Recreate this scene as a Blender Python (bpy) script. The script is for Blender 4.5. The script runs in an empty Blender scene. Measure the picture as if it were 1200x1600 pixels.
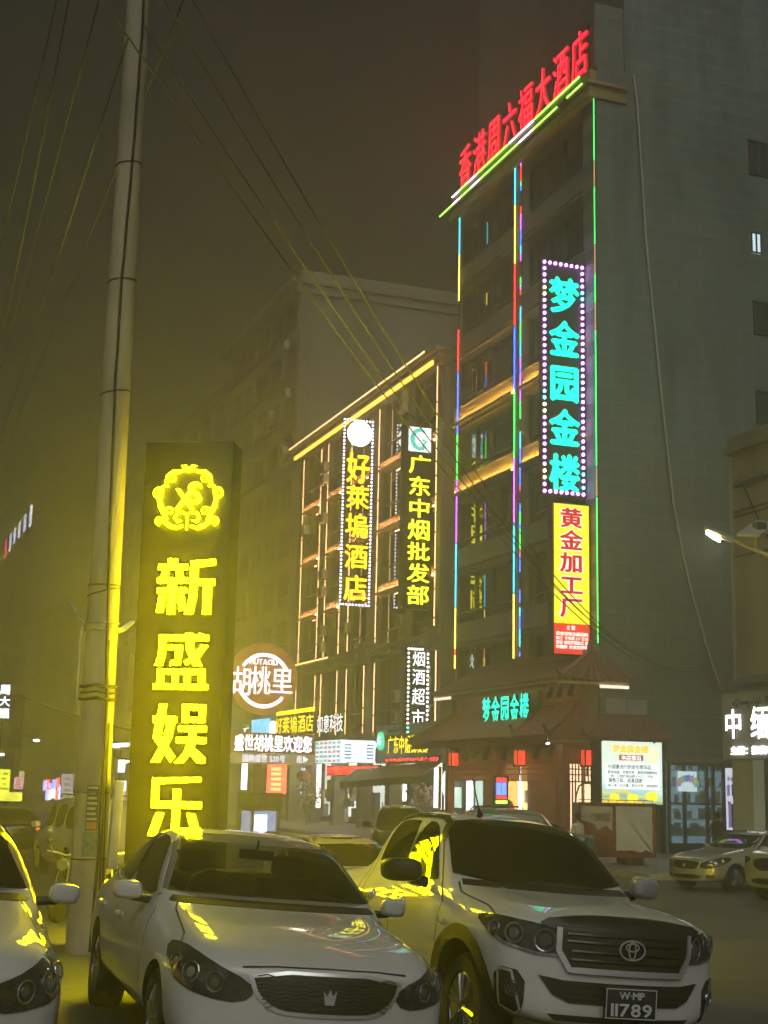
import bpy, bmesh, math, random
from mathutils import Vector as V, Matrix
from mathutils.bvhtree import BVHTree
from mathutils.geometry import delaunay_2d_cdt
R = math.radians
random.seed(7)
SC = bpy.context.scene
COL = SC.collection
# ------------------------------------------------------------------ camera
FOC, PITCH, ROLL, YAW, CAMZ = 2218.0, R(10.87), R(1.2), R(20.28), 2.0
_cy, _sy, _cp, _sp = math.cos(YAW), math.sin(YAW), math.cos(PITCH), math.sin(PITCH)
CF = V((_sy*_cp, _cy*_cp, _sp)); _r = V((_cy, -_sy, 0)); _u = _r.cross(CF)
CR = math.cos(ROLL)*_r + math.sin(ROLL)*_u
CU = -math.sin(ROLL)*_r + math.cos(ROLL)*_u
CAM = V((0, 0, CAMZ))
cam = bpy.data.objects.new('camera', bpy.data.cameras.new('camera')); COL.objects.link(cam)
cam.data.sensor_fit = 'VERTICAL'; cam.data.sensor_height = 32.0; cam.data.lens = FOC/1600*32.0
cam.data.clip_start = 0.1; cam.data.clip_end = 3000
mw = Matrix.Identity(4)
for i in range(3):
    mw[i][0], mw[i][1], mw[i][2], mw[i][3] = CR[i], CU[i], -CF[i], CAM[i]
cam.matrix_world = mw
SC.camera = cam
# ------------------------------------------------------------------ night sky, added fill sun, exposure
w = bpy.data.worlds.new('World'); SC.world = w; w.use_nodes = True
nt = w.node_tree; bg = nt.nodes['Background']
sky = nt.nodes.new('ShaderNodeTexSky'); sky.sky_type = 'NISHITA'; sky.sun_disc = False
sky.sun_elevation = R(40); sky.sun_rotation = R(200)
mx = nt.nodes.new('ShaderNodeMix'); mx.data_type = 'RGBA'; mx.blend_type = 'MULTIPLY'; mx.inputs[0].default_value = 1
nt.links.new(sky.outputs[0], mx.inputs[6]); mx.inputs[7].default_value = (0.8, 0.85, 0.7, 1)
nt.links.new(mx.outputs[2], bg.inputs[0]); bg.inputs[1].default_value = 0.003
sun = bpy.data.objects.new('moonlight', bpy.data.lights.new('moonlight', 'SUN')); COL.objects.link(sun)
sun.data.energy = 1.25; sun.data.angle = R(50); sun.data.color = (0.97, 1.0, 0.93)  # soft sun added behind the camera to light the car fronts
sun.rotation_euler = V((0.22, 0.85, -0.75)).to_track_quat('-Z', 'Y').to_euler()
SC.view_settings.view_transform = 'Standard'; SC.view_settings.look = 'None'
SC.view_settings.gamma = 1; SC.view_settings.exposure = 0.25
SC.view_settings.use_curve_mapping = False
SC.render.engine = 'CYCLES'
cy = SC.cycles
cy.use_denoising = True
try: cy.denoiser = 'OPENIMAGEDENOISE'
except Exception: pass
cy.max_bounces = 6; cy.diffuse_bounces = 2; cy.glossy_bounces = 4; cy.transmission_bounces = 4; cy.volume_bounces = 0
cy.sample_clamp_indirect = 4.0; cy.sample_clamp_direct = 0; cy.caustics_reflective = False; cy.caustics_refractive = False
# ------------------------------------------------------------------ pixel helpers (photograph pixels, 1200 x 1600)
def ray(x, y): return CR*((x-600)/FOC) - CU*((y-800)/FOC) + CF
def onX(x, y, X): d = ray(x, y); return CAM + d*(X/d.x)
def onY(x, y, Y): d = ray(x, y); return CAM + d*(Y/d.y)
def onZ(x, y, Z): d = ray(x, y); return CAM + d*((Z-CAMZ)/d.z)
def atD(x, y, D): return CAM + ray(x, y)*D
# ------------------------------------------------------------------ materials
MATS = {}
def mat(name, col, rough=0.6, metal=0.0, var=0.25, scale=3.0, bump=0.0, coat=0.0, spec=0.5, dark=None, stretch=None, ior=None):
    if name in MATS: return MATS[name]
    m = bpy.data.materials.new(name); m.use_nodes = True; n = m.node_tree.nodes; l = m.node_tree.links
    p = n['Principled BSDF']
    p.inputs['Roughness'].default_value = rough; p.inputs['Metallic'].default_value = metal
    p.inputs['Coat Weight'].default_value = coat; p.inputs['Coat Roughness'].default_value = 0.012
    p.inputs['Specular IOR Level'].default_value = spec
    if ior: p.inputs['IOR'].default_value = ior
    c = (*col, 1); d = tuple(x*(1-var) for x in col) if dark is None else dark
    tc = n.new('ShaderNodeTexCoord'); src = tc.outputs['Object']
    if stretch:
        mp = n.new('ShaderNodeMapping'); mp.inputs['Scale'].default_value = stretch
        l.new(src, mp.inputs[0]); src = mp.outputs[0]
    nz = n.new('ShaderNodeTexNoise'); nz.inputs['Scale'].default_value = scale; nz.inputs['Detail'].default_value = 6
    l.new(src, nz.inputs['Vector'])
    rp = n.new('ShaderNodeValToRGB'); rp.color_ramp.elements[0].position = 0.35; rp.color_ramp.elements[1].position = 0.68
    rp.color_ramp.elements[0].color = (*d, 1); rp.color_ramp.elements[1].color = c
    l.new(nz.outputs[0], rp.inputs[0]); l.new(rp.outputs[0], p.inputs['Base Color'])
    if bump:
        nb = n.new('ShaderNodeTexNoise'); nb.inputs['Scale'].default_value = scale*9; nb.inputs['Detail'].default_value = 4
        l.new(src, nb.inputs['Vector'])
        bp = n.new('ShaderNodeBump'); bp.inputs['Strength'].default_value = bump; bp.inputs['Distance'].default_value = 0.03
        l.new(nb.outputs[0], bp.inputs['Height']); l.new(bp.outputs[0], p.inputs['Normal'])
    MATS[name] = m; return m
EK = [1.7]
def emit(name, col, s):
    if name in MATS: return MATS[name]
    m = bpy.data.materials.new(name); m.use_nodes = True; n = m.node_tree.nodes
    p = n['Principled BSDF']
    p.inputs['Base Color'].default_value = (*[min(0.6, c*0.5) for c in col], 1); p.inputs['Roughness'].default_value = 0.5
    p.inputs['Emission Color'].default_value = (*col, 1); p.inputs['Emission Strength'].default_value = s*EK[0]
    MATS[name] = m; return m
def brickmat(name, col, mortar, bw, bh, rough=0.6, msize=0.02, axes='xz', var=0.85, offset=0.5):
    if name in MATS: return MATS[name]
    m = bpy.data.materials.new(name); m.use_nodes = True; n = m.node_tree.nodes; l = m.node_tree.links
    p = n['Principled BSDF']; p.inputs['Roughness'].default_value = rough
    tc = n.new('ShaderNodeTexCoord'); sp = n.new('ShaderNodeSeparateXYZ'); cb = n.new('ShaderNodeCombineXYZ')
    l.new(tc.outputs['Object'], sp.inputs[0])
    ix = {'x': 0, 'y': 1, 'z': 2}
    l.new(sp.outputs[ix[axes[0]]], cb.inputs[0]); l.new(sp.outputs[ix[axes[1]]], cb.inputs[1])
    b = n.new('ShaderNodeTexBrick'); b.offset = offset; b.inputs['Scale'].default_value = 1
    b.inputs['Brick Width'].default_value = bw; b.inputs['Row Height'].default_value = bh
    b.inputs['Mortar Size'].default_value = msize; b.inputs['Mortar Smooth'].default_value = 0.3
    b.inputs['Color1'].default_value = (*col, 1); b.inputs['Color2'].default_value = (*[c*var for c in col], 1); b.inputs['Mortar'].default_value = (*mortar, 1)
    l.new(cb.outputs[0], b.inputs['Vector'])
    nz = n.new('ShaderNodeTexNoise'); nz.inputs['Scale'].default_value = 0.55; nz.inputs['Detail'].default_value = 9; nz.inputs['Roughness'].default_value = 0.65
    mp = n.new('ShaderNodeMapping'); mp.inputs['Scale'].default_value = (1, 1, 0.3); l.new(tc.outputs['Object'], mp.inputs[0]); l.new(mp.outputs[0], nz.inputs['Vector'])
    mr = n.new('ShaderNodeMapRange'); mr.inputs['From Min'].default_value = 0.3; mr.inputs['From Max'].default_value = 0.7
    mr.inputs['To Min'].default_value = 0.55; mr.inputs['To Max'].default_value = 1.15
    l.new(nz.outputs[0], mr.inputs[0])
    mm = n.new('ShaderNodeMix'); mm.data_type = 'RGBA'; mm.blend_type = 'MULTIPLY'; mm.inputs[0].default_value = 1
    l.new(b.outputs['Color'], mm.inputs[6]); l.new(mr.outputs[0], mm.inputs[7]); l.new(mm.outputs[2], p.inputs['Base Color'])
    MATS[name] = m; return m
# ------------------------------------------------------------------ mesh builder
def root_off(o):
    s = V((0, 0, 0))
    while o is not None: s += o.location; o = o.parent
    return s
class MB:
    def __init__(s, M=None): s.v = []; s.f = []; s.mi = []; s.M = M; s.cur = 0
    def add(s, vs, fs, M=None):
        k = len(s.v)
        for p in vs:
            p = V(p)
            if M is not None: p = M @ p
            if s.M is not None: p = s.M @ p
            s.v.append(p)
        for f in fs: s.f.append([i+k for i in f]); s.mi.append(s.cur)
        return s
    def box(s, x0, x1, y0, y1, z0, z1, M=None):
        return s.add([(x0,y0,z0),(x1,y0,z0),(x1,y1,z0),(x0,y1,z0),(x0,y0,z1),(x1,y0,z1),(x1,y1,z1),(x0,y1,z1)],
              [(0,3,2,1),(4,5,6,7),(0,1,5,4),(1,2,6,5),(2,3,7,6),(3,0,4,7)], M)
    def cyl(s, a, b, ra, rb=None, n=12, cap=True):
        a, b = V(a), V(b); rb = ra if rb is None else rb
        d = (b-a).normalized(); t = d.orthogonal().normalized(); q = d.cross(t)
        vs = [c + (t*math.cos(k*2*math.pi/n) + q*math.sin(k*2*math.pi/n))*r for c, r in ((a, ra), (b, rb)) for k in range(n)]
        fs = [(k, (k+1) % n, n+(k+1) % n, n+k) for k in range(n)]
        if cap: fs += [tuple(reversed(range(n))), tuple(range(n, 2*n))]
        return s.add(vs, fs)
    def tube(s, pts, r, n=6):
        pts = [V(p) for p in pts]; vs = []; fs = []; m = len(pts)
        rr = r if isinstance(r, (list, tuple)) else [r]*m
        t = None
        for i, p in enumerate(pts):
            d = (pts[min(i+1, m-1)] - pts[max(i-1, 0)]).normalized()
            if t is None: t = d.orthogonal().normalized()
            else: t = (t - d*t.dot(d)).normalized()
            q = d.cross(t)
            vs += [p + (t*math.cos(k*2*math.pi/n) + q*math.sin(k*2*math.pi/n))*rr[i] for k in range(n)]
        for i in range(m-1):
            fs += [(i*n+k, i*n+(k+1) % n, (i+1)*n+(k+1) % n, (i+1)*n+k) for k in range(n)]
        fs += [tuple(reversed(range(n))), tuple(range((m-1)*n, m*n))]
        return s.add(vs, fs)
    def lathe(s, prof, c=(0,0,0), ax='z', n=24):
        # prof: list of (radius, height)
        vs = []; fs = []; m = len(prof); c = V(c)
        for r, h in prof:
            for k in range(n):
                a = 2*math.pi*k/n; p = (r*math.cos(a), r*math.sin(a), h)
                if ax == 'y': p = (p[0], p[2], p[1])
                if ax == 'x': p = (p[2], p[0], p[1])
                vs.append(c + V(p))
        for i in range(m-1):
            fs += [(i*n+k, i*n+(k+1) % n, (i+1)*n+(k+1) % n, (i+1)*n+k) for k in range(n)]
        fs += [tuple(reversed(range(n))), tuple(range((m-1)*n, m*n))]
        return s.add(vs, fs)
    def prism(s, poly, h0, h1, M=None):
        # polygon in local xy, extruded along local z
        n = len(poly)
        vs = [(p[0], p[1], h0) for p in poly] + [(p[0], p[1], h1) for p in poly]
        fs = [(k, (k+1) % n, n+(k+1) % n, n+k) for k in range(n)] + [tuple(reversed(range(n))), tuple(range(n, 2*n))]
        return s.add(vs, fs, M)
    def sphere(s, c, r, n=10, m=7, sc=(1,1,1)):
        prof = []; c = V(c); vs = []; fs = []
        for i in range(m+1):
            a = math.pi*i/m
            for k in range(n):
                b = 2*math.pi*k/n
                vs.append(c + V((r*math.sin(a)*math.cos(b)*sc[0], r*math.sin(a)*math.sin(b)*sc[1], r*math.cos(a)*sc[2])))
        for i in range(m):
            fs += [(i*n+k, (i+1)*n+k, (i+1)*n+(k+1) % n, i*n+(k+1) % n) for k in range(n)]
        return s.add(vs, fs)
    def mesh(s, name, mats, smooth=None, bev=0, off=V((0,0,0))):
        me = bpy.data.meshes.new(name)
        me.from_pydata([tuple(p-off) for p in s.v], [], s.f)
        if not isinstance(mats, (list, tuple)): mats = [mats]
        for m in mats: me.materials.append(m)
        if len(mats) > 1: me.polygons.foreach_set('material_index', s.mi)
        b = bmesh.new(); b.from_mesh(me)
        bmesh.ops.recalc_face_normals(b, faces=b.faces)
        if bev: bmesh.ops.bevel(b, geom=[e for e in b.edges if e.is_manifold and e.calc_face_angle(0) > 0.6], offset=bev, segments=2, affect='EDGES', profile=0.6)
        b.to_mesh(me); b.free()
        if smooth is not None or bev:
            me.polygons.foreach_set('use_smooth', [True]*len(me.polygons))
            me.set_sharp_from_angle(angle=R(smooth or 35))
        return me
    def build(s, name, mats, parent=None, smooth=None, bev=0):
        off = root_off(parent) if parent is not None else V((0,0,0))
        o = bpy.data.objects.new(name, s.mesh(name, mats, smooth, bev, off)); COL.objects.link(o)
        o.parent = parent
        return o
def tag(o, label=None, cat=None, group=None, kind=None):
    if label: o['label'] = label
    if cat: o['category'] = cat
    if group: o['group'] = group
    if kind: o['kind'] = kind
    return o
def thing(name, label, cat, loc=(0,0,0), group=None):
    o = bpy.data.objects.new(name, None); COL.objects.link(o); o.location = loc
    o.empty_display_size = 0.2
    return tag(o, label, cat, group)
KIDS = {}
def kids(o): return [c for c in COL.objects if c.parent == o]
def copy_tree(o, parent=None):
    c = o.copy(); COL.objects.link(c)
    if parent is not None: c.parent = parent
    for ch in kids(o):
        if ch is not c: copy_tree(ch, c)
    return c
def struct(name, mb, m, **k): return tag(mb.build(name, m, None, **k), kind='structure')
# ------------------------------------------------------------------ lettering
_tc = bpy.data.curves.new('glyph_source', 'FONT'); _to = bpy.data.objects.new('glyph_source', _tc); COL.objects.link(_to)
GL = {}
def glyph(ch, bold, res, flat):
    k = (ch, bold, res, flat)
    if k in GL: return GL[k]
    _tc.body = ch; _tc.offset = bold; _tc.resolution_u = res; _tc.extrude = 0 if flat else 0.5
    _tc.fill_mode = 'FRONT' if flat else 'BOTH'
    bpy.context.view_layer.update()
    me = bpy.data.meshes.new_from_object(_to.evaluated_get(bpy.context.evaluated_depsgraph_get()))
    vs = [tuple(v.co) for v in me.vertices]; fs = [tuple(p.vertices) for p in me.polygons]
    bpy.data.meshes.remove(me)
    if ord(ch) > 0x2e00: x0, x1 = 0.0, 1.0
    elif vs: x0 = min(v[0] for v in vs)-0.05; x1 = max(v[0] for v in vs)+0.05
    else: x0, x1 = 0, 0.35
    GL[k] = (vs, fs, x0, x1); return GL[k]
def text(mb, s, x0, x1, y0, y1, M=None, bold=0.02, depth=0.0, z=0.0, res=2, side=False):
    """lay the string in the rectangle of the local xy plane, standing proud by depth; bold lays shifted copies a hair apart"""
    g = [glyph(c, 0.0, res, depth == 0) for c in s]
    tot = sum(a[3]-a[2] for a in g); kx = (x1-x0)/tot; x = x0; ky = (y1-y0)/0.97
    for c, (vs, fs, a, b) in zip(s, g):
        k = len(mb.mi)
        mb.add([(x+(v[0]-a)*kx, y0+(v[1]+0.11)*ky, z+(v[2]+0.5)*depth if depth else z) for v in vs], fs, M)
        if side:
            for i, f in enumerate(fs):
                if min(vs[j][2] for j in f) < 0.4: mb.mi[k+i] = 1
        if bold > 0.012:
            fv, ff, _, _ = glyph(c, 0.0, res, True)
            for i, (dx, dy) in enumerate(((bold, 0), (-bold, 0), (0, bold*.8), (0, -bold*.8))):
                mb.add([(x+(v[0]+dx-a)*kx, y0+(v[1]+dy+0.11)*ky, z+depth+0.0016*(i+1)) for v in fv], ff, M)
        x += (b-a)*kx
    return mb
def FY(x, y, z):   # a frame facing the camera side of the street (-Y)
    return Matrix(((1,0,0,x),(0,0,-1,y),(0,1,0,z),(0,0,0,1)))
def FX(x, y, z):   # a frame facing the road (-X)
    return Matrix(((0,0,-1,x),(-1,0,0,y),(0,1,0,z),(0,0,0,1)))
# ================================================================== GROUND
def gz(x, y):
    d = x*_sy + y*_cy
    t = min(1, max(0, (d-14)/15)); t = t*t*(3-2*t)
    return -0.4*t - 0.07*(min(9, max(-3, x))-5.2)*(1-t)
M_asph = mat('asphalt', (0.10, 0.098, 0.092), 0.62, var=0.5, scale=0.7, bump=0.35, spec=0.5)
M_walk = brickmat('paving', (0.26, 0.25, 0.23), (0.10, 0.10, 0.10), 0.6, 0.3, 0.6, 0.02, 'xy')
M_conc = mat('concrete', (0.30, 0.29, 0.27), 0.8, var=0.35, scale=1.5, bump=0.2)
M_kerb = mat('kerb', (0.30, 0.29, 0.27), 0.75, var=0.4, scale=2.5)
g = MB(); xs = [-700,-200,-80,-40]+[-20+2*i for i in range(31)]+[60,100,300,900]; ys = [-60,-20,-6]+[2*i for i in range(40)]+[100,160,300,700,1500]
for y in ys:
    for x in xs: g.v.append(V((x, y, gz(x, y))))
n = len(xs)
for j in range(len(ys)-1):
    for i in range(n-1): g.f.append((j*n+i, j*n+i+1, (j+1)*n+i+1, (j+1)*n+i)); g.mi.append(0)
struct('road', g, M_asph, smooth=60)
SW = -0.25   # pavement level across the road
g = MB(); g.box(20.9, 62, 34.8, 46.88, -0.7, SW); g.box(20.9, 62, 46.9, 420, -0.7, SW-0.003); struct('pavement', g, M_walk)
g = MB(); g.box(20.66, 20.9, 34.56, 420, -0.7, SW+0.02); g.box(20.9, 25.9, 34.56, 34.8, -0.7, SW+0.017); struct('kerb', g, M_kerb, bev=0.03)
# worn lane line along the road
g = MB()
for k in range(9): g.box(11.4, 11.55, 20+k*9, 24.5+k*9, -0.396 if k else -0.39, -0.392)
struct('lane_markings', g, mat('worn_paint', (0.5, 0.5, 0.46), 0.7, var=0.6, scale=6))
# ================================================================== TALL HOTEL
FXP = 26.0
M_tile = brickmat('stone_cladding', (0.15, 0.195, 0.18), (0.30, 0.34, 0.32), 1.2, 0.63, 0.55, 0.018, 'xz', 0.9)
M_slab = mat('facade_panel', (0.30, 0.29, 0.26), 0.6, var=0.35, scale=0.8, stretch=(1, 1, 0.3))
M_frame = mat('window_frame_dark', (0.10, 0.10, 0.10), 0.4, 0.5)
M_pane = mat('dark_glass', (0.016, 0.022, 0.022), 0.02, 0.0, var=0.4, scale=0.4, ior=2.6)
M_blind = mat('lit_room', (0.3, 0.3, 0.2), 0.8)
M_metal = mat('dark_steel', (0.06, 0.06, 0.065), 0.45, 0.7)
tall = thing('hotel_tower', 'tall tile clad hotel block with orange lit floor bands and red roof letters', 'building', (26, 46.9, SW))
b = MB()
b.box(26.76, 27.4, 46.92, 61.4, SW, 30.2); b.box(26.62, 26.8, 61.35, 61.5, SW, 29.3)       # core behind the facade
b.box(27.4, 62, 46.9, 61.5, SW, 42)            # taller rear block
b.box(26.05, 27.4, 46.95, 47.7, 30.75, 33.6)        # fin wall on the roof
b.build('wall', M_tile, tall)
b = MB()
b.box(26.0, 27.42, 46.86, 47.9, SW, 29.3)        # corner pier
b.build('corner_pier', M_tile, tall)
b = MB(); b.box(25.97, 26.3, 53.42, 54.08, 5.5, 29.3); b.box(25.97, 26.02, 60.22, 60.33, 6.5, 29.3); b.build('pier', M_slab, tall)
b = MB(); b.box(25.66, 27.42, 46.75, 61.05, 29.3, 29.55); b.box(25.56, 27.44, 46.65, 61.25, 29.85, 30.0); b.box(25.72, 27.4, 46.8, 61.0, 29.55, 29.85); b.box(25.78, 26.1, 46.85, 60.95, 30.0, 30.55)
b.build('cornice', mat('cornice_yellow', (0.34, 0.26, 0.10), 0.55, var=0.4, scale=1.2), tall, bev=0.02)
b = MB(); b.box(26.1, 27.4, 46.82, 47.0, 30.0, 30.75); b.build('parapet', M_tile, tall)
FL = [25.85, 22.35, 18.88, 15.45, 12.0, 8.52, 5.0]
BH = 0.78
def led(mb, pts): mb.tube(pts, 0.035, 6)
M_org = emit('orange_band_fill', (1.0, 0.47, 0.05), 120.0)
for i, z in enumerate(FL):
    for (y0, y1) in ((47.9, 53.42), (54.08, 60.85)):
        b = MB(); b.box(25.99, 26.78, y0, y1, z, z+BH); b.box(25.93, 26.2, y0, y1, z-0.06, z+0.03); b.box(25.95, 26.77, y0, y1, z+BH, z+BH+0.06)
        b.box(25.96, 26.76, y0, y1, z-0.24, z-0.17)
        s = b.build('floor_band', M_slab, tall)
        if i in (2, 3):
            c = MB(); c.box(25.86, 25.90, y0+0.05, y1-0.05, z+0.02, z+0.06); c.build('led_strip', M_org, s); c = MB(); c.box(25.78, 25.80, y0, y1, z-.06, z+.085); c.box(25.80, 25.93, y0, y1, z-.06, z-.04); c.build('added_lip', M_slab, s)  # hidden strip added to light the band; the added lip screens it
def window(par, y0, y1, z0, z1, X, nm, trans, pm, fm, name='window', opens=(), fw=0.05):
    b = MB()
    b.box(X+0.10, X+0.2, y0, y1, z0, z0+fw); b.box(X+0.10, X+0.2, y0, y1, z1-fw, z1)
    for k in range(nm+1):
        yy = y0+(y1-y0)*k/nm; b.box(X+0.085, X+0.2, max(y0, yy-fw*.6), min(y1, yy+fw*.6), z0, z1)
    if trans: zt = z0+(z1-z0)*trans; b.box(X+0.09, X+0.2, y0, y1, zt-fw*.5, zt+fw*.5)
    wf = b.build(name, fm, par)
    p = MB(); p.add([(X+0.19, y0, z0), (X+0.19, y1, z0), (X+0.19, y1, z1), (X+0.19, y0, z1)], [(0, 1, 2, 3)])
    for (k, ang) in opens:   # casement standing open towards the road
        ya = y0+(y1-y0)*k/nm; L = (y1-y0)/nm; zt = z0+(z1-z0)*(trans or 0)
        dx, dy = -math.sin(R(ang))*L, -math.cos(R(ang))*L
        q = MB(); M = Matrix(((dy/L*0+dx/L, -dy/L, 0, X+0.08), (dy/L, dx/L, 0, ya), (0, 0, 1, zt), (0, 0, 0, 1)))
        h = z1-0.1-zt
        for (a0, a1, c0, c1) in ((0, L, 0, .06), (0, L, h-.06, h), (0, .06, 0, h), (L-.06, L, 0, h)): q.box(a0, a1, -.025, .025, c0, c1, M)
        q.build('casement', fm, wf)
        q = MB(); q.box(.05, L-.05, -.006, .006, .05, h-.05, M); q.build('casement_glass', pm, wf)
    p.build('pane', pm, wf)
    return wf
for i in range(7):
    zt = (29.3 if i == 0 else FL[i-1]-0.24); zb = FL[i]+BH+0.06
    window(tall, 54.08, 61.3, zb, zt, 26.45, 4, 0.26, M_pane, M_frame, opens=((2, 12),) if i in (1, 4) else ())
    window(tall, 47.9, 53.42, zb, zt, 26.45, 4, 0.26, M_pane, M_frame, opens=((3, 25),) if i in (4, 5) else ())
# side wall windows
M_lit = emit('cool_lit_window', (0.55, 0.75, 0.8), 0.9)
for (x0, y0, x1, y1, lit) in ((1168, 218, 1200, 278, 0), (1172, 362, 1190, 398, 1), (1176, 470, 1230, 530, 0), (1180, 610, 1240, 670, 0)):
    a = onY(x0, y0, 46.9); c = onY(x1, y1, 46.9); z0, z1 = min(a.z, c.z), max(a.z, c.z)
    b = MB(); fw = .07
    for q in ((a.x, c.x, z0, z0+fw), (a.x, c.x, z1-fw, z1), (a.x, a.x+fw, z0, z1), (c.x-fw, c.x, z0, z1), ((a.x+c.x)/2-fw/2, (a.x+c.x)/2+fw/2, z0, z1)): b.box(q[0], q[1], 46.84, 46.95, q[2], q[3])
    wf = b.build('side_window', M_frame, tall)
    p = MB(); p.box(a.x, c.x, 46.875, 46.93, z0, z1); p.build('pane', M_lit if lit else M_pane, wf)
# colour changing light strips on the edges, one thing each
EC = {'blue': (0.06, 0.16, 1), 'red': (1, 0.03, 0.03), 'green': (0.05, 0.9, 0.12), 'cyan': (0.05, 0.6, 0.85), 'yellow': (1, 0.75, 0.12), 'violet': (0.6, 0.12, 0.9), 'white': (1, 0.9, 1), 'amber': (1, 0.55, 0.2), 'lime': (0.3, 1, 0.08), 'warm': (1, 0.55, 0.24)}
def ec(n, s=2.2): return emit('led_'+n, EC[n], s)
def strip(label, a, bb, segs, r=0.035, s=2.2, group=None, name='led_strip', gap=0.02):
    a, bb = V(a), V(bb); t = thing(name, label, 'light strip', a, group)
    ch = MB(); d = (bb-a); ch.tube([a+V((0.055, 0, 0)), bb+V((0.055, 0, 0))], 0.03, 4); ch.build('channel', M_metal, t)
    tot = sum(x[1] for x in segs); u = 0
    for nme, l in segs:
        if nme:
            q = MB(); q.tube([a+d*(u/tot+gap/2*l/tot), a+d*((u+l)/tot-gap/2*l/tot)], r, 6); q.build('tube', ec(nme, s), t)
        u += l
    return t
Z0 = 29.3
def vs(px): return [(c, (y1-y0)) for c, y0, y1 in px]
strip('rainbow light strip up the left edge of the tall hotel facade', (25.9, 60.27, 29.35), (25.9, 60.27, 7.3),
      [('cyan', 60), ('yellow', 76), (None, 45), ('red', 66), ('blue', 98), ('green', 70), ('violet', 95), ('cyan', 95), ('yellow', 62), ('red', 8), ('yellow', 20)], group='light strips on the tall hotel')
strip('rainbow light strip, left of the close pair between the window bays', (25.9, 54.04, 29.41), (25.9, 54.04, 7.29),
      [('cyan', 64), ('yellow', 98), ('red', 100), ('blue', 102), ('green', 105), ('violet', 100), ('cyan', 105), ('yellow', 97)], group='light strips on the tall hotel')
rn = random.Random(3)
strip('finely speckled light strip, right of the close pair between the window bays', (25.9, 53.45, 29.5), (25.9, 53.45, 7.35),
      [(rn.choice(['blue', 'violet', 'red', 'cyan', 'blue', 'green', None]), rn.choice([8, 14, 22, 30])) for _ in range(46)], r=0.028, group='light strips on the tall hotel')
strip('mostly green light strip on the corner beside the tiled side wall', (25.95, 46.88, 29.45), (25.95, 46.88, 7.3),
      [('green', 110), ('amber', 42), ('green', 95), ('amber', 48), ('green', 45), ('amber', 42), ('green', 215), ('amber', 44), ('green', 220)], r=0.02, s=.55, group='light strips on the tall hotel')
strip('green and white light strip along the upper roof ledge under the red letters', (25.74, 60.9, 30.6), (25.74, 47.6, 30.6),
      [('white', 8), ('lime', 8), ('white', 9), ('lime', 30), ('white', 22), ('lime', 36)], s=3, r=.04, group='light strips on the tall hotel', gap=.05)
strip('green and white light strip along the lower roof ledge', (25.5, 61.9, 29.93), (25.5, 47.0, 29.93),
      [('lime', 16), ('white', 9), ('lime', 12), ('white', 10), ('lime', 40), ('white', 14), ('lime', 22), (None, 8), ('lime', 13)], s=3, r=.04, group='light strips on the tall hotel', gap=.05)
M_side = mat('letter_side', (0.05, 0.05, 0.05), 0.5)
def letters(par, s, rects, M, depth, m, bold=0.03, res=3, side=None):
    for ch, (x0, y0, x1, y1) in zip(s, rects):
        q = MB(); text(q, ch, x0, x1, y0, y1, M, bold, depth, 0.0, res, True)
        q.build('letter', [m, side or M_side], par)
# red roof letters standing on a lattice, facing the road
t = thing('roof_sign', 'tall red glowing characters standing in a row along the hotel roof edge', 'sign', (25.95, 53.5, 30.55))
b = MB()
for k in range(9):
    yy = 47.4+k*1.55; b.box(26.0, 26.06, yy, yy+.06, 30.5, 32.9); b.tube([(26.03, yy, 32.4), (26.9, yy, 30.3)], .03, 4)
for zz in (31.0, 31.9, 32.7): b.box(26.01, 26.05, 47.2, 60.4, zz, zz+.05)
b.build('support_lattice', M_metal, t)
M = FX(25.98, 60.45, 30.6); n = 8; W = 13.35/n
letters(t, '香港周六福大酒店', [(k*W+.10, 0.0, k*W+W*.95, 2.22) for k in range(n)], M, 0.12, emit('red_neon', (1, 0.012, 0.03), 3.4), 0.0, side=emit('red_neon_side', (1, .01, .02), .45))
# hose down the side wall
t = thing('drain_hose', 'thin pale hose slanting down the tiled side wall', 'hose', onY(992, 118, 46.85))
b = MB(); b.tube([onY(x, y, 46.8) for x, y in ((990, 118), (996, 165), (1010, 380), (1020, 480), (1036, 640), (1053, 790), (1068, 870), (1085, 940), (1103, 1005), (1126, 1075))], 0.05, 6)
b.build('hose', mat('pale_hose', (0.42, 0.42, 0.40), 0.5), t)
# ================================================================== VERTICAL SIGNS ON THE TALL HOTEL
M_black = mat('sign_black', (0.012, 0.012, 0.014), 0.45)
M_box = mat('sign_box', (0.05, 0.05, 0.05), 0.5)
def brackets(t, x0, x1, y, zs):
    b = MB()
    for z in zs: b.tube([(x0, y, z), (x1, y, z)], .03, 4); b.tube([(x0, y+.2, z+.1), (x1, y+.2, z+.1)], .025, 4)
    b.build('bracket', M_metal, t)
def bulbs(t, pts, m_of, r):
    proto = {}
    for k, p in enumerate(pts):
        m = m_of(k)
        if k < 100:
            if m.name not in proto:
                q = MB(); q.sphere((0, 0, 0), r, 6, 4); proto[m.name] = q.mesh('bulb', m)
            o = bpy.data.objects.new('bulb', proto[m.name]); COL.objects.link(o); o.parent = t; o.location = p-root_off(t)
        else:
            if k == 100: rest = MB(); rm = m
            rest.sphere(p, r, 6, 4)
    if len(pts) > 100: rest.build('bulb_row', rm, t)['kind'] = 'stuff'
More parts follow.
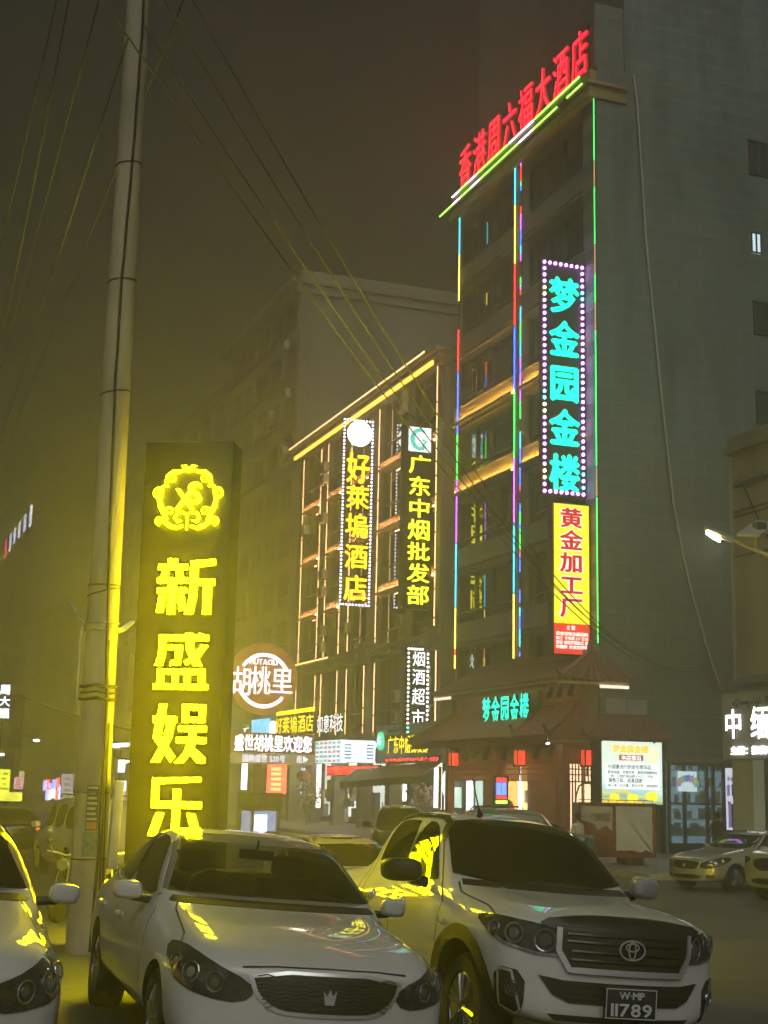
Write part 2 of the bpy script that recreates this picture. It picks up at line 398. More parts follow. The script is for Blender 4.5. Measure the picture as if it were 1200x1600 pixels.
# green jewellery sign
Ys = 47.7; X0, X1 = 24.03, 25.9; zt, zb = 22.42, 13.1
t = thing('vertical_sign', 'tall black sign with five green characters framed by violet bulbs', 'sign', (25, Ys, zb))
b = MB(); b.box(X0-.02, X1+.02, Ys, Ys+.22, zb-.1, zt+.1); b.build('panel', M_black, t, bev=.02)
M = FY(X0, Ys, 0); gm = emit('green_neon', (0.0, 0.78, 0.42), 2.0)
letters(t, '梦金园金楼', [(.30, zt-.42-(k+1)*1.79+.13, 1.64, zt-.42-k*1.79-.18) for k in range(5)], M, 0.04, gm, 0.04, side=emit('green_neon_side', (0, .5, .33), .6))
pts = []
nv = 36; nh = 8
for k in range(nv): z = zt-.05-(zt-zb-.1)*k/(nv-1); pts += [V((X0+.1, Ys-.05, z)), V((X1-.1, Ys-.05, z))]
for k in range(1, nh-1): x = X0+.1+(X1-X0-.2)*k/(nh-1); pts += [V((x, Ys-.05, zt-.05)), V((x, Ys-.05, zb+.05))]
mv, mc, my = emit('violet_bulb', (0.75, 0.25, 1.0), 5), emit('cyan_bulb', (0.2, 0.7, 1), 3.5), emit('gold_bulb', (1, 0.75, 0.4), 4)
bulbs(t, pts, lambda k: mc if k in (9, 11, 40, 42, 69, 65) else my if k in (8, 10, 44, 46, 64, 66) else mv, 0.075)
brackets(t, X1, 26.0, Ys+.02, (21.5, 19, 16.5, 14))
# gold workshop lightbox
Ys = 47.45; X0, X1 = 24.42, 25.9; zt, zb = 12.66, 6.95
t = thing('lightbox_sign', 'yellow lightbox with red characters and a red foot, under the green sign', 'sign', (25, Ys, zb))
b = MB(); b.box(X0-.06, X1+.04, Ys+.01, Ys+.45, zb-.06, zt+.06); b.build('box', M_box, t, bev=.02)
b = MB(); b.box(X0, X1, Ys-.02, Ys+.02, zb+1.14, zt); b.build('yellow_face', emit('yellow_face', (0.95, 0.80, 0.03), 0.95), t)
b = MB(); b.box(X0, X1, Ys-.02, Ys+.02, zb, zb+1.14); b.build('red_face', emit('red_face', (0.85, 0.05, 0.03), 0.75), t)
M = FY(X0, Ys-.02, 0); wm = emit('white_letter', (1, 0.95, 0.9), 0.95); rm = emit('red_letter', (0.72, 0.01, 0.02), 0.7)
R5 = [(.22, zt-.12-(k+1)*.86+.06, 1.06+.16, zt-.12-k*.86-.02) for k in range(5)]
q = MB()
for ch, (x0, y0, x1, y1) in zip('黄金加工厂', R5): text(q, ch, x0, x1, y0, y1, M, .085, .004, .002, 2)
q.build('letter_outline', wm, t)
letters(t, '黄金加工厂', R5, M, 0.016, rm, 0.035)
q = MB(); text(q, '主 营：', .5, 1.0, zb+.9, zb+1.07, M, .04, 0, .006, 1)
for k, s in enumerate(('黄金首饰金器回购', '加工 卡地亚 LV 古法', '首饰 戒指手镯款式 首', '饰翻新 定金抵押等')): text(q, s, .06, 1.42, zb+.68-k*.165, zb+.82-k*.165, M, .035, 0, .006, 1)
q.build('small_lettering', wm, t)
brackets(t, X1, 26.0, Ys+.2, (12, 9.7, 7.4))
# ================================================================== LOWER HOTEL
M_hot = mat('hotel_stone', (0.27, 0.235, 0.19), 0.7, var=0.4, scale=0.9, bump=0.1, stretch=(1, 1, .4))
M_warm = emit('warm_led', EC['warm'], 3.0)
hot = thing('hotel_building', 'lower hotel with warm light strips, dark windows and a dentil cornice', 'building', (26, 73.5, SW))
b = MB(); b.box(26.22, 44, 61.9, 85.6, 4.3, 23.0); b.box(33, 44, 61.9, 85.6, SW, 4.3); b.build('wall', M_hot, hot)
PIL = ((61.9, 62.75), (70.75, 72.5), (75.3, 77.1), (79.6, 81.15), (84.6, 85.7))
b = MB()
for (y0, y1) in PIL: b.box(25.9, 26.25, y0, y1, 4.3, 22.4); b.box(25.84, 26.25, y0+.12, y1-.12, 9.1, 22.3)
b.build('pilaster', M_hot, hot)
b = MB(); b.box(25.45, 26.4, 61.8, 86.2, 22.72, 22.95); b.box(25.3, 26.5, 61.7, 86.4, 22.95, 23.2); b.box(25.6, 26.3, 61.8, 86.0, 22.4, 22.72)
b.build('roof_cornice', M_hot, hot, bev=.02)
b = MB(); b.box(25.5, 25.58, 62.6, 86, 22.46, 22.66); b.build('cornice_light', emit('amber_band', (1, 0.50, 0.06), 2.6), hot)
b = MB(); b.box(25.7, 26.3, 61.8, 86.0, 8.55, 8.95); b.box(25.45, 26.3, 61.7, 86.2, 8.95, 9.12)
for k in range(60): b.box(25.52, 25.7, 62+k*.4, 62.22+k*.4, 8.7, 8.94)
for y in (62.3, 71.6): b.box(25.35, 25.7, y-.5, y+.5, 8.3, 9.25); b.box(25.25, 25.7, y-.62, y+.62, 9.25, 9.4)
b.build('dentil_cornice', M_hot, hot)
BAYS = ((77.1, 79.6), (81.15, 84.6), (72.5, 75.3), (66.9, 70.75), (62.75, 66.2))
M_band = mat('sill_band', (0.42, 0.30, 0.22), 0.6, var=0.4, scale=2)
ROWS = ((19.2, 22.4), (15.95, 18.62), (12.55, 15.3), (9.15, 11.9))
for (y0, y1) in BAYS:
    for r, (z0, z1) in enumerate(ROWS):
        window(hot, y0+.05, y1-.05, z0, z1, 26.0, 3 if y1-y0 > 3 else 2, 0.3, M_pane, M_frame)
        if r:
            c = MB(); c.box(25.86, 26.24, y0, y1, z1+.04, z1+.5); c.box(25.82, 26.24, y0, y1, z1+.42, z1+.52)
            s = c.build('sill_band', M_band, hot)
            if r < 4: c = MB(); c.box(25.76, 25.79, y0+.1, y1-.1, z1+.07, z1+.1); c.build('led_strip', emit('salmon_band_fill', (1, .46, .2), 110), s); c = MB(); c.box(25.70, 25.72, y0, y1, z1, z1+.13); c.box(25.72, 25.86, y0, y1, z1, z1+.02); c.build('added_lip', M_band, s)  # unseen strip added to wash the sill band, with a lip to hide it
b = MB(); b.box(26.02, 26.24, 66.2, 66.9, 9.1, 22.4); b.build('mullion_wall', M_hot, hot)
for (y0, y1) in BAYS: window(hot, y0+.05, y1-.05, 4.9, 8.5, 26.0, 4, 0.25, M_pane, M_frame, name='tall_window')
wl = 'light strips on the lower hotel'
def wstrip(lbl, y, z0, z1, seed):
    q = random.Random(seed); segs = []; z = z1
    while z > z0:
        l = q.choice((.9, 1.4, 1.9, 2.4)); segs += [('warm', min(l, z-z0)), (None, .10)]; z -= l
    strip(lbl, (25.82, y, z1), (25.82, y, z0), segs, .024, 2.4, wl, gap=0)
wstrip('broken warm light strip up the far left edge of the lower hotel', 84.75, 9.2, 22.2, 1)
wstrip('warm light strip beside the stacked air conditioners, its left side', 81.1, 9.2, 22.2, 2)
wstrip('warm light strip beside the stacked air conditioners, its right side', 79.75, 9.2, 22.2, 3)
wstrip('warm light strip partly behind the tall golden sign, left one', 77.0, 9.2, 21.9, 4)
wstrip('warm light strip partly behind the tall golden sign, right one', 75.4, 9.2, 21.9, 5)
wstrip('warm light strip on the broad pilaster between the two tall signs', 70.85, 9.3, 22.2, 6)
wstrip('warm light strip up the right edge of the lower hotel', 62.65, 9.3, 22.4, 7)
for k, (y, tx) in enumerate(((85.0, 'first floor light strip at the far left end, below the cornice'), (81.15, 'short first floor light strip, second from the left below the cornice'), (80.0, 'short first floor light strip above the white shop letters, left of a pair'), (77.05, 'first floor light strip right above the white shop letters'), (75.4, 'first floor light strip, fifth from the left below the cornice'), (72.5, 'first floor light strip on the left side of the broad pilaster'), (70.85, 'first floor light strip on the right side of the broad pilaster'), (62.35, 'first floor light strip right of the tobacco shop sign'))):
    wstrip(tx, y, 4.6, 8.3, 20+k)
def hstrip(lbl, y0, y1, x, z, seed):
    q = random.Random(seed); segs = []; y = y1
    while y > y0: l = q.choice((2.0, 2.6, 3.1)); segs += [('warm', l), (None, .14)]; y -= l
    strip(lbl, (x, y1, z), (x, y0, z), segs, .04, 3.5, wl, gap=0)
hstrip('broken warm light strip along the roof edge of the lower hotel', 62.9, 86.3, 25.25, 23.2, 4)
hstrip('warm light strip along the left part of the dentil cornice', 77.5, 87.0, 25.4, 9.1, 6)
# air conditioners hung on the facade
M_ac = mat('ac_white', (0.55, 0.52, 0.46), 0.5, var=0.25, scale=4)
M_grille = mat('ac_grille', (0.09, 0.09, 0.09), 0.5)
def make_ac(loc, label, group):
    t = thing('air_conditioner', label, 'air conditioner', (0, 0, 0), group)
    b = MB(); b.box(-.32, 0, -.42, .42, 0, .58); b.build('casing', M_ac, t, bev=.02)
    b = MB()
    for k in range(5): r = .06+.045*k; b.tube([(-.335, .1+r*math.cos(a*.4488), .29+r*math.sin(a*.4488)) for a in range(15)], .008, 3)
    b.box(-.331, -.325, -.14, .34, .05, .53); b.build('fan_grille', M_grille, t)
    b = MB()
    for y in (-.3, .3): b.tube([(.12, y, -.04), (-.36, y, -.04)], .02, 4); b.tube([(.12, y, -.35), (-.3, y, -.05)], .016, 4)
    b.build('bracket', M_metal, t)
    t.location = loc; return t
ac0 = None
def ac(px, py, X, label, group):
    global ac0
    p = onX(px, py, X)
    if ac0 is None: ac0 = make_ac(p, label, group); return
    c = copy_tree(ac0); c.location = p; c['label'] = label; c['group'] = group
G = 'air conditioners on the lower hotel'
for px, py, l in ((511, 738, 'highest air conditioner between the two left light strips of the hotel'), (510, 757, 'air conditioner just under the highest one between the two left light strips'), (509, 818, 'air conditioner beside the second window row, between the two left light strips'), (508, 906, 'air conditioner beside the third window row, upper of two'), (507, 933, 'air conditioner beside the third window row, lower of two'), (507, 994, 'air conditioner low between the two left light strips, upper of two'), (506, 1019, 'air conditioner low between the two left light strips, just above the cornice'), (480, 836, 'air conditioner on the far left edge of the lower hotel'), (544, 990, 'air conditioner under the foot of the golden hotel sign'), (632, 979, 'air conditioner under the foot of the yellow tobacco sign'), (633, 628, 'air conditioner near the top right window above the tobacco sign'), (633, 645, 'air conditioner right above the tobacco sign, below another one'), (624, 1097, 'first floor air conditioner left of the white tobacco shop sign, upper of two'), (624, 1130, 'first floor air conditioner left of the white tobacco shop sign, lower of two')):
    ac(px, py, 25.78, l, G)
# ================================================================== GREY BLOCK AND FAR BUILDINGS
M_grey = mat('grey_render', (0.27, 0.26, 0.23), 0.85, var=0.3, scale=0.4, bump=0.15, stretch=(1, 1, .35))
gb = thing('apartment_block', 'unlit grey apartment block with a deep roof cornice behind the lower hotel', 'building', (26, 96, SW))
b = MB(); b.box(26.2, 52, 87.2, 105.8, SW, 34.9); b.build('wall', M_grey, gb)
b = MB(); b.box(25.2, 52.3, 86.8, 106.6, 34.9, 35.3); b.box(25.6, 52, 87.0, 106.2, 34.3, 34.9); b.box(26.0, 52, 87.1, 105.9, 35.3, 35.9); b.build('cornice', M_grey, gb, bev=.03)
b = MB()
for k in range(6): y = 87.2+k*3.62; b.box(25.98, 26.25, y, min(y+.75, 105.8), SW, 34.3)
for r in range(11): b.box(26.0, 26.25, 87.95, 105.3, r*3.15+SW, r*3.15+SW+.95); b.box(25.8, 26.25, 87.95, 105.3, r*3.15+SW+.95, r*3.15+SW+1.02)
b.build('facade_grid', M_grey, gb)
for r in range(11):
    for k in range(5):
        z = r*3.15+SW; y = 87.2+.75+k*3.62; window(gb, y, y+2.87, z+1.02, z+3.15, 26.0, 2, .3, M_pane, M_frame)
G = 'air conditioners on the grey block'
for px, py, l in ((449, 548, 'air conditioner high on the grey block, nearest its corner'), (451, 622, 'air conditioner one floor below the highest on the grey block'), (425, 656, 'air conditioner in the middle of the grey block front'), (447, 712, 'air conditioner low on the grey block, left of the hotel roof edge')): ac(px, py, 25.75, l, G)
b = MB(); b.tube([(26.6, 87.12, 34.8), (26.6, 87.12, SW)], .07, 6)
b.build('drain_pipe', M_grey, gb)
def far_building(name, label, y0, y1, h, floors, nw, m, x1=60, X=26.0, low=0):
    t = thing(name, label, 'building', (X, (y0+y1)/2, SW))
    b = MB(); b.box(X+.25, x1, y0, y1, SW, h); b.build('wall', m, t)
    b = MB(); b.box(X-.5, x1+.3, y0-.3, y1+.3, h, h+.5); b.box(X-.2, X+.25, y0-.1, y1+.1, h-.7, h); b.build('cornice', m, t)
    fh = (h-.7-4.5)/floors; bw = (y1-y0)/nw
    b = MB()
    for k in range(nw+1): y = y0+k*bw; b.box(X, X+.28, max(y0, y-bw*.18), min(y1, y+bw*.18), SW, h-.7)
    for r in range(floors+1): z = 4.5+r*fh; b.box(X+.03, X+.28, y0+bw*.18, y1-bw*.18, z-.5, z+.55)
    b.build('facade_grid', m, t)
    for r in range(floors):
        for k in range(nw):
            y = y0+k*bw; window(t, y+bw*.18, y+bw*.82, 4.5+r*fh+.55, 4.5+(r+1)*fh-.5, X, 2, .3, M_pane, M_frame)
    return t
M_far = mat('far_render', (0.30, 0.28, 0.25), 0.85, var=0.3, scale=0.3)
far_building('office_block', 'dark low block behind the glowing yellow pillar sign', 107, 163, 33, 8, 12, M_grey)
pB = onX(132, 922, 26); pA = onX(52, 857, 26)
far_building('office_block', 'dim office block left of the concrete pole, the lower of two', pB.y+1, 222, pB.z, 9, 14, M_far)
far_building('office_block', 'dim taller block at the far left under the slanting roof letters', pA.y, pA.y+110, pA.z, 11, 18, M_far)
# roof letters on the far block, too small and steep to read
G = 'roof letters on the far block'
for k, (x, y0, y1, c) in enumerate(((9, 843, 872, 'red'), (16, 833, 862, 'white'), (22.5, 825, 850, 'white'), (30, 816, 842, 'white'), (38.5, 804, 831, 'white'), (48, 789, 823, 'white'))):
    lab = ['red strip letter at the low end of the slanting roof row', 'white strip letter next to the red one in the slanting roof row', 'white strip letter third from the low end of the roof row', 'white strip letter fourth from the low end of the roof row', 'white strip letter second from the high end of the roof row', 'tallest white strip letter at the high end of the roof row'][k]
    a = onX(x+1, y0, 25.6); d = onX(x-1, y1, 25.6)
    t = thing('roof_letter', lab, 'sign letter', (25.7, a.y, d.z), G)
    b = MB(); yy = a.y; h = a.z-d.z; q = random.Random(k)
    b.box(25.5, 25.7, yy-.5, yy+.1, d.z, a.z)
    for j in range(4): z = d.z+h*(.1+.25*j); b.box(25.48, 25.72, yy-1.1-q.random()*.5, yy+1.0+q.random()*.5, z, z+h*.07)
    for j in range(3): z = d.z+h*q.uniform(.05, .6); s_ = q.choice((-.9, .8)); b.box(25.5, 25.7, yy+s_-.25, yy+s_+.25, z, z+h*.38)
    b.build('tube', emit('far_red', (1, .08, .15), 5) if c == 'red' else emit('far_white', (.75, .8, 1), 3.5), t)
    b = MB(); b.box(25.75, 25.95, yy-.2, yy+.2, min(pA.z, d.z)-1, d.z+h*.5); b.build('post', M_metal, t)
# ================================================================== NEAR BUILDING ON THE RIGHT
pn = onX(1143, 694, 26); yN = pn.y; zN = pn.z
M_old = mat('stained_concrete', (0.36, 0.33, 0.28), 0.85, var=0.55, scale=0.55, bump=0.25, stretch=(1, 1, .25))
nb = thing('shop_building', 'old stained concrete shop building at the right edge with a parapet', 'building', (26, yN-8, SW))
b = MB(); b.box(26.0, 46, yN-24, yN, 4.4, zN-.35); b.box(28.5, 46, yN-24, yN, SW, 4.4)
b.build('wall', M_old, nb)
b = MB(); b.box(25.8, 46.2, yN-24, yN+.15, zN-.35, zN-.12); b.box(25.9, 46.1, yN-24, yN+.1, zN-.12, zN+.2); b.build('parapet', M_old, nb, bev=.03)
b = MB()
for z in (zN-1.5, zN-2.3, 10.6, 9.3): b.box(25.96, 26.2, yN-24, yN-.02, z, z+.07)
b.build('string_course', mat('dark_groove', (0.10, 0.09, 0.08), 0.8, var=.5, scale=3), nb)
b = MB(); b.tube([(25.9, yN-.02, zN-.4), (25.9, yN-.02, 5.2)], .05, 6); b.build('drain_pipe', M_grey, nb)
b = MB(); b.tube([onX(x, y, 25.9) for x, y in ((1160, 756), (1175, 790), (1192, 826), (1215, 870))], .02, 4); b.tube([onX(x, y, 25.9) for x, y in ((1150, 760), (1165, 752), (1185, 745), (1215, 738))], .025, 4)
q = random.Random(5)
for k in range(14): p = onX(1150+k*4.5, 759-k*1.5, 25.85); b.tube([p, p+V((-.05, q.uniform(-.2, .2), q.uniform(-.25, .25)))], .018, 3)
b.build('cable', M_metal, nb)
b = MB(); b.box(25.7, 26.1, yN-1.1, yN-.02, SW, 4.4); b.build('shop_pier', mat('white_tile', (.55, .58, .56), .35, var=.1), nb)
for k, (ya, yb) in enumerate(((yN-6, yN-1.2), (yN-12, yN-6.4))):
    window(nb, ya, yb, SW, 4.2, 26.6, 3, .6, emit('shop_glow', (.5, .62, .6), .28), M_frame, name='shop_front')
# its signboard
Xs = 24.9; a = onX(1127, 1084, Xs); c = onX(1130, 1187, Xs); y1 = a.y; zt, zb = a.z, c.z
t = thing('shop_signboard', 'grey board with big white glowing characters at the right edge', 'sign', (Xs, y1, zb))
b = MB(); b.box(Xs, Xs+.35, y1-9, y1, zb, zt); b.build('board', mat('board_grey', (.34, .35, .36), .5, var=.1, scale=2), t, bev=.03)
M = FX(Xs, y1, 0); wl_ = emit('white_led', (1, 1, .97), 2.4)
def ux(px, py, X, Y1): p = onX(px, py, X); return Y1-p.y, p.z
def rect(x0, y0, x1, y1_, X, Y1): a = ux(x0, (y0+y1_)/2, X, Y1); b_ = ux(x1, (y0+y1_)/2, X, Y1); m_ = ux((x0+x1)/2, y0, X, Y1)[1]; n_ = ux((x0+x1)/2, y1_, X, Y1)[1]; return (a[0], n_, b_[0], m_)
rz = rect(1134, 1108, 1163, 1155, Xs, y1); w_ = rz[2]-rz[0]; st = rect(1175, 1108, 1205, 1155, Xs, y1)[0]-rz[0]
letters(t, '中缅', [(rz[0]+k*st, rz[1]-.04*k, rz[2]+k*st, rz[3]+.04*k) for k in range(2)], M, .06, wl_, .02)
q = MB(); r2 = rect(1143, 1166, 1200, 1179, Xs, y1); text(q, '主营：批发电', r2[0], r2[0]+(r2[2]-r2[0])*7/6, r2[1], r2[3], M, .04, .04, 0, 1); q.build('small_lettering', wl_, t)
q = MB(); r3 = rect(1145, 1092, 1190, 1102, Xs, y1); text(q, 'မြန်မာတရုတ်ဖုန်း', r3[0], r3[2], r3[1], r3[3], M, .01, .02, 0, 1); r4 = rect(1196, 1085, 1207, 1098, Xs, y1); text(q, '图', r4[0], r4[2], r4[1], r4[3], M, .02, .02, 0, 1); q.build('burmese_lettering', M_black, t)
b = MB()
for k in range(46): y = y1-k*.2; b.cyl((Xs-.12, y, zt+.16), (Xs+.9, y, zt+.5), .1, .1, 8)
tag(b.build('corrugated_canopy', M_grille), 'dark corrugated canopy edge just above the grey signboard', 'canopy')
# glazed phone shop in the alley wall
Ya = 46.6
a = onY(1043, 1190, Ya); c = onY(1128, 1322, Ya)
t = thing('glass_shopfront', 'blue lit glass doors of a small shop in the tiled side wall', 'shopfront', ((a.x+c.x)/2, Ya, SW))
xa, xb, zz = a.x, c.x+1.2, a.z
b = MB()
for fx in (0, .19, .47, .55, .80, .99): x = xa+(xb-xa)*fx; b.box(x, x+.09, Ya-.05, Ya+.1, SW, zz)
b.box(xa, xb, Ya-.05, Ya+.1, zz-.12, zz); b.box(xa, xb, Ya-.05, Ya+.1, SW, SW+.35); b.box(xa, xb, Ya-.04, Ya+.08, SW+1.75, SW+1.8)
b.build('frame', mat('blue_grey_frame', (.12, .16, .19), .4, .3), t)
gm_ = bpy.data.materials.new('clear_glass'); gm_.use_nodes = True
pp = gm_.node_tree.nodes['Principled BSDF']; pp.inputs['Base Color'].default_value = (.75, .88, .95, 1); pp.inputs['Roughness'].default_value = .02; pp.inputs['Alpha'].default_value = .22; pp.inputs['IOR'].default_value = 1.5
b = MB(); b.box(xa+.05, xb-.05, Ya+.02, Ya+.03, SW+.3, zz-.1); b.build('glass', gm_, t)
b = MB(); b.box(xa, xb, Ya+.25, Ya+.28, SW, zz); b.build('back_wall', emit('blue_room', (.26, .50, .64), .30), t)  # wall glows to stand in for the lit room
q = random.Random(11); b = MB()
for k in range(5): b.box(xa+.1, xb-.1, Ya+.1, Ya+.24, SW+.6+k*.6, SW+.63+k*.6)
b.build('shelf', M_frame, t)
cols_ = [mat('goods_white', (.6, .62, .6), .5), mat('goods_dark', (.05, .06, .07), .5), mat('goods_yellow', (.55, .5, .2), .5), mat('goods_grey', (.3, .33, .35), .5)]
for m in cols_:
    b = MB()
    for k in range(16):
        x = q.uniform(xa+.15, xb-.5); r = q.randrange(5); w_ = q.uniform(.12, .3); b.box(x, x+w_, Ya+.12, Ya+.22, SW+.64+r*.6, SW+.64+r*.6+q.uniform(.15, .45))
    b.build('goods', m, t)
a = onY(1059, 1205, Ya-.07); c = onY(1089, 1237, Ya-.07)
b = MB(); b.box(a.x, c.x, Ya-.075, Ya-.06, c.z, a.z)
po = b.build('poster', emit('poster_white', (.62, .8, .85), .62), t); b = MB(); xm = (a.x+c.x)/2; zm = a.z*.45+c.z*.55
for k in range(7):
    an = R(200-k*35) if 0 else R(20+k*23); p = (xm+.42*math.cos(an), zm-.15+.3*math.sin(an))
    b.cur = k % 4; b.add([(p[0]-.11, Ya-.08, p[1]-.13), (p[0]+.11, Ya-.08, p[1]-.1), (p[0]+.12, Ya-.08, p[1]+.14), (p[0]-.1, Ya-.08, p[1]+.11)], [(0, 1, 2, 3)])
b.build('poster_print', [emit('print_'+n_, c_, .4) for n_, c_ in (('teal', (.2, .5, .5)), ('olive', (.5, .55, .15)), ('mauve', (.5, .3, .6)), ('navy', (.15, .25, .6)))], po)
b = MB(); x0_ = onY(1040, 1188, Ya).x; b.box(x0_, xb+.3, Ya-.2, Ya+.3, zz, zz+.18); b.build('lintel', M_conc, t)
for k, (x0, x1) in enumerate(((1133, 1150), (1152.5, 1170))):
    Yp = 45.4-(k*.4); a = onY(x0, 1200, Yp); c = onY(x1, 1297, Yp)
    t = thing('phone_lightbox', ('dim tall phone advert lightbox, the left of the lit pair', 'bright tall phone advert lightbox, the right of the lit pair')[k], 'lightbox', (a.x, Yp, c.z))
    b = MB(); b.box(a.x-.05, c.x+.05, Yp, Yp+.2, c.z-.05, a.z+.05); b.build('box', M_box, t, bev=.01)
    b = MB(); b.box(a.x, c.x, Yp-.02, Yp, c.z, a.z); b.build('face', emit('advert_face%d' % k, (.8, .82, 1), (.55, .95)[k]), t)
    W_ = c.x-a.x; H_ = a.z-c.z; b = MB(); 
    def pr_(u0, v0, u1, v1): b.box(a.x+W_*u0, a.x+W_*u1, Yp-.03, Yp-.02, c.z+H_*v0, c.z+H_*v1)
    b.cur = 0; pr_(.2, .04, .5, .45); pr_(.1, .55, .4, .73)
    b.cur = 1; pr_(.52, .04, .82, .42); pr_(.6, .55, .85, .74); pr_(.18, .46, .32, .42)
    b.build('phone_picture', [emit('phone_violet', (.25, .2, .55), .45), mat('phone_black', (.02, .02, .03), .3)], t)
    b = MB(); Mt = FY(a.x, Yp-.03, 0); text(b, '手机', .1*W_, .9*W_, c.z+.78*H_, c.z+.86*H_, Mt, .02, 0, .002, 1); b.build('lettering', mat('ink', (.03, .03, .06), .5), t)
    b = MB(); b.box(a.x-.02, c.x+.02, Yp+.2, Yp+.4, SW, c.z+.3); b.build('stand', M_conc, t)
EK[0] = 3.0
# ================================================================== TILE ROOFED PORCH OF THE TALL HOTEL
M_rtile = mat('roof_tile', (0.27, 0.12, 0.095), 0.5, var=0.45, scale=5, bump=.3)
M_redw = mat('red_timber', (0.28, 0.09, 0.055), 0.5, var=0.35, scale=2.5, bump=.1)
M_brown = mat('brown_panel', (0.30, 0.15, 0.09), 0.55, var=0.3, scale=1.5)
M_terra = mat('terracotta_frieze', (0.36, 0.16, 0.09), 0.6, var=0.25, scale=2)
M_bracketw = mat('dark_carving', (0.03, 0.035, 0.03), 0.5)
por = thing('shop_porch', 'two tier tile roofed porch with red columns on the tall hotel', 'porch', (24.5, 54, SW))
def tiled(name, c00, c10, c01, c11, n, par):
    """roof slope: eave c00..c10, ridge c01..c11, with barrel tiles running down"""
    b = MB(); c00, c10, c01, c11 = map(V, (c00, c10, c01, c11)); nn = (c10-c00).cross(c01-c00).normalized()
    if nn.z < 0: nn = -nn
    b.add([c00, c10, c11, c01, c00-nn*.1, c10-nn*.1, c11-nn*.1, c01-nn*.1], [(0, 1, 2, 3), (4, 7, 6, 5), (0, 4, 5, 1), (1, 5, 6, 2), (2, 6, 7, 3), (3, 7, 4, 0)])
    for k in range(n+1):
        u = k/n; p, q = c00.lerp(c10, u), c01.lerp(c11, u); s = p.lerp(q, .5)-V((0, 0, .05))
        b.tube([p+nn*.03-(q-p).normalized()*.08, s+nn*.03, q+nn*.03], .085, 6)
    return b.build(name, M_rtile, par, smooth=50)
Y0, Y1 = 46.2, 59.6
lr = tiled('lower_roof', (23.45, Y0, 3.85), (23.45, Y1, 3.85), (25.25, Y0+1.2, 5.0), (25.25, Y1-.8, 5.0), 40, por)
ur = tiled('upper_roof', (24.1, Y0+.2, 5.95), (24.1, Y1-1.2, 5.95), (25.9, Y0+1.0, 6.95), (25.9, Y1-1.6, 6.95), 38, por)
tiled('upper_roof_end', (24.1, Y0+.2, 5.95), (27.1, Y0+.2, 5.95), (25.6, Y0+1.0, 6.95), (26.2, Y0+1.0, 6.95), 10, ur)
b = MB(); b.box(25.6, 26.0, Y0+.9, Y1-1.5, 6.9, 7.12); b.tube([(25.75, Y0+1.0, 7.05), (24.9, Y0+.55, 6.45), (24.15, Y0+.15, 6.05), (23.85, Y0, 6.25)], [.13, .11, .1, .05], 6)
b.tube([(26.0, Y0+1.0, 7.05), (26.7, Y0+.5, 6.4), (27.15, Y0+.1, 6.05), (27.4, Y0, 6.2)], [.13, .11, .1, .05], 6)
b.tube([(25.8, Y0+1.0, 7.0), (25.8, Y0+.95, 7.4), (25.85, Y0+.6, 7.45)], [.16, .12, .05], 6)
b.build('ridge', M_rtile, ur, smooth=40)
b = MB(); b.tube([(25.3, Y0+1.25, 5.1), (24.4, Y0+.6, 4.45), (23.5, Y0, 3.98), (23.2, Y0-.2, 4.25)], [.13, .11, .1, .05], 6); b.box(25.2, 25.4, Y0+1.2, Y1-.8, 4.95, 5.12)
b.tube([(25.3, Y1-.8, 5.1), (24.4, Y1-.4, 4.5), (23.5, Y1, 3.98), (23.3, Y1+.2, 4.2)], [.13, .11, .1, .05], 6)
b.tube([(24.6, 49.7, 4.75), (24.0, 49.4, 4.3), (23.6, 49.3, 4.1), (23.45, 49.3, 4.35)], [.1, .1, .09, .04], 6)
b.build('ridge', M_rtile, lr, smooth=40)
b = MB(); b.box(25.25, 26.0, 46.95, Y1-.6, 3.6, 6.4); b.build('upper_wall', M_brown, por)
b = MB(); b.box(25.2, 25.3, 46.9, 47.15, 4.6, 6.2); b.box(25.2, 25.3, 49.6, 49.8, 4.9, 6.1); b.box(25.2, 25.3, 54.4, 54.6, 4.9, 6.1); b.box(25.2, 25.3, 58.6, 58.8, 4.9, 6.1); b.box(25.18, 25.28, 46.95, Y1-.7, 5.72, 5.86); b.box(25.16, 25.3, 47, 49.7, 5.2, 5.24)
b.build('wall_timber', M_redw, por)
b = MB(); b.box(24.1, 27.0, Y0+.28, Y0+.42, 5.78, 5.9); b.box(24.05, 24.2, Y0+.3, Y1-1.3, 5.82, 5.93); b.build('eave_board', mat('eave_cream', (.6, .52, .38), .6), por)
M_ceil = mat('porch_ceiling', (.30, .16, .10), .6)
b = MB(); b.box(23.7, 26.0, Y0+.3, Y1-.3, 3.62, 3.74); b.build('ceiling', M_ceil, por)
M_el = emit('eave_led', (1, .86, .66), .5)
for (x0_, x1_, y0_, y1_) in ((25.75, 26.95, 46.35, 46.42), (24.02, 24.08, 56.4, 58.2)):
    b = MB(); b.box(x0_, x1_, y0_, y1_, 5.66, 5.77); b.build('eave_light', M_el, ur)
for y in (48.2, 50.6, 54.2, 56.4):
    b = MB(); b.cyl((25.0, y, 3.56), (25.0, y, 3.62), .14, .16, 12); b.build('added_down_light', emit('added_porch_lamp', (1, .72, .42), 26), por)  # lamps added under the ceiling to brighten the porch timber
b = MB(); b.box(23.48, 23.53, Y0+.1, Y1-.2, 3.56, 3.84); b.box(24.12, 24.16, Y0+.4, Y1-1.6, 5.68, 5.9); b.build('fascia', M_redw, por)  # boards added to hide the eave strips from view
b = MB(); b.box(23.60, 23.64, 47, 58.5, 3.68, 3.72); b.build('added_eave_strip', emit('added_eave_warm', (1, .62, .34), 11), por)  # unseen strips added behind the boards to light frieze and upper wall
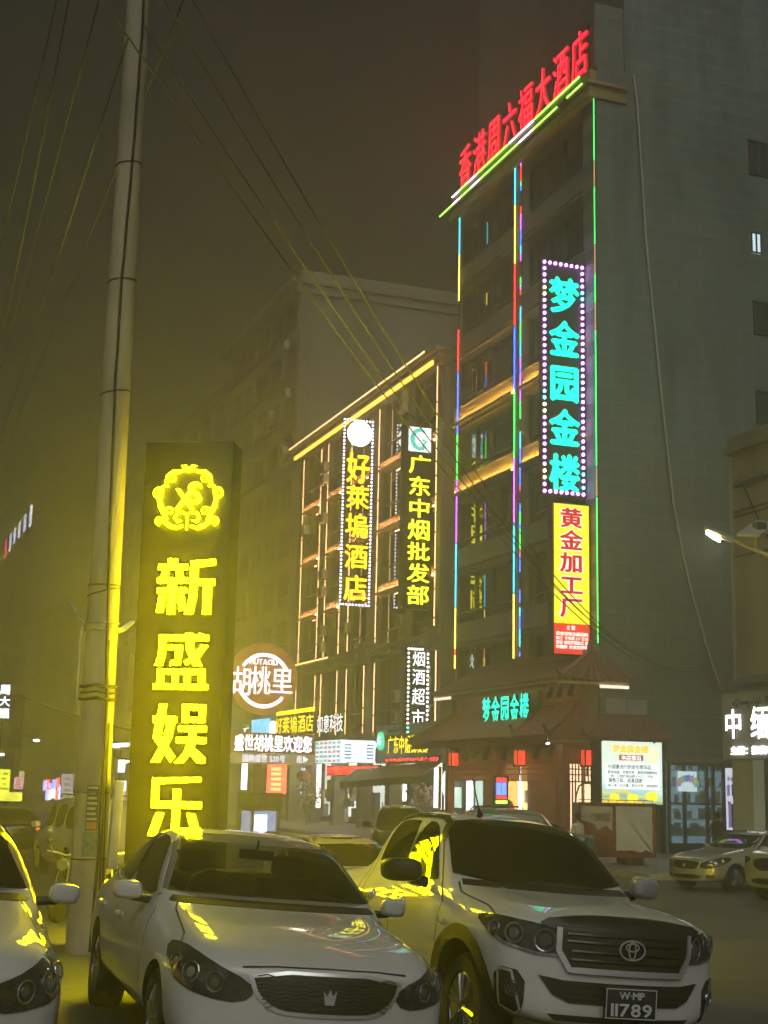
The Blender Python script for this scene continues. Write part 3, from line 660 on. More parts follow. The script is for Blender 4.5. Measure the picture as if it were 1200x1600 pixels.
b = MB(); b.box(24.22, 24.26, 47.2, 57.5, 5.76, 5.79); b.build('added_eave_strip', emit('added_eave_dim', (1, .62, .34), 4), por)
b = MB(); b.sphere((23.9, 47.0, 3.66), .10, 10, 6); b.build('eave_lamp', emit('eave_lamp', (1, .95, .85), 9), por)
COLS = (46.75, 52.4, 57.3)
b0 = None
for y in COLS:
    b = MB(); b.box(24.3, 24.6, y-.16, y+.16, SW, 3.62); b.box(24.22, 24.68, y-.24, y+.24, SW, SW+.35); b.build('column', M_redw, por, bev=.02)
b = MB(); b.box(24.4, 24.5, 46.75, 57.4, 3.05, 3.62); b.box(24.4, 26.0, 46.7, 46.8, 3.05, 3.62); b.build('frieze', M_terra, por)
b = MB(); b.box(24.34, 24.56, 46.75, 57.4, 2.88, 3.06); b.box(24.36, 24.54, 46.75, 57.4, 3.5, 3.62); b.box(24.56, 26.0, 46.64, 46.86, 2.88, 3.06); b.box(25.86, 26.0, 46.6, 46.85, SW, 3.62); b.build('beam', M_redw, por)
for y in (47.6, 48.8, 50.6, 51.6, 53.3, 54.3, 55.3, 56.4):
    b = MB(); M = FX(24.38, y, 3.05); b.prism([(-.32, .55), (.32, .55), (.26, .34), (.12, .26), (.1, .1), (0, .0), (-.1, .1), (-.12, .26), (-.26, .34)], 0, .22, M); b.build('carved_bracket', M_bracketw, por)
for y in (47.6, 48.5, 49.3):
    b = MB(); M = FX(25.24, y, 5.38); b.prism([(-.3, .5), (.3, .5), (.2, .3), (.08, .22), (0, .0), (-.08, .22), (-.2, .3)], 0, .2, M); b.build('carved_bracket', M_bracketw, por)
# lattice screens with shaped openings
def screen(y0, y1, open_):
    b = MB(); n = int((y1-y0)/.13)
    for k in range(n+1): y = y0+(y1-y0)*k/n; b.box(24.42, 24.46, y-.018, y+.018, 2.25, 2.88)
    for z in (2.25, 2.5, 2.7): b.box(24.41, 24.47, y0, y1, z-.02, z+.02)
    if open_:
        for (s, ya) in ((1, y0), (-1, y1)):
            for k in range(5): y = ya+s*.1*k; b.box(24.42, 24.46, y-.02, y+.02, SW, 2.25)
            for z in (.3, .9, 1.5, 2.0): b.box(24.41, 24.47, min(ya, ya+s*.42), max(ya, ya+s*.42), z-.02, z+.02)
            b.tube([(24.44, ya+s*.42, 1.15), (24.44, ya+s*.47, 1.35), (24.44, ya+s*.35, 1.5), (24.44, ya+s*.42, 1.8), (24.44, ya+s*.6, 2.1), (24.44, ya+s*.8, 2.22)], .035, 5)
            b.box(24.41, 24.47, ya+s*.42-.03, ya+s*.42+.03, SW, 1.2)
    b.build('lattice', M_redw, por)
screen(46.95, 52.2, True); screen(52.6, 57.1, False)
b = MB()
for k in range(10): x = 24.65+k*.13; b.box(x-.018, x+.018, 46.72, 46.76, 2.25, 2.88)
for z in (2.25, 2.5, 2.7): b.box(24.6, 25.88, 46.71, 46.77, z-.02, z+.02)
for x in (24.66, 24.78, 24.9, 25.74, 25.84): b.box(x-.02, x+.02, 46.72, 46.76, SW, 2.25)
b.tube([(24.9, 46.74, 1.3), (24.92, 46.74, 1.75), (25.05, 46.74, 2.1), (25.25, 46.74, 2.2), (25.5, 46.74, 2.2), (25.66, 46.74, 2.05), (25.74, 46.74, 1.75), (25.74, 46.74, SW)], .035, 5)
b.build('end_lattice', M_redw, por)
# shop interior seen through the porch
M_orr = emit('orange_room', (1.0, .50, .13), .62); M_cream = emit('cream_room', (1.0, .70, .42), .60)  # emission of these wall panels stands in for the lit rooms
int_ = MB(); int_.box(25.9, 25.98, 51.9, 54.8, SW, 3.1); int_.build('orange_glow_panel', M_orr, por)
b = MB(); b.box(25.9, 25.98, 47.0, 49.3, SW, 3.1); b.build('cream_glow_panel', M_cream, por)
b = MB(); b.box(25.7, 25.8, 53.0, 53.12, SW+.3, 3.2); b.build('tube_light', emit('tube_white', (1, .95, .85), 3), por)
b = MB(); b.box(25.6, 26.1, 49.4, 51.8, SW, 3.4); b.box(25.7, 26.2, 54.9, 56.4, SW, 3.5); b.build('inner_wall', M_brown, por)
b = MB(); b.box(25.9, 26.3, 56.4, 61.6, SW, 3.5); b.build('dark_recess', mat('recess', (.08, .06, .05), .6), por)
b = MB(); b.box(25.2, 25.85, 51.9, 54.5, SW, .7); b.build('counter', mat('wood_counter', (.40, .2, .09), .4, var=.3, scale=4), por)
b = MB(); b.cyl((25.9, 54.4, .95), (25.85, 54.4, .95), .55, .55, 24); b.cyl((25.87, 54.4, .95), (25.82, 54.4, .95), .3, .3, 20); b.build('round_decor', mat('copper', (.5, .2, .05), .35, .6), por)
b = MB(); b.box(25.8, 25.9, 52.2, 52.5, SW, 2.9); b.box(25.82, 25.9, 47.9, 48.0, SW, 2.9); b.box(25.85, 25.9, 52.6, 52.9, 1.4, 1.9); b.build('door_edge', M_brown, por)
b = MB()
for (y, z, h, m) in ((57.3, 1.8, 1.2, 0), (58.3, 1.2, 2.2, 1), (59.6, 1.5, .9, 0), (60.8, .9, 2.6, 1)):
    b.cur = m; b.box(25.8, 25.88, y-.3, y+.3, z-h/2, z+h/2)
b.build('shop_notice', [emit('notice_teal', (.5, .7, .62), .55), emit('notice_white', (.8, .85, .85), .75)], por)
b = MB(); b.cyl((25.6, 60.1, 2.1), (25.5, 60.1, 2.1), .62, .62, 28); b.build('round_sign', emit('round_sign_white', (.65, .85, .8), .7), por)
b = MB(); b.box(25.2, 25.4, 57.1, 61.2, SW, .95); b.build('low_counter', mat('wood_counter2', (.40, .22, .10), .45, var=.3, scale=4), por)
# green shop letters over the lower roof
t = thing('porch_sign', 'five green glowing characters standing above the lower porch roof', 'sign', (24.9, 52, 4.6))
Xg = 24.75; a = onX(757, 1110, Xg); c = onX(831, 1107, Xg); y1 = a.y; tot = a.y-c.y
zt = onX(795, 1086, Xg).z; zb = onX(795, 1131, Xg).z
b = MB(); b.box(24.95, 25.02, c.y-.1, y1+.2, zb, zt+.1); b.build('panel', mat('sign_green_dark', (.02, .08, .05), .5), t)
letters(t, '梦金园金楼', [(tot*k/5+.05, zb, tot*(k+1)/5-.02, zt) for k in range(5)], FX(Xg, y1, 0), .12, emit('green_neon2', (0.0, .80, .50), 1.0), .02)
# lanterns hanging under the eave
def lantern(y, label, x=24.1):
    b0_ = len(COL.objects); t = thing('lantern', label, 'lantern', (24.0, y, 2.75), 'red lanterns under the porch eave')
    b = MB(); b.box(23.84, 24.16, y-.16, y+.16, 2.85, 3.38); b.build('shade', emit('lantern_red', (.9, .05, .03), .55), t, bev=.02)
    b = MB()
    for dx in (-.17, .17):
        for dy in (-.17, .17): b.box(24+dx-.02, 24+dx+.02, y+dy-.02, y+dy+.02, 2.8, 3.42)
    b.box(23.78, 24.22, y-.22, y+.22, 3.38, 3.44); b.box(23.8, 24.2, y-.2, y+.2, 2.78, 2.84); b.box(23.82, 23.83, y-.01, y+.01, 2.85, 3.38); b.box(23.99, 24.01, y-.01, y+.01, 3.44, 3.62)
    b.build('frame', M_bracketw, t)
    b = MB(); b.cyl((24, y, 2.45), (24, y, 2.78), .05, .03, 6); b.build('tassel', mat('tassel', (.4, .04, .03), .7), t); t.location.x = x
lantern(46.3, 'red lantern nearest the yellow advert poster', 25.15); lantern(49.7, 'red lantern in the middle of the porch'); lantern(56.1, 'red lantern at the far left end of the porch')
# canopy and poster round the corner
Yc = 45.5
e0, e1 = onY(915, 1147, Yc), onY(1045, 1157, Yc); r0, r1 = onY(945, 1121, 46.75), onY(1011, 1123, 46.75); zE = e1.z; zR = r0.z
can = thing('tile_canopy', 'small tiled canopy over the yellow poster on the side wall', 'canopy', (e0.x+2, 46, zE))
cr = tiled('roof', (e0.x, Yc, zE), (e1.x, Yc, zE), (r0.x, 46.75, zR), (r1.x, 46.75, zR), 17, can)
b = MB(); b.tube([(r0.x, 46.75, zR+.05), ((r0.x+e0.x)/2, 46.1, (zR+zE)/2), (e0.x, Yc, zE+.06), (e0.x-.25, Yc-.15, zE+.3)], [.1, .1, .08, .04], 6); b.tube([(r1.x, 46.75, zR+.05), ((r1.x+e1.x)/2, 46.1, (zR+zE)/2+.05), (e1.x+.1, Yc, zE+.02)], [.1, .09, .08], 6); b.tube([(r0.x, 46.75, zR+.06), (r1.x, 46.75, zR+.06)], .1, 6); b.build('ridge', M_rtile, cr, smooth=40)
b = MB(); 
for x in (e0.x+.8, e1.x-.4): b.tube([(x, 45.7, zE-.05), (x, 46.86, zE-.05)], .04, 5); b.tube([(x, 45.8, zE-.05), (x, 46.86, zE-.7)], .03, 5)
b.build('bracket', M_metal, can)
M_zinc = mat('zinc_sheet', (.42, .46, .48), .45, .3, var=.2, scale=1)
a = onY(947, 1090, 46.8); c = onY(1011, 1121, 46.8)
t = thing('metal_panel', 'pale blue grey metal sheet panel on the side wall above the canopy', 'panel', (a.x, 46.8, c.z))
b = MB(); b.box(a.x, (a.x+c.x)/2-.02, 46.8, 46.87, c.z, a.z); b.box((a.x+c.x)/2+.02, c.x, 46.79, 46.87, c.z, a.z-.03); b.build('sheet', M_zinc, t)
Yp = 45.9; a = onY(940, 1155, Yp); c = onY(1035, 1257, Yp)
x0, x1, z0, z1 = a.x, c.x, c.z, a.z; W_ = x1-x0; H_ = z1-z0
t = thing('advert_poster', 'pale blue and yellow jewellery advert poster under the tiled canopy', 'poster', (x0, Yp, z0))
b = MB(); b.box(x0-.05, x1+.05, Yp+.01, Yp+.15, z0-.05, z1+.05); b.box(x0-.3, x0-.12, Yp+.05, Yp+.3, SW, z1+.2); b.box(x1+.08, x1+.2, Yp+.05, Yp+.3, SW, z1+.2); b.build('frame', M_box, t)
b = MB(); nx, nz = 36, 36
fm = bpy.data.materials.new('poster_print'); fm.use_nodes = True; nn_ = fm.node_tree.nodes; ll = fm.node_tree.links; P = nn_['Principled BSDF']
tc = nn_.new('ShaderNodeTexCoord'); nz_ = nn_.new('ShaderNodeTexNoise'); nz_.inputs['Scale'].default_value = 1.7; nz_.inputs['Detail'].default_value = 2; ll.new(tc.outputs['Generated'], nz_.inputs['Vector'])
sp = nn_.new('ShaderNodeSeparateXYZ'); ll.new(tc.outputs['Generated'], sp.inputs[0])
ma = nn_.new('ShaderNodeMath'); ma.operation = 'MULTIPLY_ADD'; ma.inputs[1].default_value = .55; ll.new(nz_.outputs[0], ma.inputs[0]); ll.new(sp.outputs[2], ma.inputs[2])
rp = nn_.new('ShaderNodeValToRGB'); ll.new(ma.outputs[0], rp.inputs[0])
e_ = rp.color_ramp.elements; e_[0].position = .30; e_[0].color = (.85, .62, .06, 1); e_[1].position = .62; e_[1].color = (.66, .84, .78, 1)
for pos, col in ((.36, (.12, .42, .45, 1)), (.42, (.75, .68, .12, 1)), (.48, (.30, .60, .60, 1)), (1.2, (.72, .85, .72, 1))):
    k = e_.new(min(pos, 1)); k.color = col
ll.new(rp.outputs[0], P.inputs['Emission Color']); P.inputs['Emission Strength'].default_value = 1.5; P.inputs['Base Color'].default_value = (.4, .45, .4, 1)
b = MB(); b.box(x0, x1, Yp-.02, Yp, z0, z1); b.build('face', fm, t)
Mt = FY(x0, Yp-.02, z0); gold = emit('poster_gold', (.85, .42, .02), .8); brown = emit('poster_brown', (.45, .06, .06), .4); pale = emit('poster_pale', (.80, .90, .88), .62); ink = mat('poster_ink', (.05, .09, .11), .5)
b = MB(); text(b, '梦金园金楼', .17*W_, .77*W_, .80*H_, .92*H_, Mt, .05, 0, .006, 2); b.build('heading', gold, t)
b = MB(); b.box(x0+.28*W_, x0+.68*W_, Yp-.03, Yp-.02, z0+.68*H_, z0+.765*H_); bd = b.build('badge', brown, t, bev=.008)
b = MB(); text(b, '本店推出', .31*W_, .65*W_, .685*H_, .76*H_, Mt, .03, 0, .016, 1); b.build('badge_lettering', pale, bd)
b = MB(); b.box(x0+.06*W_, x0+.94*W_, Yp-.028, Yp-.02, z0+.23*H_, z0+.64*H_); bx = b.build('text_panel', pale, t)
b = MB()
for s, u0, u1, v0, v1, bo in (('中国最流行的金包银饰品，', .09, .88, .54, .615, .02), ('卧龙吉金、月老红包、首饰定制换饰全', .09, .92, .465, .52, .03), ('一样，口碑万家品质十分之二不到', .09, .84, .405, .455, .02), ('保色三年、终身回收！', .10, .72, .325, .40, .03), ('结小孩、办大事、娶仪式节，值得拥有', .09, .92, .26, .31, .02)):
    text(b, s, u0*W_, u1*W_, v0*H_, v1*H_, Mt, bo, 0, .012, 1)
b.build('lettering', ink, bx)
b = MB()
for k in range(26): an = k*2*math.pi/26; an2 = an+.3; b.tube([(x0+(.85+.055*math.cos(an)+.02*math.sin(an))*W_, Yp-.03, z0+(.75+.1*math.sin(an))*H_), (x0+(.85+.055*math.cos(an2)+.02*math.sin(an2))*W_, Yp-.03, z0+(.75+.1*math.sin(an2))*H_)], .02, 4)
for u, v, r in ((.2, .1, .07), (.5, .09, .08), (.82, .12, .09)): b.sphere((x0+u*W_, Yp-.02, z0+v*H_), r*W_, 10, 6, (1.2, .06, .8))
b.build('gold_picture', emit('poster_yellow', (.9, .62, .03), .75), t)
# barber style display with red and blue tubes on a stand
Yd = 44.0; a = onY(775, 1214, Yd); c = onY(793, 1258, Yd); x0, x1, z1, z0 = a.x, c.x, a.z, c.z
t = thing('led_display', 'red and blue tube display standing before the porch', 'light display', (x0, Yd, SW))
b = MB(); b.box(x0-.05, x1+.05, Yd+.05, Yd+.15, z0-.08, z1+.05); b.box(x0+.1, x0+.2, Yd+.08, Yd+.14, SW, z0); b.box(x1-.2, x1-.1, Yd+.08, Yd+.14, SW, z0); b.build('frame', M_box, t)
w_ = x1-x0
for m, s in ((ec('red', 1.6), ((.25, .83, .97), (.7, .83, .97), (.25, .22, .33), (.7, .22, .33))), (emit('blue_tube', (.08, .14, .9), 1.5), ((.25, .36, .8), (.7, .36, .8))), (ec('lime', .9), ((.5, .05, .16),))):
    for u, v0, v1 in s:
        b = MB(); r = .45 if v1 < .2 else .17; b.box(x0+(u-r)*w_, x0+(u+r)*w_, Yd-.03, Yd+.05, z0+v0*(z1-z0), z0+v1*(z1-z0)); b.build('tube', m, t, bev=.01)
# ================================================================== SHOPFRONTS UNDER THE LOWER HOTEL
Xs = 25.6
def fx_sign(name, label, cat, s, px, X, m, bold=.02, depth=.08, board=None, bpx=None, res=2, group=None, pad=.1):
    """glowing lettering on the shop line, facing the road: px = left x, right x, top y, bottom y in the middle"""
    xl, xr, yt, yb = px; a = onX(xl, (yt+yb)/2, X); c = onX(xr, (yt+yb)/2, X); zt = onX((xl+xr)/2, yt, X).z; zb = onX((xl+xr)/2, yb, X).z
    t = thing(name, label, cat, (X, a.y, zb), group); tot = a.y-c.y
    if board: b = MB(); b.box(X+.02, X+.22, c.y-pad, a.y+pad, zb-pad, zt+pad); b.build('board', board, t)
    n = len(s)
    if n: letters(t, s, [(tot*k/n+.02, zb, tot*(k+1)/n-.02, zt) for k in range(n)], FX(X, a.y, 0), depth, m, bold, res)
    return t, a.y, tot, zb, zt
m_y = emit('yellow_neon', (1, .78, .02), 1.3); m_w = emit('white_neon', (1, 1, 1), .95)
M_dgrey = mat('fascia_dark', (.05, .05, .055), .5)
t, ya, tot, zb, zt = fx_sign('shop_sign', 'yellow glowing hotel name over the shop line, white dome left of it', 'sign', '好萊塢酒店', (431, 491, 1118, 1146), Xs, m_y, .0, .04, board=M_dgrey)
b = MB(); q = random.Random(2)
for k in range(12): y = ya-tot*(k+.2)/12; b.box(Xs-.02, Xs+.02, y-tot/22, y, zt+.12, zt+.34); b.box(Xs-.02, Xs+.02, y-tot/15, y-tot/30, zt+q.uniform(.15, .3), zt+.36)
b.build('small_lettering', m_y, t)
b = MB(); b.cyl((Xs-.05, ya+.75, zb+.3), (Xs+.1, ya+.75, zb+.3), .62, .62, 24); b.build('dome_lamp', emit('dome_white', (1, .97, .85), 1.4), t)
fx_sign('shop_sign', 'white glowing characters between the yellow hotel name and the menu box', 'sign', '如意科技', (496, 537, 1116, 1145), Xs, m_w, .0, .04)
fx_sign('shop_sign', 'white half hidden shop characters above the brown direction board', 'sign', '加工', (363, 392, 1137, 1150), Xs, m_w, .02, board=M_dgrey)
t, ya, tot, zb, zt = fx_sign('lightbox_sign', 'blue picture lightboxes between white and yellow shop names', 'lightbox', '', (393, 418, 1124, 1147), Xs, None)
b = MB(); b.box(Xs, Xs+.2, ya-tot*.47, ya, zb, zt); b.box(Xs, Xs+.2, ya-tot, ya-tot*.53, zb, zt); b.build('picture', emit('blue_picture', (.10, .42, .75), 1.0), t)
# menu light boxes
Xm = 24.6
def px_box(xl, xr, yt, yb, X): a = onX(xl, (yt+yb)/2, X); c = onX(xr, (yt+yb)/2, X); return a.y, c.y, onX((xl+xr)/2, yb, X).z, onX((xl+xr)/2, yt, X).z
ya, yc, zb, zt = px_box(493, 533, 1157, 1192, Xm)
t = thing('menu_lightbox', 'white lightbox with a grid of small coloured pictures', 'lightbox', (Xm, ya, zb))
b = MB(); b.box(Xm, Xm+.3, yc, ya, zb, zt); b.build('face', emit('menu_white', (.8, .92, .98), .6), t)
q = random.Random(9); mm = [emit('menu_'+n, c, .4) for n, c in (('teal', (.25, .6, .65)), ('pink', (.75, .35, .4)), ('green', (.3, .6, .35)), ('grey', (.4, .45, .5)))]
b = MB()
for r in range(5):
    for k in range(6):
        b.cur = q.randrange(4); y = ya-(ya-yc)*(k+.12)/6; z = zb+(zt-zb)*(r+.15)/5; b.box(Xm-.02, Xm, y-(ya-yc)*.11, y, z, z+(zt-zb)*.12)
b.build('picture_grid', mm, t)
Yq = 65.8; a = onY(535, 1156, Yq); c = onY(586, 1192, Yq)
t = thing('menu_lightbox', 'plain bright white lightbox right of the coloured menu grid', 'lightbox', (a.x, Yq, c.z))
b = MB(); b.box(a.x, c.x, Yq, Yq+.3, c.z, a.z); b.build('face', emit('menu_white2', (.78, .9, 1), .62), t)
b = MB()
for u in (.07, .74):
    for k in range(5): b.box(a.x+(c.x-a.x)*u, a.x+(c.x-a.x)*(u+.2), Yq-.02, Yq, c.z+(a.z-c.z)*(.16+.15*k), c.z+(a.z-c.z)*(.22+.15*k))
b.build('print', emit('print_navy2', (.1, .18, .3), .5), t)
# tobacco shop fascia
Xf = 24.9; ya, yc, zb, zt = px_box(587, 690, 1133, 1192, Xf)
t = thing('shop_signboard', 'grey board with yellow tobacco shop characters and a green roundel', 'sign', (Xf, ya, zb))
b = MB(); b.box(Xf, Xf+.5, yc, ya, zb, zt+.1); b.build('board', mat('fascia_grey', (.33, .36, .35), .5), t, bev=.04)
p = onX(596, 1161, Xf); rr = 18/FOC*60*.9
b = MB(); b.cyl((Xf, p.y, p.z+.1), (Xf-.1, p.y, p.z+.1), rr*1.0, rr*1.0, 32); rd = b.build('roundel', emit('roundel_green', (.03, .50, .26), .9), t)
b = MB(); text(b, 'G', -rr*.6, rr*.5, -rr*.65, rr*.75, FX(Xf-.1, p.y, p.z+.1), .05, .02, 0, 2); b.build('roundel_mark', emit('mark_mint', (.6, .95, .8), .9), rd)
a1 = onX(607, 1163, Xf).y; a2 = onX(672, 1163, Xf).y; z0 = onX(640, 1178, Xf).z; z1 = onX(640, 1148, Xf).z; n = 7; tot = a1-a2
letters(t, '广东中烟批发部', [(tot*k/n+.02, z0, tot*(k+1)/n-.02, z1) for k in range(n)], FX(Xf, a1, 0), .05, m_y, .01)
b = MB(); b.box(Xf-.12, Xf, yc+.1, a1+.2, zb+.02, z0-.12); lb = b.build('led_board', M_black, t)
b = MB(); q = random.Random(4); L = a1-yc
for k in range(34): y = a1-L*k/34; b.box(Xf-.15, Xf-.12, y-L/34*q.uniform(.4, .85), y, zb+.06+q.uniform(0, .1), z0-.18-q.uniform(0, .12))
b.build('led_text', ec('red', 1.6), lb)
b = MB(); q = random.Random(14); ab = onX(605, 1139, Xf).y; zz = onX(620, 1140, Xf).z
text(b, 'ဆေးလိပ်လက်ကား', 0, ab-onX(632, 1139, Xf).y, zz-.16, zz+.12, FX(Xf, ab, 0), .01, .02, 0, 1); b.build('burmese_lettering', M_black, t)
# red moving text board and awning
ya, yc, zb, zt = px_box(511, 592, 1196, 1212, 25.3)
t = thing('led_board', 'red running text board tucked above the grey awning', 'sign', (25.3, ya, zb))
b = MB(); b.box(25.3, 25.5, yc, ya, zb, zt); b.build('panel', mat('led_back', (.12, .01, .01), .5), t)
b = MB(); q = random.Random(6)
for k in range(22):
    y = ya-(ya-yc)*(k+.1)/22; w_ = (ya-yc)/22*.8; b.box(25.27, 25.3, y-w_*.25, y, zb+.05, zt-.05); b.box(25.27, 25.3, y-w_, y, zb+(zt-zb)*q.uniform(.2, .7), zb+(zt-zb)*.82)
b.build('led_text', ec('red', 1.6), t)
e0 = onX(531, 1222, 23.0); e1 = onX(660, 1212, 23.0); r0 = onX(560, 1199, 25.5); r1 = onX(690, 1190, 25.5)
t = thing('awning', 'dark grey fabric awning sloping out over the shop doors', 'awning', (24, (e0.y+e1.y)/2, e0.z))
b = MB(); n = 40
vsA = []; 
for k in range(n+1):
    u = k/n; p = V((23.0, e0.y+(e1.y-e0.y)*u, e0.z+(e1.z-e0.z)*u)); q_ = V((25.5, r0.y+(r1.y-r0.y)*u, r0.z+(r1.z-r0.z)*u)); f = -.28-(.05 if k % 2 else 0)
    vsA += [q_, p, p+V((0.02*(k % 2), 0, f))]
b.add(vsA, [(k*3+j, k*3+j+1, k*3+j+4, k*3+j+3) for k in range(n) for j in range(2)]); b.build('fabric', mat('awning_grey', (.15, .15, .14), .8, var=.3, scale=2), t)
b = MB(); b.tube([e0, onX(560, 1199, 25.5)], .04, 5); b.tube([e1, r1], .04, 5); b.build('arm', M_metal, t)
# bays behind: back wall, pillars, glowing doors
sf = thing('shop_row', 'row of open shop bays at street level under the lower hotel', 'shopfronts', (26, 75, SW))
b = MB(); b.box(27.6, 27.8, 61.9, 106, SW, 4.3); b.build('back_wall', mat('shop_back', (.20, .18, .16), .7, var=.4, scale=1), sf)
b = MB(); b.box(24.9, 27.6, 61.9, 86, 4.1, 4.4); b.build('soffit', M_dgrey, sf)
for y in (63.0, 67.2, 71.5, 75.8, 80, 84.3):
    b = MB(); b.box(25.3, 25.9, y-.3, y+.3, SW, 4.1); b.build('pier', M_conc, sf)
def bay(y0, y1, m, z0=SW+.4, z1=3.2, X=27.55): b = MB(); b.box(X, X+.06, y0, y1, z0, z1); b.build('lit_interior', m, sf)
M_int = emit('shop_cool', (.62, .66, .60), .55); M_int2 = emit('shop_warm', (.80, .66, .46), .95)
for y in (65, 69.3, 73.6, 77.9, 82.2):
    b = MB(); b.box(25.6, 25.7, y-1.1, y+1.1, 4.0, 4.08); b.box(27.0, 27.1, y-1.1, y+1.1, 4.0, 4.08); b.build('tube_light', emit('added_bay_tube', (1, .95, .85), 12), sf)  # ceiling tubes added to brighten the bays and the pavement
bay(63.4, 66.8, M_int2); bay(67.6, 71.1, emit('shop_dim', (.55, .46, .34), .55)); bay(71.9, 75.4, M_int); bay(76.2, 79.6, emit('shop_cool2', (.75, .75, .68), .7)); bay(80.4, 84.0, M_int); bay(86.5, 95, M_int2)
q = random.Random(21)
for k in range(46):
    y = q.uniform(63.2, 84); z = q.uniform(SW, 1.6); b = MB() if k == 0 else b; b.cur = q.randrange(4); h = q.uniform(.4, 1.3); b.box(27.0, 27.3, y, y+q.uniform(.3, .7), z, z+h)
b.build('shelf_goods', cols_, sf)
for y in (64.4, 66.0, 68.5, 70.2, 73.6, 77.8, 82.0):
    b = MB(); b.box(26.6, 26.7, y-.06, y+.06, SW, 3.3); b.box(26.6, 26.7, y-.9, y+.9, 3.2, 3.3); b.build('door_frame', M_frame, sf)
def vlight(label, px, X, col, s, name='vertical_lightbox', txt=None, tm=None):
    ya, yc, zb, zt = px_box(*px, X); t = thing(name, label, 'lightbox', (X, ya, zb))
    b = MB(); b.box(X+.02, X+.15, yc-.04, ya+.04, zb-.04, zt+.04); b.build('case', M_box, t)
    b = MB(); b.box(X, X+.02, yc, ya, zb, zt); b.build('face', emit('face_%d' % len(MATS), col, s), t)
    if txt:
        b = MB(); n = len(txt); h = (zt-zb)/n; w_ = ya-yc
        for k, ch in enumerate(txt): text(b, ch, w_*.1, w_*.9, zt-(k+1)*h+h*.12, zt-k*h-h*.12, FX(X-.005, ya, 0), .03, .02, 0, 1)
        b.build('lettering', tm, t)
    return t
vlight('red lightbox with pale orange marks in the shop row behind the board', (417, 447, 1194, 1240), 25.4, (1, .12, .07), 1.1, txt=None)
ya, yc, zb, zt = px_box(424, 438, 1197, 1237, 25.38); b = MB()
for k in range(5): b.box(25.36, 25.4, yc, ya, zb+(zt-zb)*(k/5+.04), zb+(zt-zb)*(k/5+.14))
b.build('marks', emit('mark_orange', (1, .5, .2), 1.2), COL.objects[[o.name for o in COL.objects if o.name.startswith('vertical_lightbox')][-1]])
vlight('narrow white lit strip board at the far left of the shop row', (377, 386, 1193, 1234), 25.4, (.8, .9, 1), 1.1)
vlight('tall white lit board beside the red running text board', (494, 501, 1194, 1262), 25.2, (.9, .92, .85), 1.0)
vlight('slim blue and white lit board behind the round red lantern', (470, 476, 1200, 1243), 25.6, (.3, .55, .9), .8)
vlight('glowing red upright board in the doorway under the awning', (528, 536, 1224, 1262), 26.2, (1, .1, .05), 1.0)
vlight('white upright light tube box by the porch left column', (678, 684, 1199, 1262), 24.6, (.95, 1, .92), 1.2)
vlight('small white lit sign under the right part of the awning', (614, 638, 1206, 1216), 24.6, (.8, .9, 1), 1.1)
vlight('upright white lit board below the small lit sign', (629, 635, 1216, 1252), 25.2, (.85, .92, .95), .95)
# round red lantern on a string and a half moon lamp
p = onX(474, 1213, 24.5)
t = thing('round_lantern', 'round red lantern hanging in front of the shop row', 'lantern', p)
b = MB(); b.sphere(p, .42, 16, 10, (1, 1, .82)); b.build('shade', mat('lantern_cloth', (.35, .06, .03), .5), t, smooth=60)
b = MB(); b.cyl(p+V((0, 0, .3)), p+V((0, 0, 1.1)), .015, .015, 5); b.cyl(p-V((0, 0, .34)), p-V((0, 0, .7)), .06, .1, 8); b.build('tassel', mat('tassel', (.4, .04, .03), .7), t)
p = onX(594, 1218, 24.2)
t = thing('half_round_lamp', 'white half round lamp glowing under the awning', 'lamp', p)
b = MB(); b.sphere(p, .42, 16, 8, (.3, 1, .35)); b.build('shade', emit('half_lamp', (.85, 1, .95), 1.6), t, smooth=60); b = MB(); b.cyl(p, p+V((0, 0, .9)), .02, .02, 6); b.build('hanger', M_metal, t)
# flower stand
p = onX(480, 1300, 24.0); p = onZ(478, 1288, SW+.0) if False else V((23.5, onX(480, 1270, 23.5).y, SW))
t = thing('flower_stand', 'big pale bouquet on a stand before the shop row', 'flowers', p)
b = MB(); b.tube([p, p+V((0, 0, .9))], .05, 6); b.lathe([(.15, 0), (.3, .5), (.36, .55)], p+V((0, 0, .6)), n=12); b.build('stand', M_conc, t)
b = MB(); q = random.Random(8)
for k in range(260):
    d = V((q.gauss(0, 1), q.gauss(0, 1), q.gauss(0, 1))).normalized()*q.uniform(.3, .8); c_ = p+V((0, 0, 1.75))+V((d.x, d.y, d.z*1.1)); u = V((q.gauss(0, 1), q.gauss(0, 1), q.gauss(0, 1))).normalized()*.1; v_ = u.orthogonal().normalized()*.08
    b.cur = 0 if q.random() < .6 else 1; b.add([c_-u, c_+v_, c_+u, c_-v_], [(0, 1, 2, 3)])
b.build('blossom', [mat('petal_pale', (.55, .45, .38), .7), mat('leaf_dull', (.10, .13, .05), .6)], t)
p = V((24.2, onX(657, 1260, 24.2).y, SW))
t = thing('flower_stand', 'pink flower arrangement left of the porch column', 'flowers', p)
b = MB(); b.lathe([(.2, 0), (.35, .7), (.4, .8)], p, n=12); b.build('pot', M_conc, t)
b = MB()
for k in range(240):
    d = V((q.gauss(0, 1), q.gauss(0, 1), q.gauss(0, 1))).normalized()*q.uniform(.3, .85); c_ = p+V((0, 0, 1.7))+V((d.x*.8, d.y*1.2, d.z*.8)); u = V((q.gauss(0, 1), q.gauss(0, 1), q.gauss(0, 1))).normalized()*.11; v_ = u.orthogonal().normalized()*.09
    b.cur = 0 if q.random() < .7 else 1; b.add([c_-u, c_+v_, c_+u, c_-v_], [(0, 1, 2, 3)])
b.build('blossom', [mat('petal_pink', (.6, .36, .34), .7), mat('leaf_dull', (.10, .13, .05), .6)], t)
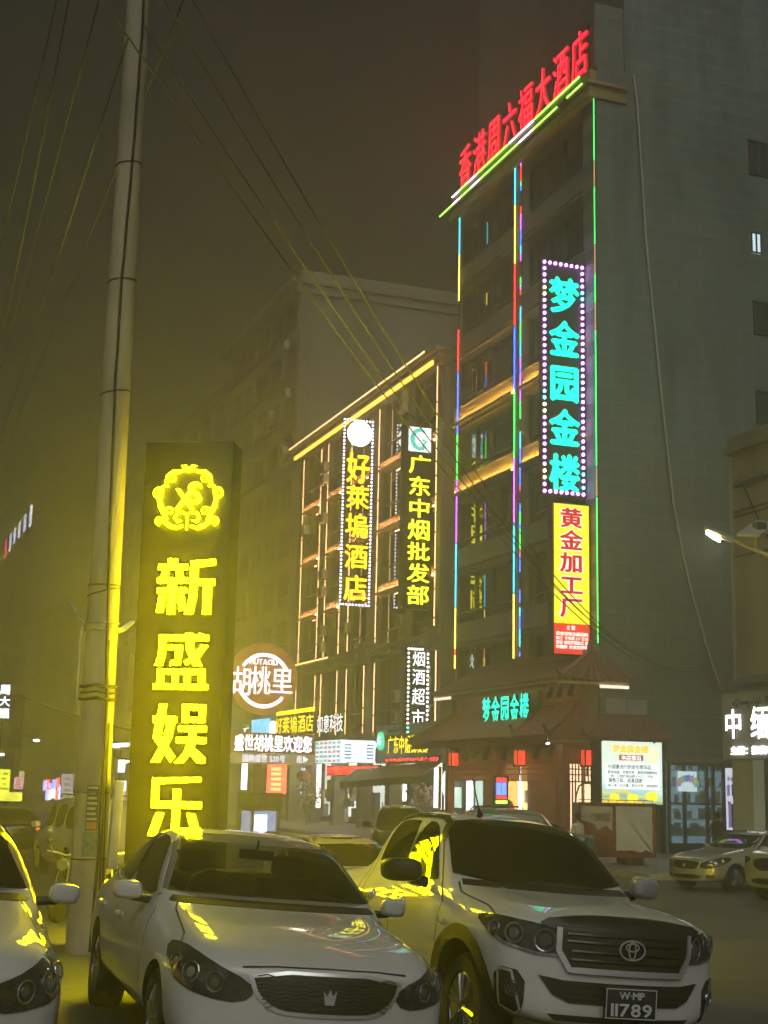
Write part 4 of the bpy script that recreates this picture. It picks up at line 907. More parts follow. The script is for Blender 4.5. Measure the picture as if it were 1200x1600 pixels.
EK[0] = 1.7
# ================================================================== VERTICAL SIGNS OF THE LOWER HOTEL
# golden hotel sign with bulbs: open frame, the characters stand on bars
Ys = 71.0; a = onY(538, 655, Ys); c = onY(583, 656, Ys); X0, X1 = a.x, c.x; zt = a.z; zb = onY(535, 944, Ys).z
t = thing('vertical_sign', 'tall open framed sign of golden characters with a white disc on top', 'sign', (X0, Ys, zb))
b = MB(); b.box(X0, X0+.06, Ys, Ys+.1, zb, zt); b.box(X1-.06, X1, Ys, Ys+.1, zb, zt); n = 14
for k in range(n+1): z = zb+(zt-zb-.05)*k/n; b.box(X0, X1, Ys+.03, Ys+.08, z, z+.05)
for k in range(3): b.box(X0+.35*(k+1), X0+.35*(k+1)+.03, Ys+.04, Ys+.08, zb, zt)
b.build('frame', M_metal, t)
xm = (X0+X1)/2; p = onY(561.5, 678, Ys)
b = MB(); b.cyl((p.x, Ys-.12, p.z), (p.x, Ys, p.z), .70, .70, 40); b.build('disc', emit('disc_white', (1, .97, .8), 3.0), t)
cz = [onY(560, y, Ys).z for y in (738, 787, 835, 886, 920)]
ys_ = ((706, 767), (756, 808), (803, 848), (852, 891), (898, 942))
R5 = [(.14, onY(560, y1, Ys).z, X1-X0-.14, onY(560, y0, Ys).z) for y0, y1 in ((708, 757), (759, 797), (803, 842), (851, 890), (899, 940))]
letters(t, '好萊塢酒店', R5, FY(X0, Ys-.02, 0), .12, emit('gold_neon', (1, .66, .01), 2.0), .02)
pts = []; nv = 52
for k in range(nv): z = zt-(zt-zb)*k/(nv-1); pts += [V((X0+.02, Ys-.04, z)), V((X1-.02, Ys-.04, z))]
for k in range(1, 9): x = X0+(X1-X0)*k/9; pts += [V((x, Ys-.04, zt)), V((x, Ys-.04, zb))]
pts.sort(key=lambda p: -p.z)
mb_ = emit('pale_bulb', (.85, .8, 1), 3.0); bulbs(t, pts, lambda k: mb_, .062)
brackets(t, X1, 26.0, Ys+.05, (20, 17, 14.5, 12))
# tobacco sign
Ys = 63.2; a = onY(633, 664, Ys); c = onY(677, 667, Ys); X0, X1 = a.x, min(c.x, 25.93); zt = a.z+.05; zb = onY(634, 950, Ys).z
t = thing('vertical_sign', 'tall black sign of yellow characters under a white and teal emblem', 'sign', (X0, Ys, zb))
b = MB(); b.box(X0, X1, Ys, Ys+.55, zb, zt); b.build('box', M_black, t, bev=.03)
W_ = X1-X0; z1 = onY(655, 668, Ys).z; z0 = onY(655, 706, Ys).z
b = MB(); b.box(X0+.2, X1-.12, Ys-.03, Ys, z0, z1); em = b.build('emblem_face', emit('emblem_white', (.95, 1, 1), 1.1), t)
cx_, cz_ = X0+.2+(W_-.32)*.5, (z0+z1)/2; b = MB(); r_ = (z1-z0)*.38
arc = [(cx_+r_*.85*math.cos(R(k)), Ys-.03, cz_+r_*math.sin(R(k))) for k in range(40, 330, 10)]
b.tube(arc, [.04+.09*math.sin(math.pi*k/(len(arc)-1))**.6 for k in range(len(arc))], 6)
b.tube([(cx_+.1, Ys-.03, cz_-.02), (cx_+.34, Ys-.03, cz_-.08), (cx_+.1, Ys-.03, cz_-.36)], [.09, .1, .05], 6)
b.build('emblem_mark', emit('mark_teal', (.08, .62, .52), .9), em)
ye = [711, 741, 778, 813, 845, 880, 914, 948]
R7 = []
for k in range(7):
    u0, u1 = onY(655, (712, 745, 780, 812, 848, 881, 915)[k], Ys).z, onY(655, (741, 776, 810, 845, 877, 911, 946)[k], Ys).z; R7.append((.17, u1, W_-.10, u0))
letters(t, '广东中烟批发部', R7, FY(X0, Ys, 0), .1, emit('lemon_neon', (1, .95, .03), 1.9), .02)
brackets(t, X1, 26.0, Ys+.3, (18.5, 16, 13.5, 11))
# white tobacco shop sign with bulbs
Ys = 63.4; a = onY(632, 1011, Ys); c = onY(675, 1012, Ys); X0, X1 = a.x, min(c.x, 25.9); zt = a.z; zb = onY(634, 1146, Ys).z; W_ = X1-X0
t = thing('vertical_sign', 'short black sign of four white characters framed by pale bulbs', 'sign', (X0, Ys, zb))
b = MB(); b.box(X0, X1, Ys, Ys+.5, zb, zt); b.build('box', M_black, t, bev=.03)
R4 = [(.38, onY(655, y1, Ys).z, W_-.2, onY(655, y0, Ys).z) for y0, y1 in ((1018, 1042), (1045, 1071), (1075, 1102), (1108, 1137))]
letters(t, '烟酒超市', R4, FY(X0, Ys, 0), .08, emit('cool_white_neon', (.85, .92, 1), 2.2), .012)
pts = []
for k in range(20): z = zt-.07-(zt-zb-.14)*k/19; pts += [V((X0+.22, Ys-.03, z)), V((X1-.07, Ys-.03, z))]
for k in range(1, 7): x = X0+.22+(W_-.29)*k/7; pts += [V((x, Ys-.03, zt-.07)), V((x, Ys-.03, zb+.07))]
mw_, mt_ = emit('white_bulb', (1, .95, .85), 3), emit('teal_bulb', (.2, .8, .8), 2)
bulbs(t, pts, lambda k: mt_ if pts[k].z < zb+.3 else mw_, .06)
b = MB(); b.box(X1, 26.0, Ys+.1, Ys+.2, zb+.6, zb+.7); b.box(X1, 26.0, Ys+.1, Ys+.2, zt-.5, zt-.4); b.build('bracket', M_metal, t)
# ================================================================== ROADSIDE DISC AND DIRECTION BOARD
Ys = 75.0
P = lambda x, y: onY(x, y, Ys)
a = P(412, 1060); rr = (P(461, 1060).x-P(363, 1060).x)*.52
base = V((P(366, 1250).x, Ys+.3, SW))
t = thing('disc_sign', 'big brown disc sign with white ring and characters on a blue pillar', 'sign', base)
M_disc = emit('disc_brown', (.42, .13, .045), .34)
b = MB(); b.cyl((a.x, Ys, a.z), (a.x, Ys+.35, a.z), rr*1.06, rr*1.06, 64); b.build('disc', M_disc, t, bev=.05)
wn = emit('disc_letter', (.92, .92, 1), 1.5)
b = MB(); r2 = rr*.82
for s0, s1 in ((28, 152), (205, 325)):
    b.tube([(a.x+r2*.92*math.cos(R(k)), Ys-.05, a.z-.12+r2*.93*math.sin(R(k))) for k in range(s0, s1, 4)], .105, 6)
b.build('ring', wn, t)
b = MB(); text(b, 'HUTAOLI', -rr*.46, rr*.40, rr*.38, rr*.60, FY(a.x, Ys-.02, a.z), .02, .08, 0, 2); b.build('latin_lettering', wn, t)
b = MB()
for ch, u0, u1, v0, v1 in (('胡', -.98, -.36, -.55, .33), ('桃', -.40, .22, -.50, .36), ('里', .20, .92, -.46, .34)): text(b, ch, u0*rr, u1*rr, v0*rr, v1*rr, FY(a.x, Ys-.02, a.z), .0, .1, 0, 3)
b.build('lettering', wn, t)
x0 = P(357, 1250).x; x1 = P(376, 1250).x
b = MB(); b.box(x0, x1, Ys+.1, Ys+.9, SW, P(366, 1120).z); b.build('pillar', mat('pillar_blue', (.10, .16, .28), .4), t, bev=.03)
b = MB(); b.box(x0-.2, x1+.3, Ys, Ys+1.0, SW, SW+.6); b.build('plinth', M_conc, t)
# lit cabinet under it and the black board
q0 = P(362, 1147); q1 = P(490, 1194); zm = P(420, 1177).z; zt = P(420, 1146).z; zb = P(420, 1194).z; Yb = Ys-.6
x0, x1 = onY(357, 1170, Yb).x, onY(491, 1170, Yb).x
t = thing('direction_board', 'brown and beige welcome board with white lettering below the disc', 'sign', (x0, Yb, zb))
b = MB(); b.box(x0, x1, Yb, Yb+.3, zm, zt); b.build('brown_panel', emit('panel_brown', (.16, .05, .035), .35), t)
b = MB(); b.box(x0, x1, Yb+.01, Yb+.3, zb, zm-.02); b.build('beige_panel', emit('panel_beige', (.38, .30, .17), .42), t)
W_ = x1-x0; Mt = FY(x0, Yb, 0); b = MB()
n = 8
text(b, '盛世胡桃里欢迎您', .06*W_, .97*W_, zm+.06, zt-.1, Mt, .03, .06, 0, 2); b.build('lettering', emit('board_white', (.9, .92, 1), 1.6), t)
b = MB(); text(b, '国购盛世 520号', .16*W_, .66*W_, zb+.08, zm-.1, Mt, .02, .04, .0, 2); text(b, '南', .79*W_, .86*W_, zb+.08, zm-.1, Mt, .02, .04, 0, 2); b.prism([(.87*W_, zb+.1), (.93*W_, (zb+zm)/2), (.87*W_, zm-.12)], 0, .05, Mt)
b.build('small_lettering', emit('board_blue_white', (.7, .72, .95), 1.1), t)
b = MB(); xs_ = onY(405, 1200, Yb).x; b.box(xs_-.18, xs_+.18, Yb+.3, Yb+.6, SW, zb); b.box(xs_-.1, xs_+.1, Yb+.25, Yb+.3, zb, zt); b.build('post', mat('post_red', (.16, .04, .03), .5), t)
Yk = 60.0; a = onY(374, 1238, Yk); c = onY(440, 1265, Yk)
t = thing('notice_board', 'black board with faint characters standing below the direction board', 'sign', (a.x, Yk, SW))
b = MB(); b.box(a.x, c.x, Yk, Yk+.2, c.z, a.z); b.build('panel', mat('board_black', (.03, .028, .02), .5), t)
b = MB(); W_ = c.x-a.x; text(b, '盛世典业', .33*W_, .95*W_, c.z+.2, c.z+.62, FY(a.x, Yk, 0), .01, .02, 0, 1); b.build('lettering', mat('faint_grey', (.22, .22, .2), .5), t)
b = MB(); b.box(a.x+.1, a.x+.2, Yk+.02, Yk+.15, SW, c.z); b.box(c.x-.2, c.x-.1, Yk+.02, Yk+.15, SW, c.z); b.build('leg', M_metal, t)
a = onY(376, 1267, Yk-.5); c = onY(435, 1300, Yk-.5)
t = thing('showcase', 'low glass showcase glowing blue and white below the black board', 'showcase', (a.x, Yk-.5, SW))
b = MB(); b.box(a.x, c.x, Yk-.2, Yk, c.z-.3, a.z); b.build('back', emit('case_blue', (.35, .42, .75), .45), t)
b = MB(); xm = a.x+(c.x-a.x)*.55; b.box(xm-.25, xm+.3, Yk-.3, Yk-.2, c.z-.1, a.z-.15); b.sphere((xm, Yk-.35, c.z+.1), .25); b.build('lit_ornament', emit('case_white', (.6, .7, 1), 1.6), t)
b = MB()
for x in (a.x, c.x, (a.x*2+c.x)/3): b.box(x-.04, x+.04, Yk-.5, Yk, SW, a.z+.05)
b.box(a.x, c.x, Yk-.5, Yk, SW, SW+.2); b.box(a.x, c.x, Yk-.5, Yk, a.z+.05, a.z+.1); b.build('frame', M_frame, t)
EK[0] = 2.6
# ================================================================== FAR LEFT STREET SIGNS
def fy_sign(label, px, Y, s, face, fs, tm=None, vert=False, bold=.03, name='street_sign'):
    a = onY(px[0], px[2], Y); c = onY(px[1], px[3], Y); t = thing(name, label, 'sign', (a.x, Y, c.z))
    if face: b = MB(); b.box(a.x, c.x, Y, Y+.3, c.z, a.z); b.build('panel', emit('sgn_%d' % len(MATS), face, fs) if fs else M_black, t)
    n = len(s); W_ = c.x-a.x; H_ = a.z-c.z
    if n and vert: letters(t, s, [(.05*W_, c.z+H_*(n-1-k)/n+.06*H_/n, .95*W_, c.z+H_*(n-k)/n-.06*H_/n) for k in range(n)], FY(a.x, Y, 0), .1, tm, bold, 2)
    b = MB(); b.box(a.x+W_*.4, a.x+W_*.5, Y+.3, Y+.45, SW-.1, a.z-H_*.2); b.build('post', M_metal, t)
    return t, a, c
fy_sign('column of three white glowing characters at the left edge of the street', (-1, 15, 1068, 1124), 120, '周大福', (.02, .02, .02), 0, emit('jewel_white', (.8, .85, 1), 1.8), True)
t, a, c = fy_sign('dark unlit vertical sign next to the three white characters', (18, 34, 1085, 1170), 118, '', (.02, .02, .02), 0)
for lab, px, Y, col, s in (('upright yellow green lit sign at the left edge', (1, 14, 1202, 1238), 110, (.85, .95, .05), 1.0), ('broad yellow lit sign low at the left edge', (0, 34, 1238, 1252), 105, (.95, .9, .08), .95), ('pink lit sign right of the yellow street signs', (23, 36, 1214, 1233), 112, (.9, .45, .5), .6), ('small tilted orange lit sign above the pink one', (31, 37, 1205, 1224), 114, (.9, .6, .3), .6), ('pale grey lit panel behind the van roof', (97, 113, 1209, 1250), 100, (.45, .4, .45), .5), ('white lamp board right of the concrete pole', (186, 195, 1187, 1207), 95, (.85, .9, 1), 1.3), ('white lit shop box low right of the pole', (185, 197, 1220, 1236), 92, (.9, .92, 1), 1.1), ('mauve lit shop box under the white one right of the pole', (186, 195, 1237, 1262), 90, (.45, .25, .5), .6)):
    t, a, c = fy_sign(lab, px, Y, '', col, s)
    b = MB(); q = random.Random(len(MATS))
    for k in range(4): b.box(a.x+(c.x-a.x)*q.uniform(.1, .3), a.x+(c.x-a.x)*q.uniform(.6, .9), Y-.03, Y, c.z+(a.z-c.z)*(.1+.22*k), c.z+(a.z-c.z)*(.2+.22*k))
    b.build('print', emit('prt_%d' % len(MATS), tuple(x*.35 for x in col), s), t)
t = thing('shop_glow', 'row of small red, blue and white lit shop boxes beyond the van', 'lightbox', onY(85, 1245, 104))
q = random.Random(13)
for n_, c_ in (('red', (1, .15, .1)), ('blue', (.3, .4, 1)), ('white', (.9, .9, 1))):
    b = MB()
    for k in range(5): x = q.uniform(70, 98); y = q.uniform(1220, 1246); p = onY(x, y, 104); b.box(p.x-.12, p.x+.12, 104, 104.2, p.z-.35, p.z+.35)
    b.build('lit_box', emit('far_glow_'+n_, c_, 1.2), t)
t = thing('blue_roof_sign', 'small row of blue white letters right of the concrete pole', 'sign', onY(185, 1164, 97))
b = MB(); q = random.Random(1)
for k in range(6): p = onY(177+k*4.4, 1164.5-k*.2, 97); b.box(p.x-.13, p.x+.1, 97, 97.1, p.z-.16*q.uniform(.6, 1.3), p.z+.13); b.box(p.x-.05, p.x+.16, 97, 97.1, p.z-.03, p.z+.05)
b.build('lettering', emit('blue_white', (.55, .65, 1), 1.6), t); b = MB(); p = onY(190, 1164, 97); b.box(p.x-.05, p.x+.05, 97.1, 97.2, SW, p.z); b.build('post', M_metal, t)
for k, (x, y, l) in enumerate(((57, 1157, 'small far white street light left of the pole'), (2, 1179, 'small far white street light at the left edge'), (200, 1190, 'small far white street light right of the pole'))):
    p = onY(x, y, 115+k); t = thing('street_light', l, 'street light', (p.x, 115+k, SW-.1), 'far street lights')
    b = MB(); b.tube([(p.x-1.2, 115+k, SW-.1), (p.x-1.2, 115+k, p.z+.2), (p.x-.9, 115+k, p.z+.35), (p.x-.1, 115+k, p.z+.2)], .07, 6); b.build('pole', M_metal, t)
    b = MB(); b.sphere(p, .18, 8, 6, (1.5, 1, .6)); b.build('lamp', emit('far_lamp', (1, .95, .85), 3), t)
# ================================================================== YELLOW PILLAR SIGN
EK[0] = 1.0
Ys = 15.7; SX = .07; x0, x1 = onY(200, 1250, Ys).x, onY(357, 1250, Ys).x; zt = onY(300, 690, Ys).z
x1 -= .08; M_pil = mat('pillar_dark', (.014, .012, .010), .5, var=.3, scale=1.5)
t = thing('pillar_sign', 'dark roadside pillar with four big yellow glowing characters and a yellow emblem', 'sign', ((x0+x1)/2, Ys+.2, -.1))
b = MB(); b.box(x0, x1, Ys, Ys+.45, -.12, zt); b.build('pillar', M_pil, t, bev=.015)
b = MB(); b.box(x0-.1, x1+.1, Ys-.08, Ys+.55, -.2, .25); b.build('plinth', M_conc, t, bev=.02)
M_yel = emit('pillar_yellow', (1.0, .84, .0006), 68.0)
PX = ((251, 341, 874, 961), (247, 332, 990, 1078), (243, 328, 1101, 1192), (238, 322, 1214, 1312))
def rc(a, b_, c_, d_): return [(a, b_), (c_, b_), (c_, d_), (a, d_)]
BIG = [[rc(0, .80, .51, .90), rc(.17, .89, .33, 1.0), [(.05, .665), (.17, .665), (.19, .80), (.08, .80)], [(.33, .665), (.45, .665), (.42, .80), (.31, .80)], rc(0, .555, .53, .655), rc(0, .375, .51, .475), rc(.195, 0, .325, .56), [(0, .03), (.11, .03), (.165, .345), (.04, .345)], [(.36, .345), (.47, .345), (.52, .08), (.40, .06)],
        [(.57, .83), (1, .88), (1, .985), (.57, .955)], [(.57, .84), (.70, .84), (.69, .30), (.64, 0), (.50, 0), (.57, .30)], rc(.70, .515, 1.0, .625), rc(.815, 0, .95, .52)],
       [rc(.06, .865, .98, .97), [(.06, .87), (.19, .87), (.18, .60), (.14, .42), (0, .42), (.06, .60)], rc(.23, .70, .50, .79), [(.38, .70), (.50, .70), (.47, .44), (.28, .42), (.30, .51), (.38, .52)], [(.55, 1.0), (.68, 1.0), (.72, .72), (.88, .42), (.72, .42), (.58, .70)], [(.80, 1.0), (.92, .97), (.94, .88), (.82, .88)], [(.86, .80), (.98, .78), (.80, .54), (.58, .43), (.55, .50), (.74, .62)], rc(.06, .265, .94, .365), rc(.06, .09, .175, .27), rc(.34, .09, .445, .27), rc(.565, .09, .67, .27), rc(.83, .09, .945, .27), rc(0, 0, 1, .095)],
       [rc(0, .68, .44, .79), [(.11, 1), (.245, 1), (.16, .46), (.30, .28), (.44, .10), (.36, 0), (.20, .20), (.02, .42)], [(.29, .79), (.425, .79), (.36, .42), (.16, 0), (0, 0), (.20, .36)], rc(.54, .90, .97, 1), rc(.54, .69, .97, .785), rc(.54, .78, .655, .905), rc(.855, .78, .97, .905), rc(.49, .535, 1, .635), rc(.46, .335, 1, .435), rc(.685, .43, .81, .54), [(.67, .34), (.81, .34), (.76, .18), (.60, 0), (.44, 0), (.60, .16)], [(.70, .25), (.80, .25), (1.0, .09), (1.0, 0), (.86, 0), (.74, .12)]],
       [[(.10, .88), (.95, .93), (.95, 1), (.10, .98)], rc(.04, .53, .165, .98), rc(.04, .50, .98, .61), rc(.44, 0, .575, .80), rc(.28, 0, .45, .09), [(.14, .42), (.285, .42), (.16, .06), (0, .06)], [(.72, .42), (.86, .42), (1.0, .06), (.85, .06)]]]
M_yside = emit('pillar_yellow_side', (1.0, .80, .003), 1.2)
for (l, r, tp_, bt), polys in zip(PX, BIG):
    xa = onY(l, (tp_+bt)/2, Ys).x; xb = onY(r, (tp_+bt)/2, Ys).x; za = onY((l+r)/2, bt, Ys).z; zb = onY((l+r)/2, tp_, Ys).z; b = MB()
    for j, pl in enumerate(polys): 
        n_ = len(pl); h_ = .05+.0012*j; Q = [(xa+u*(xb-xa), za+v*(zb-za)) for u, v in pl]
        b.cur = 0; b.add([(x, z, h_) for x, z in Q], [tuple(range(n_))], FY(0, Ys, 0)); b.cur = 2; b.add([(x, z, h_-.004) for x, z in Q], [tuple(range(n_))], FY(0, Ys, 0)); b.cur = 1
        b.add([(x, z, 0) for x, z in Q]+[(x, z, h_) for x, z in Q], [(k, (k+1) % n_, n_+(k+1) % n_, n_+k) for k in range(n_)], FY(0, Ys, 0))
    b.build('letter', [M_yel, M_yside, M_black], t)
c = onY(299, 781, Ys); k_ = (onY(353, 780, Ys).x-onY(246, 780, Ys).x)/2
b = MB()
def em(pts, r): b.tube([(c.x+u*k_, Ys-.045, c.z+v*k_) for u, v in pts], [x*k_*.55 for x in r], 6)
def spiral(cu, cv, r0, a0, turns, s, w0, w1, n=16):
    pp = []; ww = []
    for i in range(n+1): f = i/n; a = R(a0)+s*turns*2*math.pi*f; r = r0*(1-.75*f); pp.append((cu+r*math.cos(a), cv+r*math.sin(a))); ww.append(w0+(w1-w0)*f)
    em(pp, ww)
for s in (1, -1):
    m = lambda L: [(s*u, v) for u, v in L]
    em(m([(0, .80), (.14, .86), (.3, .80), (.48, .80), (.62, .68), (.66, .5), (.60, .36)]), [.05, .07, .09, .1, .1, .09, .05])
    em(m([(.62, .42), (.76, .36), (.80, .2), (.84, .02), (.8, -.2), (.68, -.42), (.60, -.6)]), [.05, .09, .12, .12, .13, .12, .08])
    em(m([(.10, -.78), (.3, -.84), (.5, -.78), (.66, -.66), (.78, -.6), (.9, -.62)]), [.06, .1, .12, .11, .09, .05])
    em(m([(.0, -.45), (.16, -.38), (.3, -.42), (.36, -.55), (.28, -.66), (.16, -.62)]), [.05, .08, .09, .09, .08, .04])
    em(m([(.0, .88), (.1, .98), (.22, .97)]), [.06, .06, .03])
    spiral(s*.86, .16, .17, 90 if s > 0 else 90, 1.1, -s, .07, .05); spiral(s*.80, -.62, .13, -90, 1.0, s, .07, .05); spiral(s*.50, .60, .13, 90, 1.0, s, .06, .04); spiral(s*.52, -.36, .14, 0 if s > 0 else 180, 1.0, s, .06, .04)
em([(0, -.5), (0, -.9)], [.06, .05])
M_yem = emit('emblem_yellow', (1.0, .86, .002), 20.0)
b.build('emblem_scroll', M_yem, t, smooth=60)
b = MB(); Mt = FY(c.x, Ys, c.z); text(b, 'X', -.40*k_, .22*k_, -.40*k_, .45*k_, Mt, .02, .05, 0, 3); text(b, 'S', -.02*k_, .44*k_, -.22*k_, .62*k_, Mt, .02, .06, .01, 3); b.build('emblem_monogram', M_yem, t); 
M_back = emit('added_rear_glow', (1.0, .80, .0006), 700.0)
for o_ in [o for o in COL.objects if o.parent == t and o.name.startswith('letter')]:
    c_ = o_.copy(); c_.data = o_.data.copy(); COL.objects.link(c_); c_.parent = t; c_.rotation_euler.z = math.pi; c_.location = (0, .05, 0); c_.data.materials[0] = M_back  # unseen rear letters added to make the haze glow round the pillar
t.location.x += SX; t.rotation_euler.z = R(-28)
# ================================================================== CONCRETE POLE WITH CABLES
bp = atD(141, 1300, 15.4); bx, by = bp.x, bp.y
tp = atD(218, 0, 15.5); 
t = thing('utility_pole', 'tall round concrete pole with cables strapped down its side', 'utility pole', (bx, by, -.1))
M_pole = mat('pole_concrete', (0.47, 0.40, 0.28), 0.85, var=0.45, scale=2.2, bump=0.35, stretch=(1, 1, .3))
pd = V((tp.x-bx, tp.y-by, 0))*0.0
b = MB(); prof = [(.196-.0052*(z+.1), z) for z in [-.15+.6*k for k in range(27)]]
b.lathe(prof, (bx, by, 0), n=32); b.build('shaft', M_pole, t, smooth=60)
vw = (V((bx, by, 0))-V((0, 0, 0))); vd = -vw.normalized(); vr = V((-vd.y, vd.x, 0))
def onpole(ang, z, off=.012):
    r = .196-.0052*(z+.1)+off; return V((bx, by, z)) + (vd*math.cos(R(ang)) + vr*math.sin(R(ang)))*r
M_cable = mat('black_cable', (.02, .02, .02), .5)
b = MB(); q = random.Random(3)
b.tube([onpole(10+14*math.sin(z*.7)+q.uniform(-2, 2)+(8 if z < 3 else 0), z) for z in [0.2+.3*k for k in range(46)]], .017, 5)
b.tube([onpole(32+8*math.sin(z*.9+1), z) for z in [0.2+.3*k for k in range(12)]], .011, 5)
b.tube([onpole(48+4*math.sin(z*2), z) for z in [0.2+.3*k for k in range(9)]], .009, 5)
b.build('cable', M_cable, t)
for z, ds in ((1.15, 0), (1.85, 0), (4.05, .05), (4.12, 0), (6.35, .03), (7.7, .02), (9.15, .02)):
    b = MB(); b.tube([onpole(a, z+ds*math.sin(R(a)), .006) for a in range(0, 361, 15)], .008, 4); b.build('tie_wire', M_cable, t)
b = MB()
for z in (3.62, 3.70): b.tube([onpole(a, z, .012) for a in range(0, 361, 15)], .012, 4)
b.tube([onpole(-80, 3.66, .0), onpole(-95, 3.78, .10), onpole(-100, 3.92, .20)], [.02, .025, .028], 5); b.tube([onpole(75, 3.62, .0), onpole(88, 3.64, .05), onpole(92, 3.74, .16)], [.03, .035, .025], 5)
b.build('clamp', mat('galvanised', (.5, .5, .46), .4, .5, var=.3, scale=10), t)
b = MB(); b.tube([onpole(-90, 3.7, .03), onpole(-92, 3.5, .06), onpole(-93, 3.2, .045), onpole(-95, 2.95, .055), onpole(-100, 2.72, .05)], [.016, .02, .018, .022, .008], 4); b.build('loose_strap', mat('strap_pale', (.55, .5, .35), .7), t)
b = MB()
for z, r_ in ((3.0, .02), (2.93, .012), (2.86, .02)): b.tube([onpole(a, z+.01*math.sin(a), .015) for a in range(0, 361, 12)], r_, 5)
b.build('rope_band', mat('rope_dark', (.08, .07, .05), .8, var=.5, scale=30), t)
def patch(a0, a1, z0, z1, off, m, name, par):
    b = MB(); n = 8; vs = []
    for k in range(n+1):
        a = a0+(a1-a0)*k/n; vs += [onpole(a, z0, off), onpole(a, z1, off)]
    b.add(vs, [(2*k, 2*k+2, 2*k+3, 2*k+1) for k in range(n)]); return b.build(name, m, par)
st = patch(-18, 22, 1.45, 1.78, .003, mat('sticker_dark', (.05, .05, .045), .6), 'black_sticker', t)
patch(-18, 22, 1.78, 1.93, .003, mat('sticker_dark', (.05, .05, .045), .6), 'sticker_head', t)
for k in range(7): patch(-15, 18-(k % 3)*3, 1.56+k*.055, 1.585+k*.055, .005, mat('sticker_print_pale', (.45, .42, .25), .6), 'sticker_line', st)
patch(-15, 18, 1.47, 1.54, .005, mat('sticker_orange', (.45, .18, .05), .6), 'sticker_line', st)
patch(-24, 26, 1.18, 1.44, .003, mat('sticker_teal', (.12, .22, .2), .6, var=.5, scale=18), 'teal_sticker', t)
# long slim box strapped to the pole
a = onpole(62, 1.0, .05)
b = MB(); M = Matrix.Translation(a) @ Matrix.Rotation(R(2), 4, 'Y'); b.box(-.02, .08, -.06, .06, .05, .98, M); bxm = b.build('meter_box', mat('box_cream', (.5, .46, .34), .55, var=.2, scale=6), t, bev=.01)
# ================================================================== OVERHEAD WIRES
def wire(label, pts, r, sag=0, group='overhead wires'):
    """pts: (pixel x, pixel y, depth) of the start, a point on the way and the end; the point's depth is solved on the vertical plane through the ends"""
    (xa, ya, da), (xm, ym), (xe, ye, de) = pts
    A, E = atD(xa, ya, da), atD(xe, ye, de); h = V((E.x-A.x, E.y-A.y, 0)); nn = V((-h.y, h.x, 0)); rd = ray(xm, ym)
    s = (A-CAM).dot(nn)/rd.dot(nn); Mp = CAM+rd*s; u = V((Mp.x-A.x, Mp.y-A.y, 0)).dot(h)/h.length_squared
    dz = (Mp.z-(A.z+(E.z-A.z)*u)); kk = dz/max(.02, u*(1-u)) if .02 < u < .98 else 0
    kk = max(-14, min(.0, kk))
    P_ = []
    for i in range(41):
        f = i/40; P_.append(V((A.x+(E.x-A.x)*f, A.y+(E.y-A.y)*f, A.z+(E.z-A.z)*f+kk*f*(1-f))))
    t = thing('overhead_wire', label, 'wire', P_[0], group); b = MB(); b.tube(P_, r, 5); b.build('cable', M_wire, t)
M_wire = mat('wire_grey', (.13, .13, .12), .7)
wire('lowest overhead wire, crossing behind the concrete pole down to the side wall', ((120, -60, 13), (496, 478), (1117, 1055, 53)), .011)
wire('overhead wire that leaves the concrete pole near the top of the picture', ((225, 40, 15), (534, 500), (1117, 1045, 53)), .011)
wire('overhead wire next right of the one tied to the pole', ((215, -70, 14), (563, 500), (1118, 1035, 53)), .011)
wire('rightmost overhead wire, running down past the hotel roof to the side wall', ((262, -70, 14), (590, 500), (1118, 1027, 53)), .011)
wire('steep overhead wire at the far left, outermost of the fan', ((98, -40, 16), (45, 190), (-60, 660, 60)), .012)
wire('steep overhead wire at the far left, second of the fan', ((113, -30, 16), (60, 250), (-40, 640, 60)), .012)
wire('steep overhead wire left of the pole, meeting the top edge beside it', ((165, -40, 16), (90, 245), (-20, 640, 60)), .012)
wire('steep overhead wire passing just left of the pole', ((200, 60, 15.5), (125, 290), (0, 690, 60)), .012)
wire('steep overhead wire crossing behind the pole from its right side', ((300, -35, 17), (181, 268), (0, 725, 70)), .012)
wire('thin span wire crossing the street behind the pole, low', ((30, 1086, 60), (118, 1118), (230, 1147, 45)), .03)
t = thing('guy_wire', 'thin wire rising from the hotel roof to the tall hotel', 'wire', onX(600, 590, 26)); b = MB(); b.tube([onX(601, 590, 26.4), onX(666, 540, 26.4)], .025, 4); b.build('cable', M_wire, t)
# ================================================================== STREET LAMP WITH SOLAR PANEL
D = 30.0; Lp = lambda x, y, d=D: atD(x, y, d)
bse = Lp(1255, 1300); t = thing('street_lamp', 'lit street lamp arm with a solar panel above it at the right edge', 'street lamp', (bse.x, bse.y, -.4))
b = MB(); b.tube([V((bse.x, bse.y, -.4)), Lp(1250, 893), Lp(1200, 868), Lp(1150, 846), Lp(1140, 841)], [.09, .07, .05, .035, .03], 8); b.build('pole', mat('lamp_pole', (.36, .32, .26), .5), t, smooth=50)
h0, h1 = Lp(1101, 827), Lp(1146, 845)
b = MB(); dd = (h1-h0); up_ = CU; sd = dd.normalized().cross(up_)
pr = [h0+dd*f for f in (0, .25, .6, 1)]
ring = []
for p, ww, hh in zip(pr, (.07, .15, .14, .05), (.03, .05, .06, .05)):
    ring += [p+sd*ww-up_*hh, p+sd*ww+up_*hh*.3, p+up_*hh*1.6, p-sd*ww+up_*hh*.3, p-sd*ww-up_*hh]
b.add(ring, [(i*5+j, i*5+(j+1) % 5, (i+1)*5+(j+1) % 5, (i+1)*5+j) for i in range(3) for j in range(5)]+[(0, 1, 2, 3, 4), (19, 18, 17, 16, 15)])
b.build('head', mat('lamp_head', (.45, .42, .36), .4, .3), t, smooth=40)
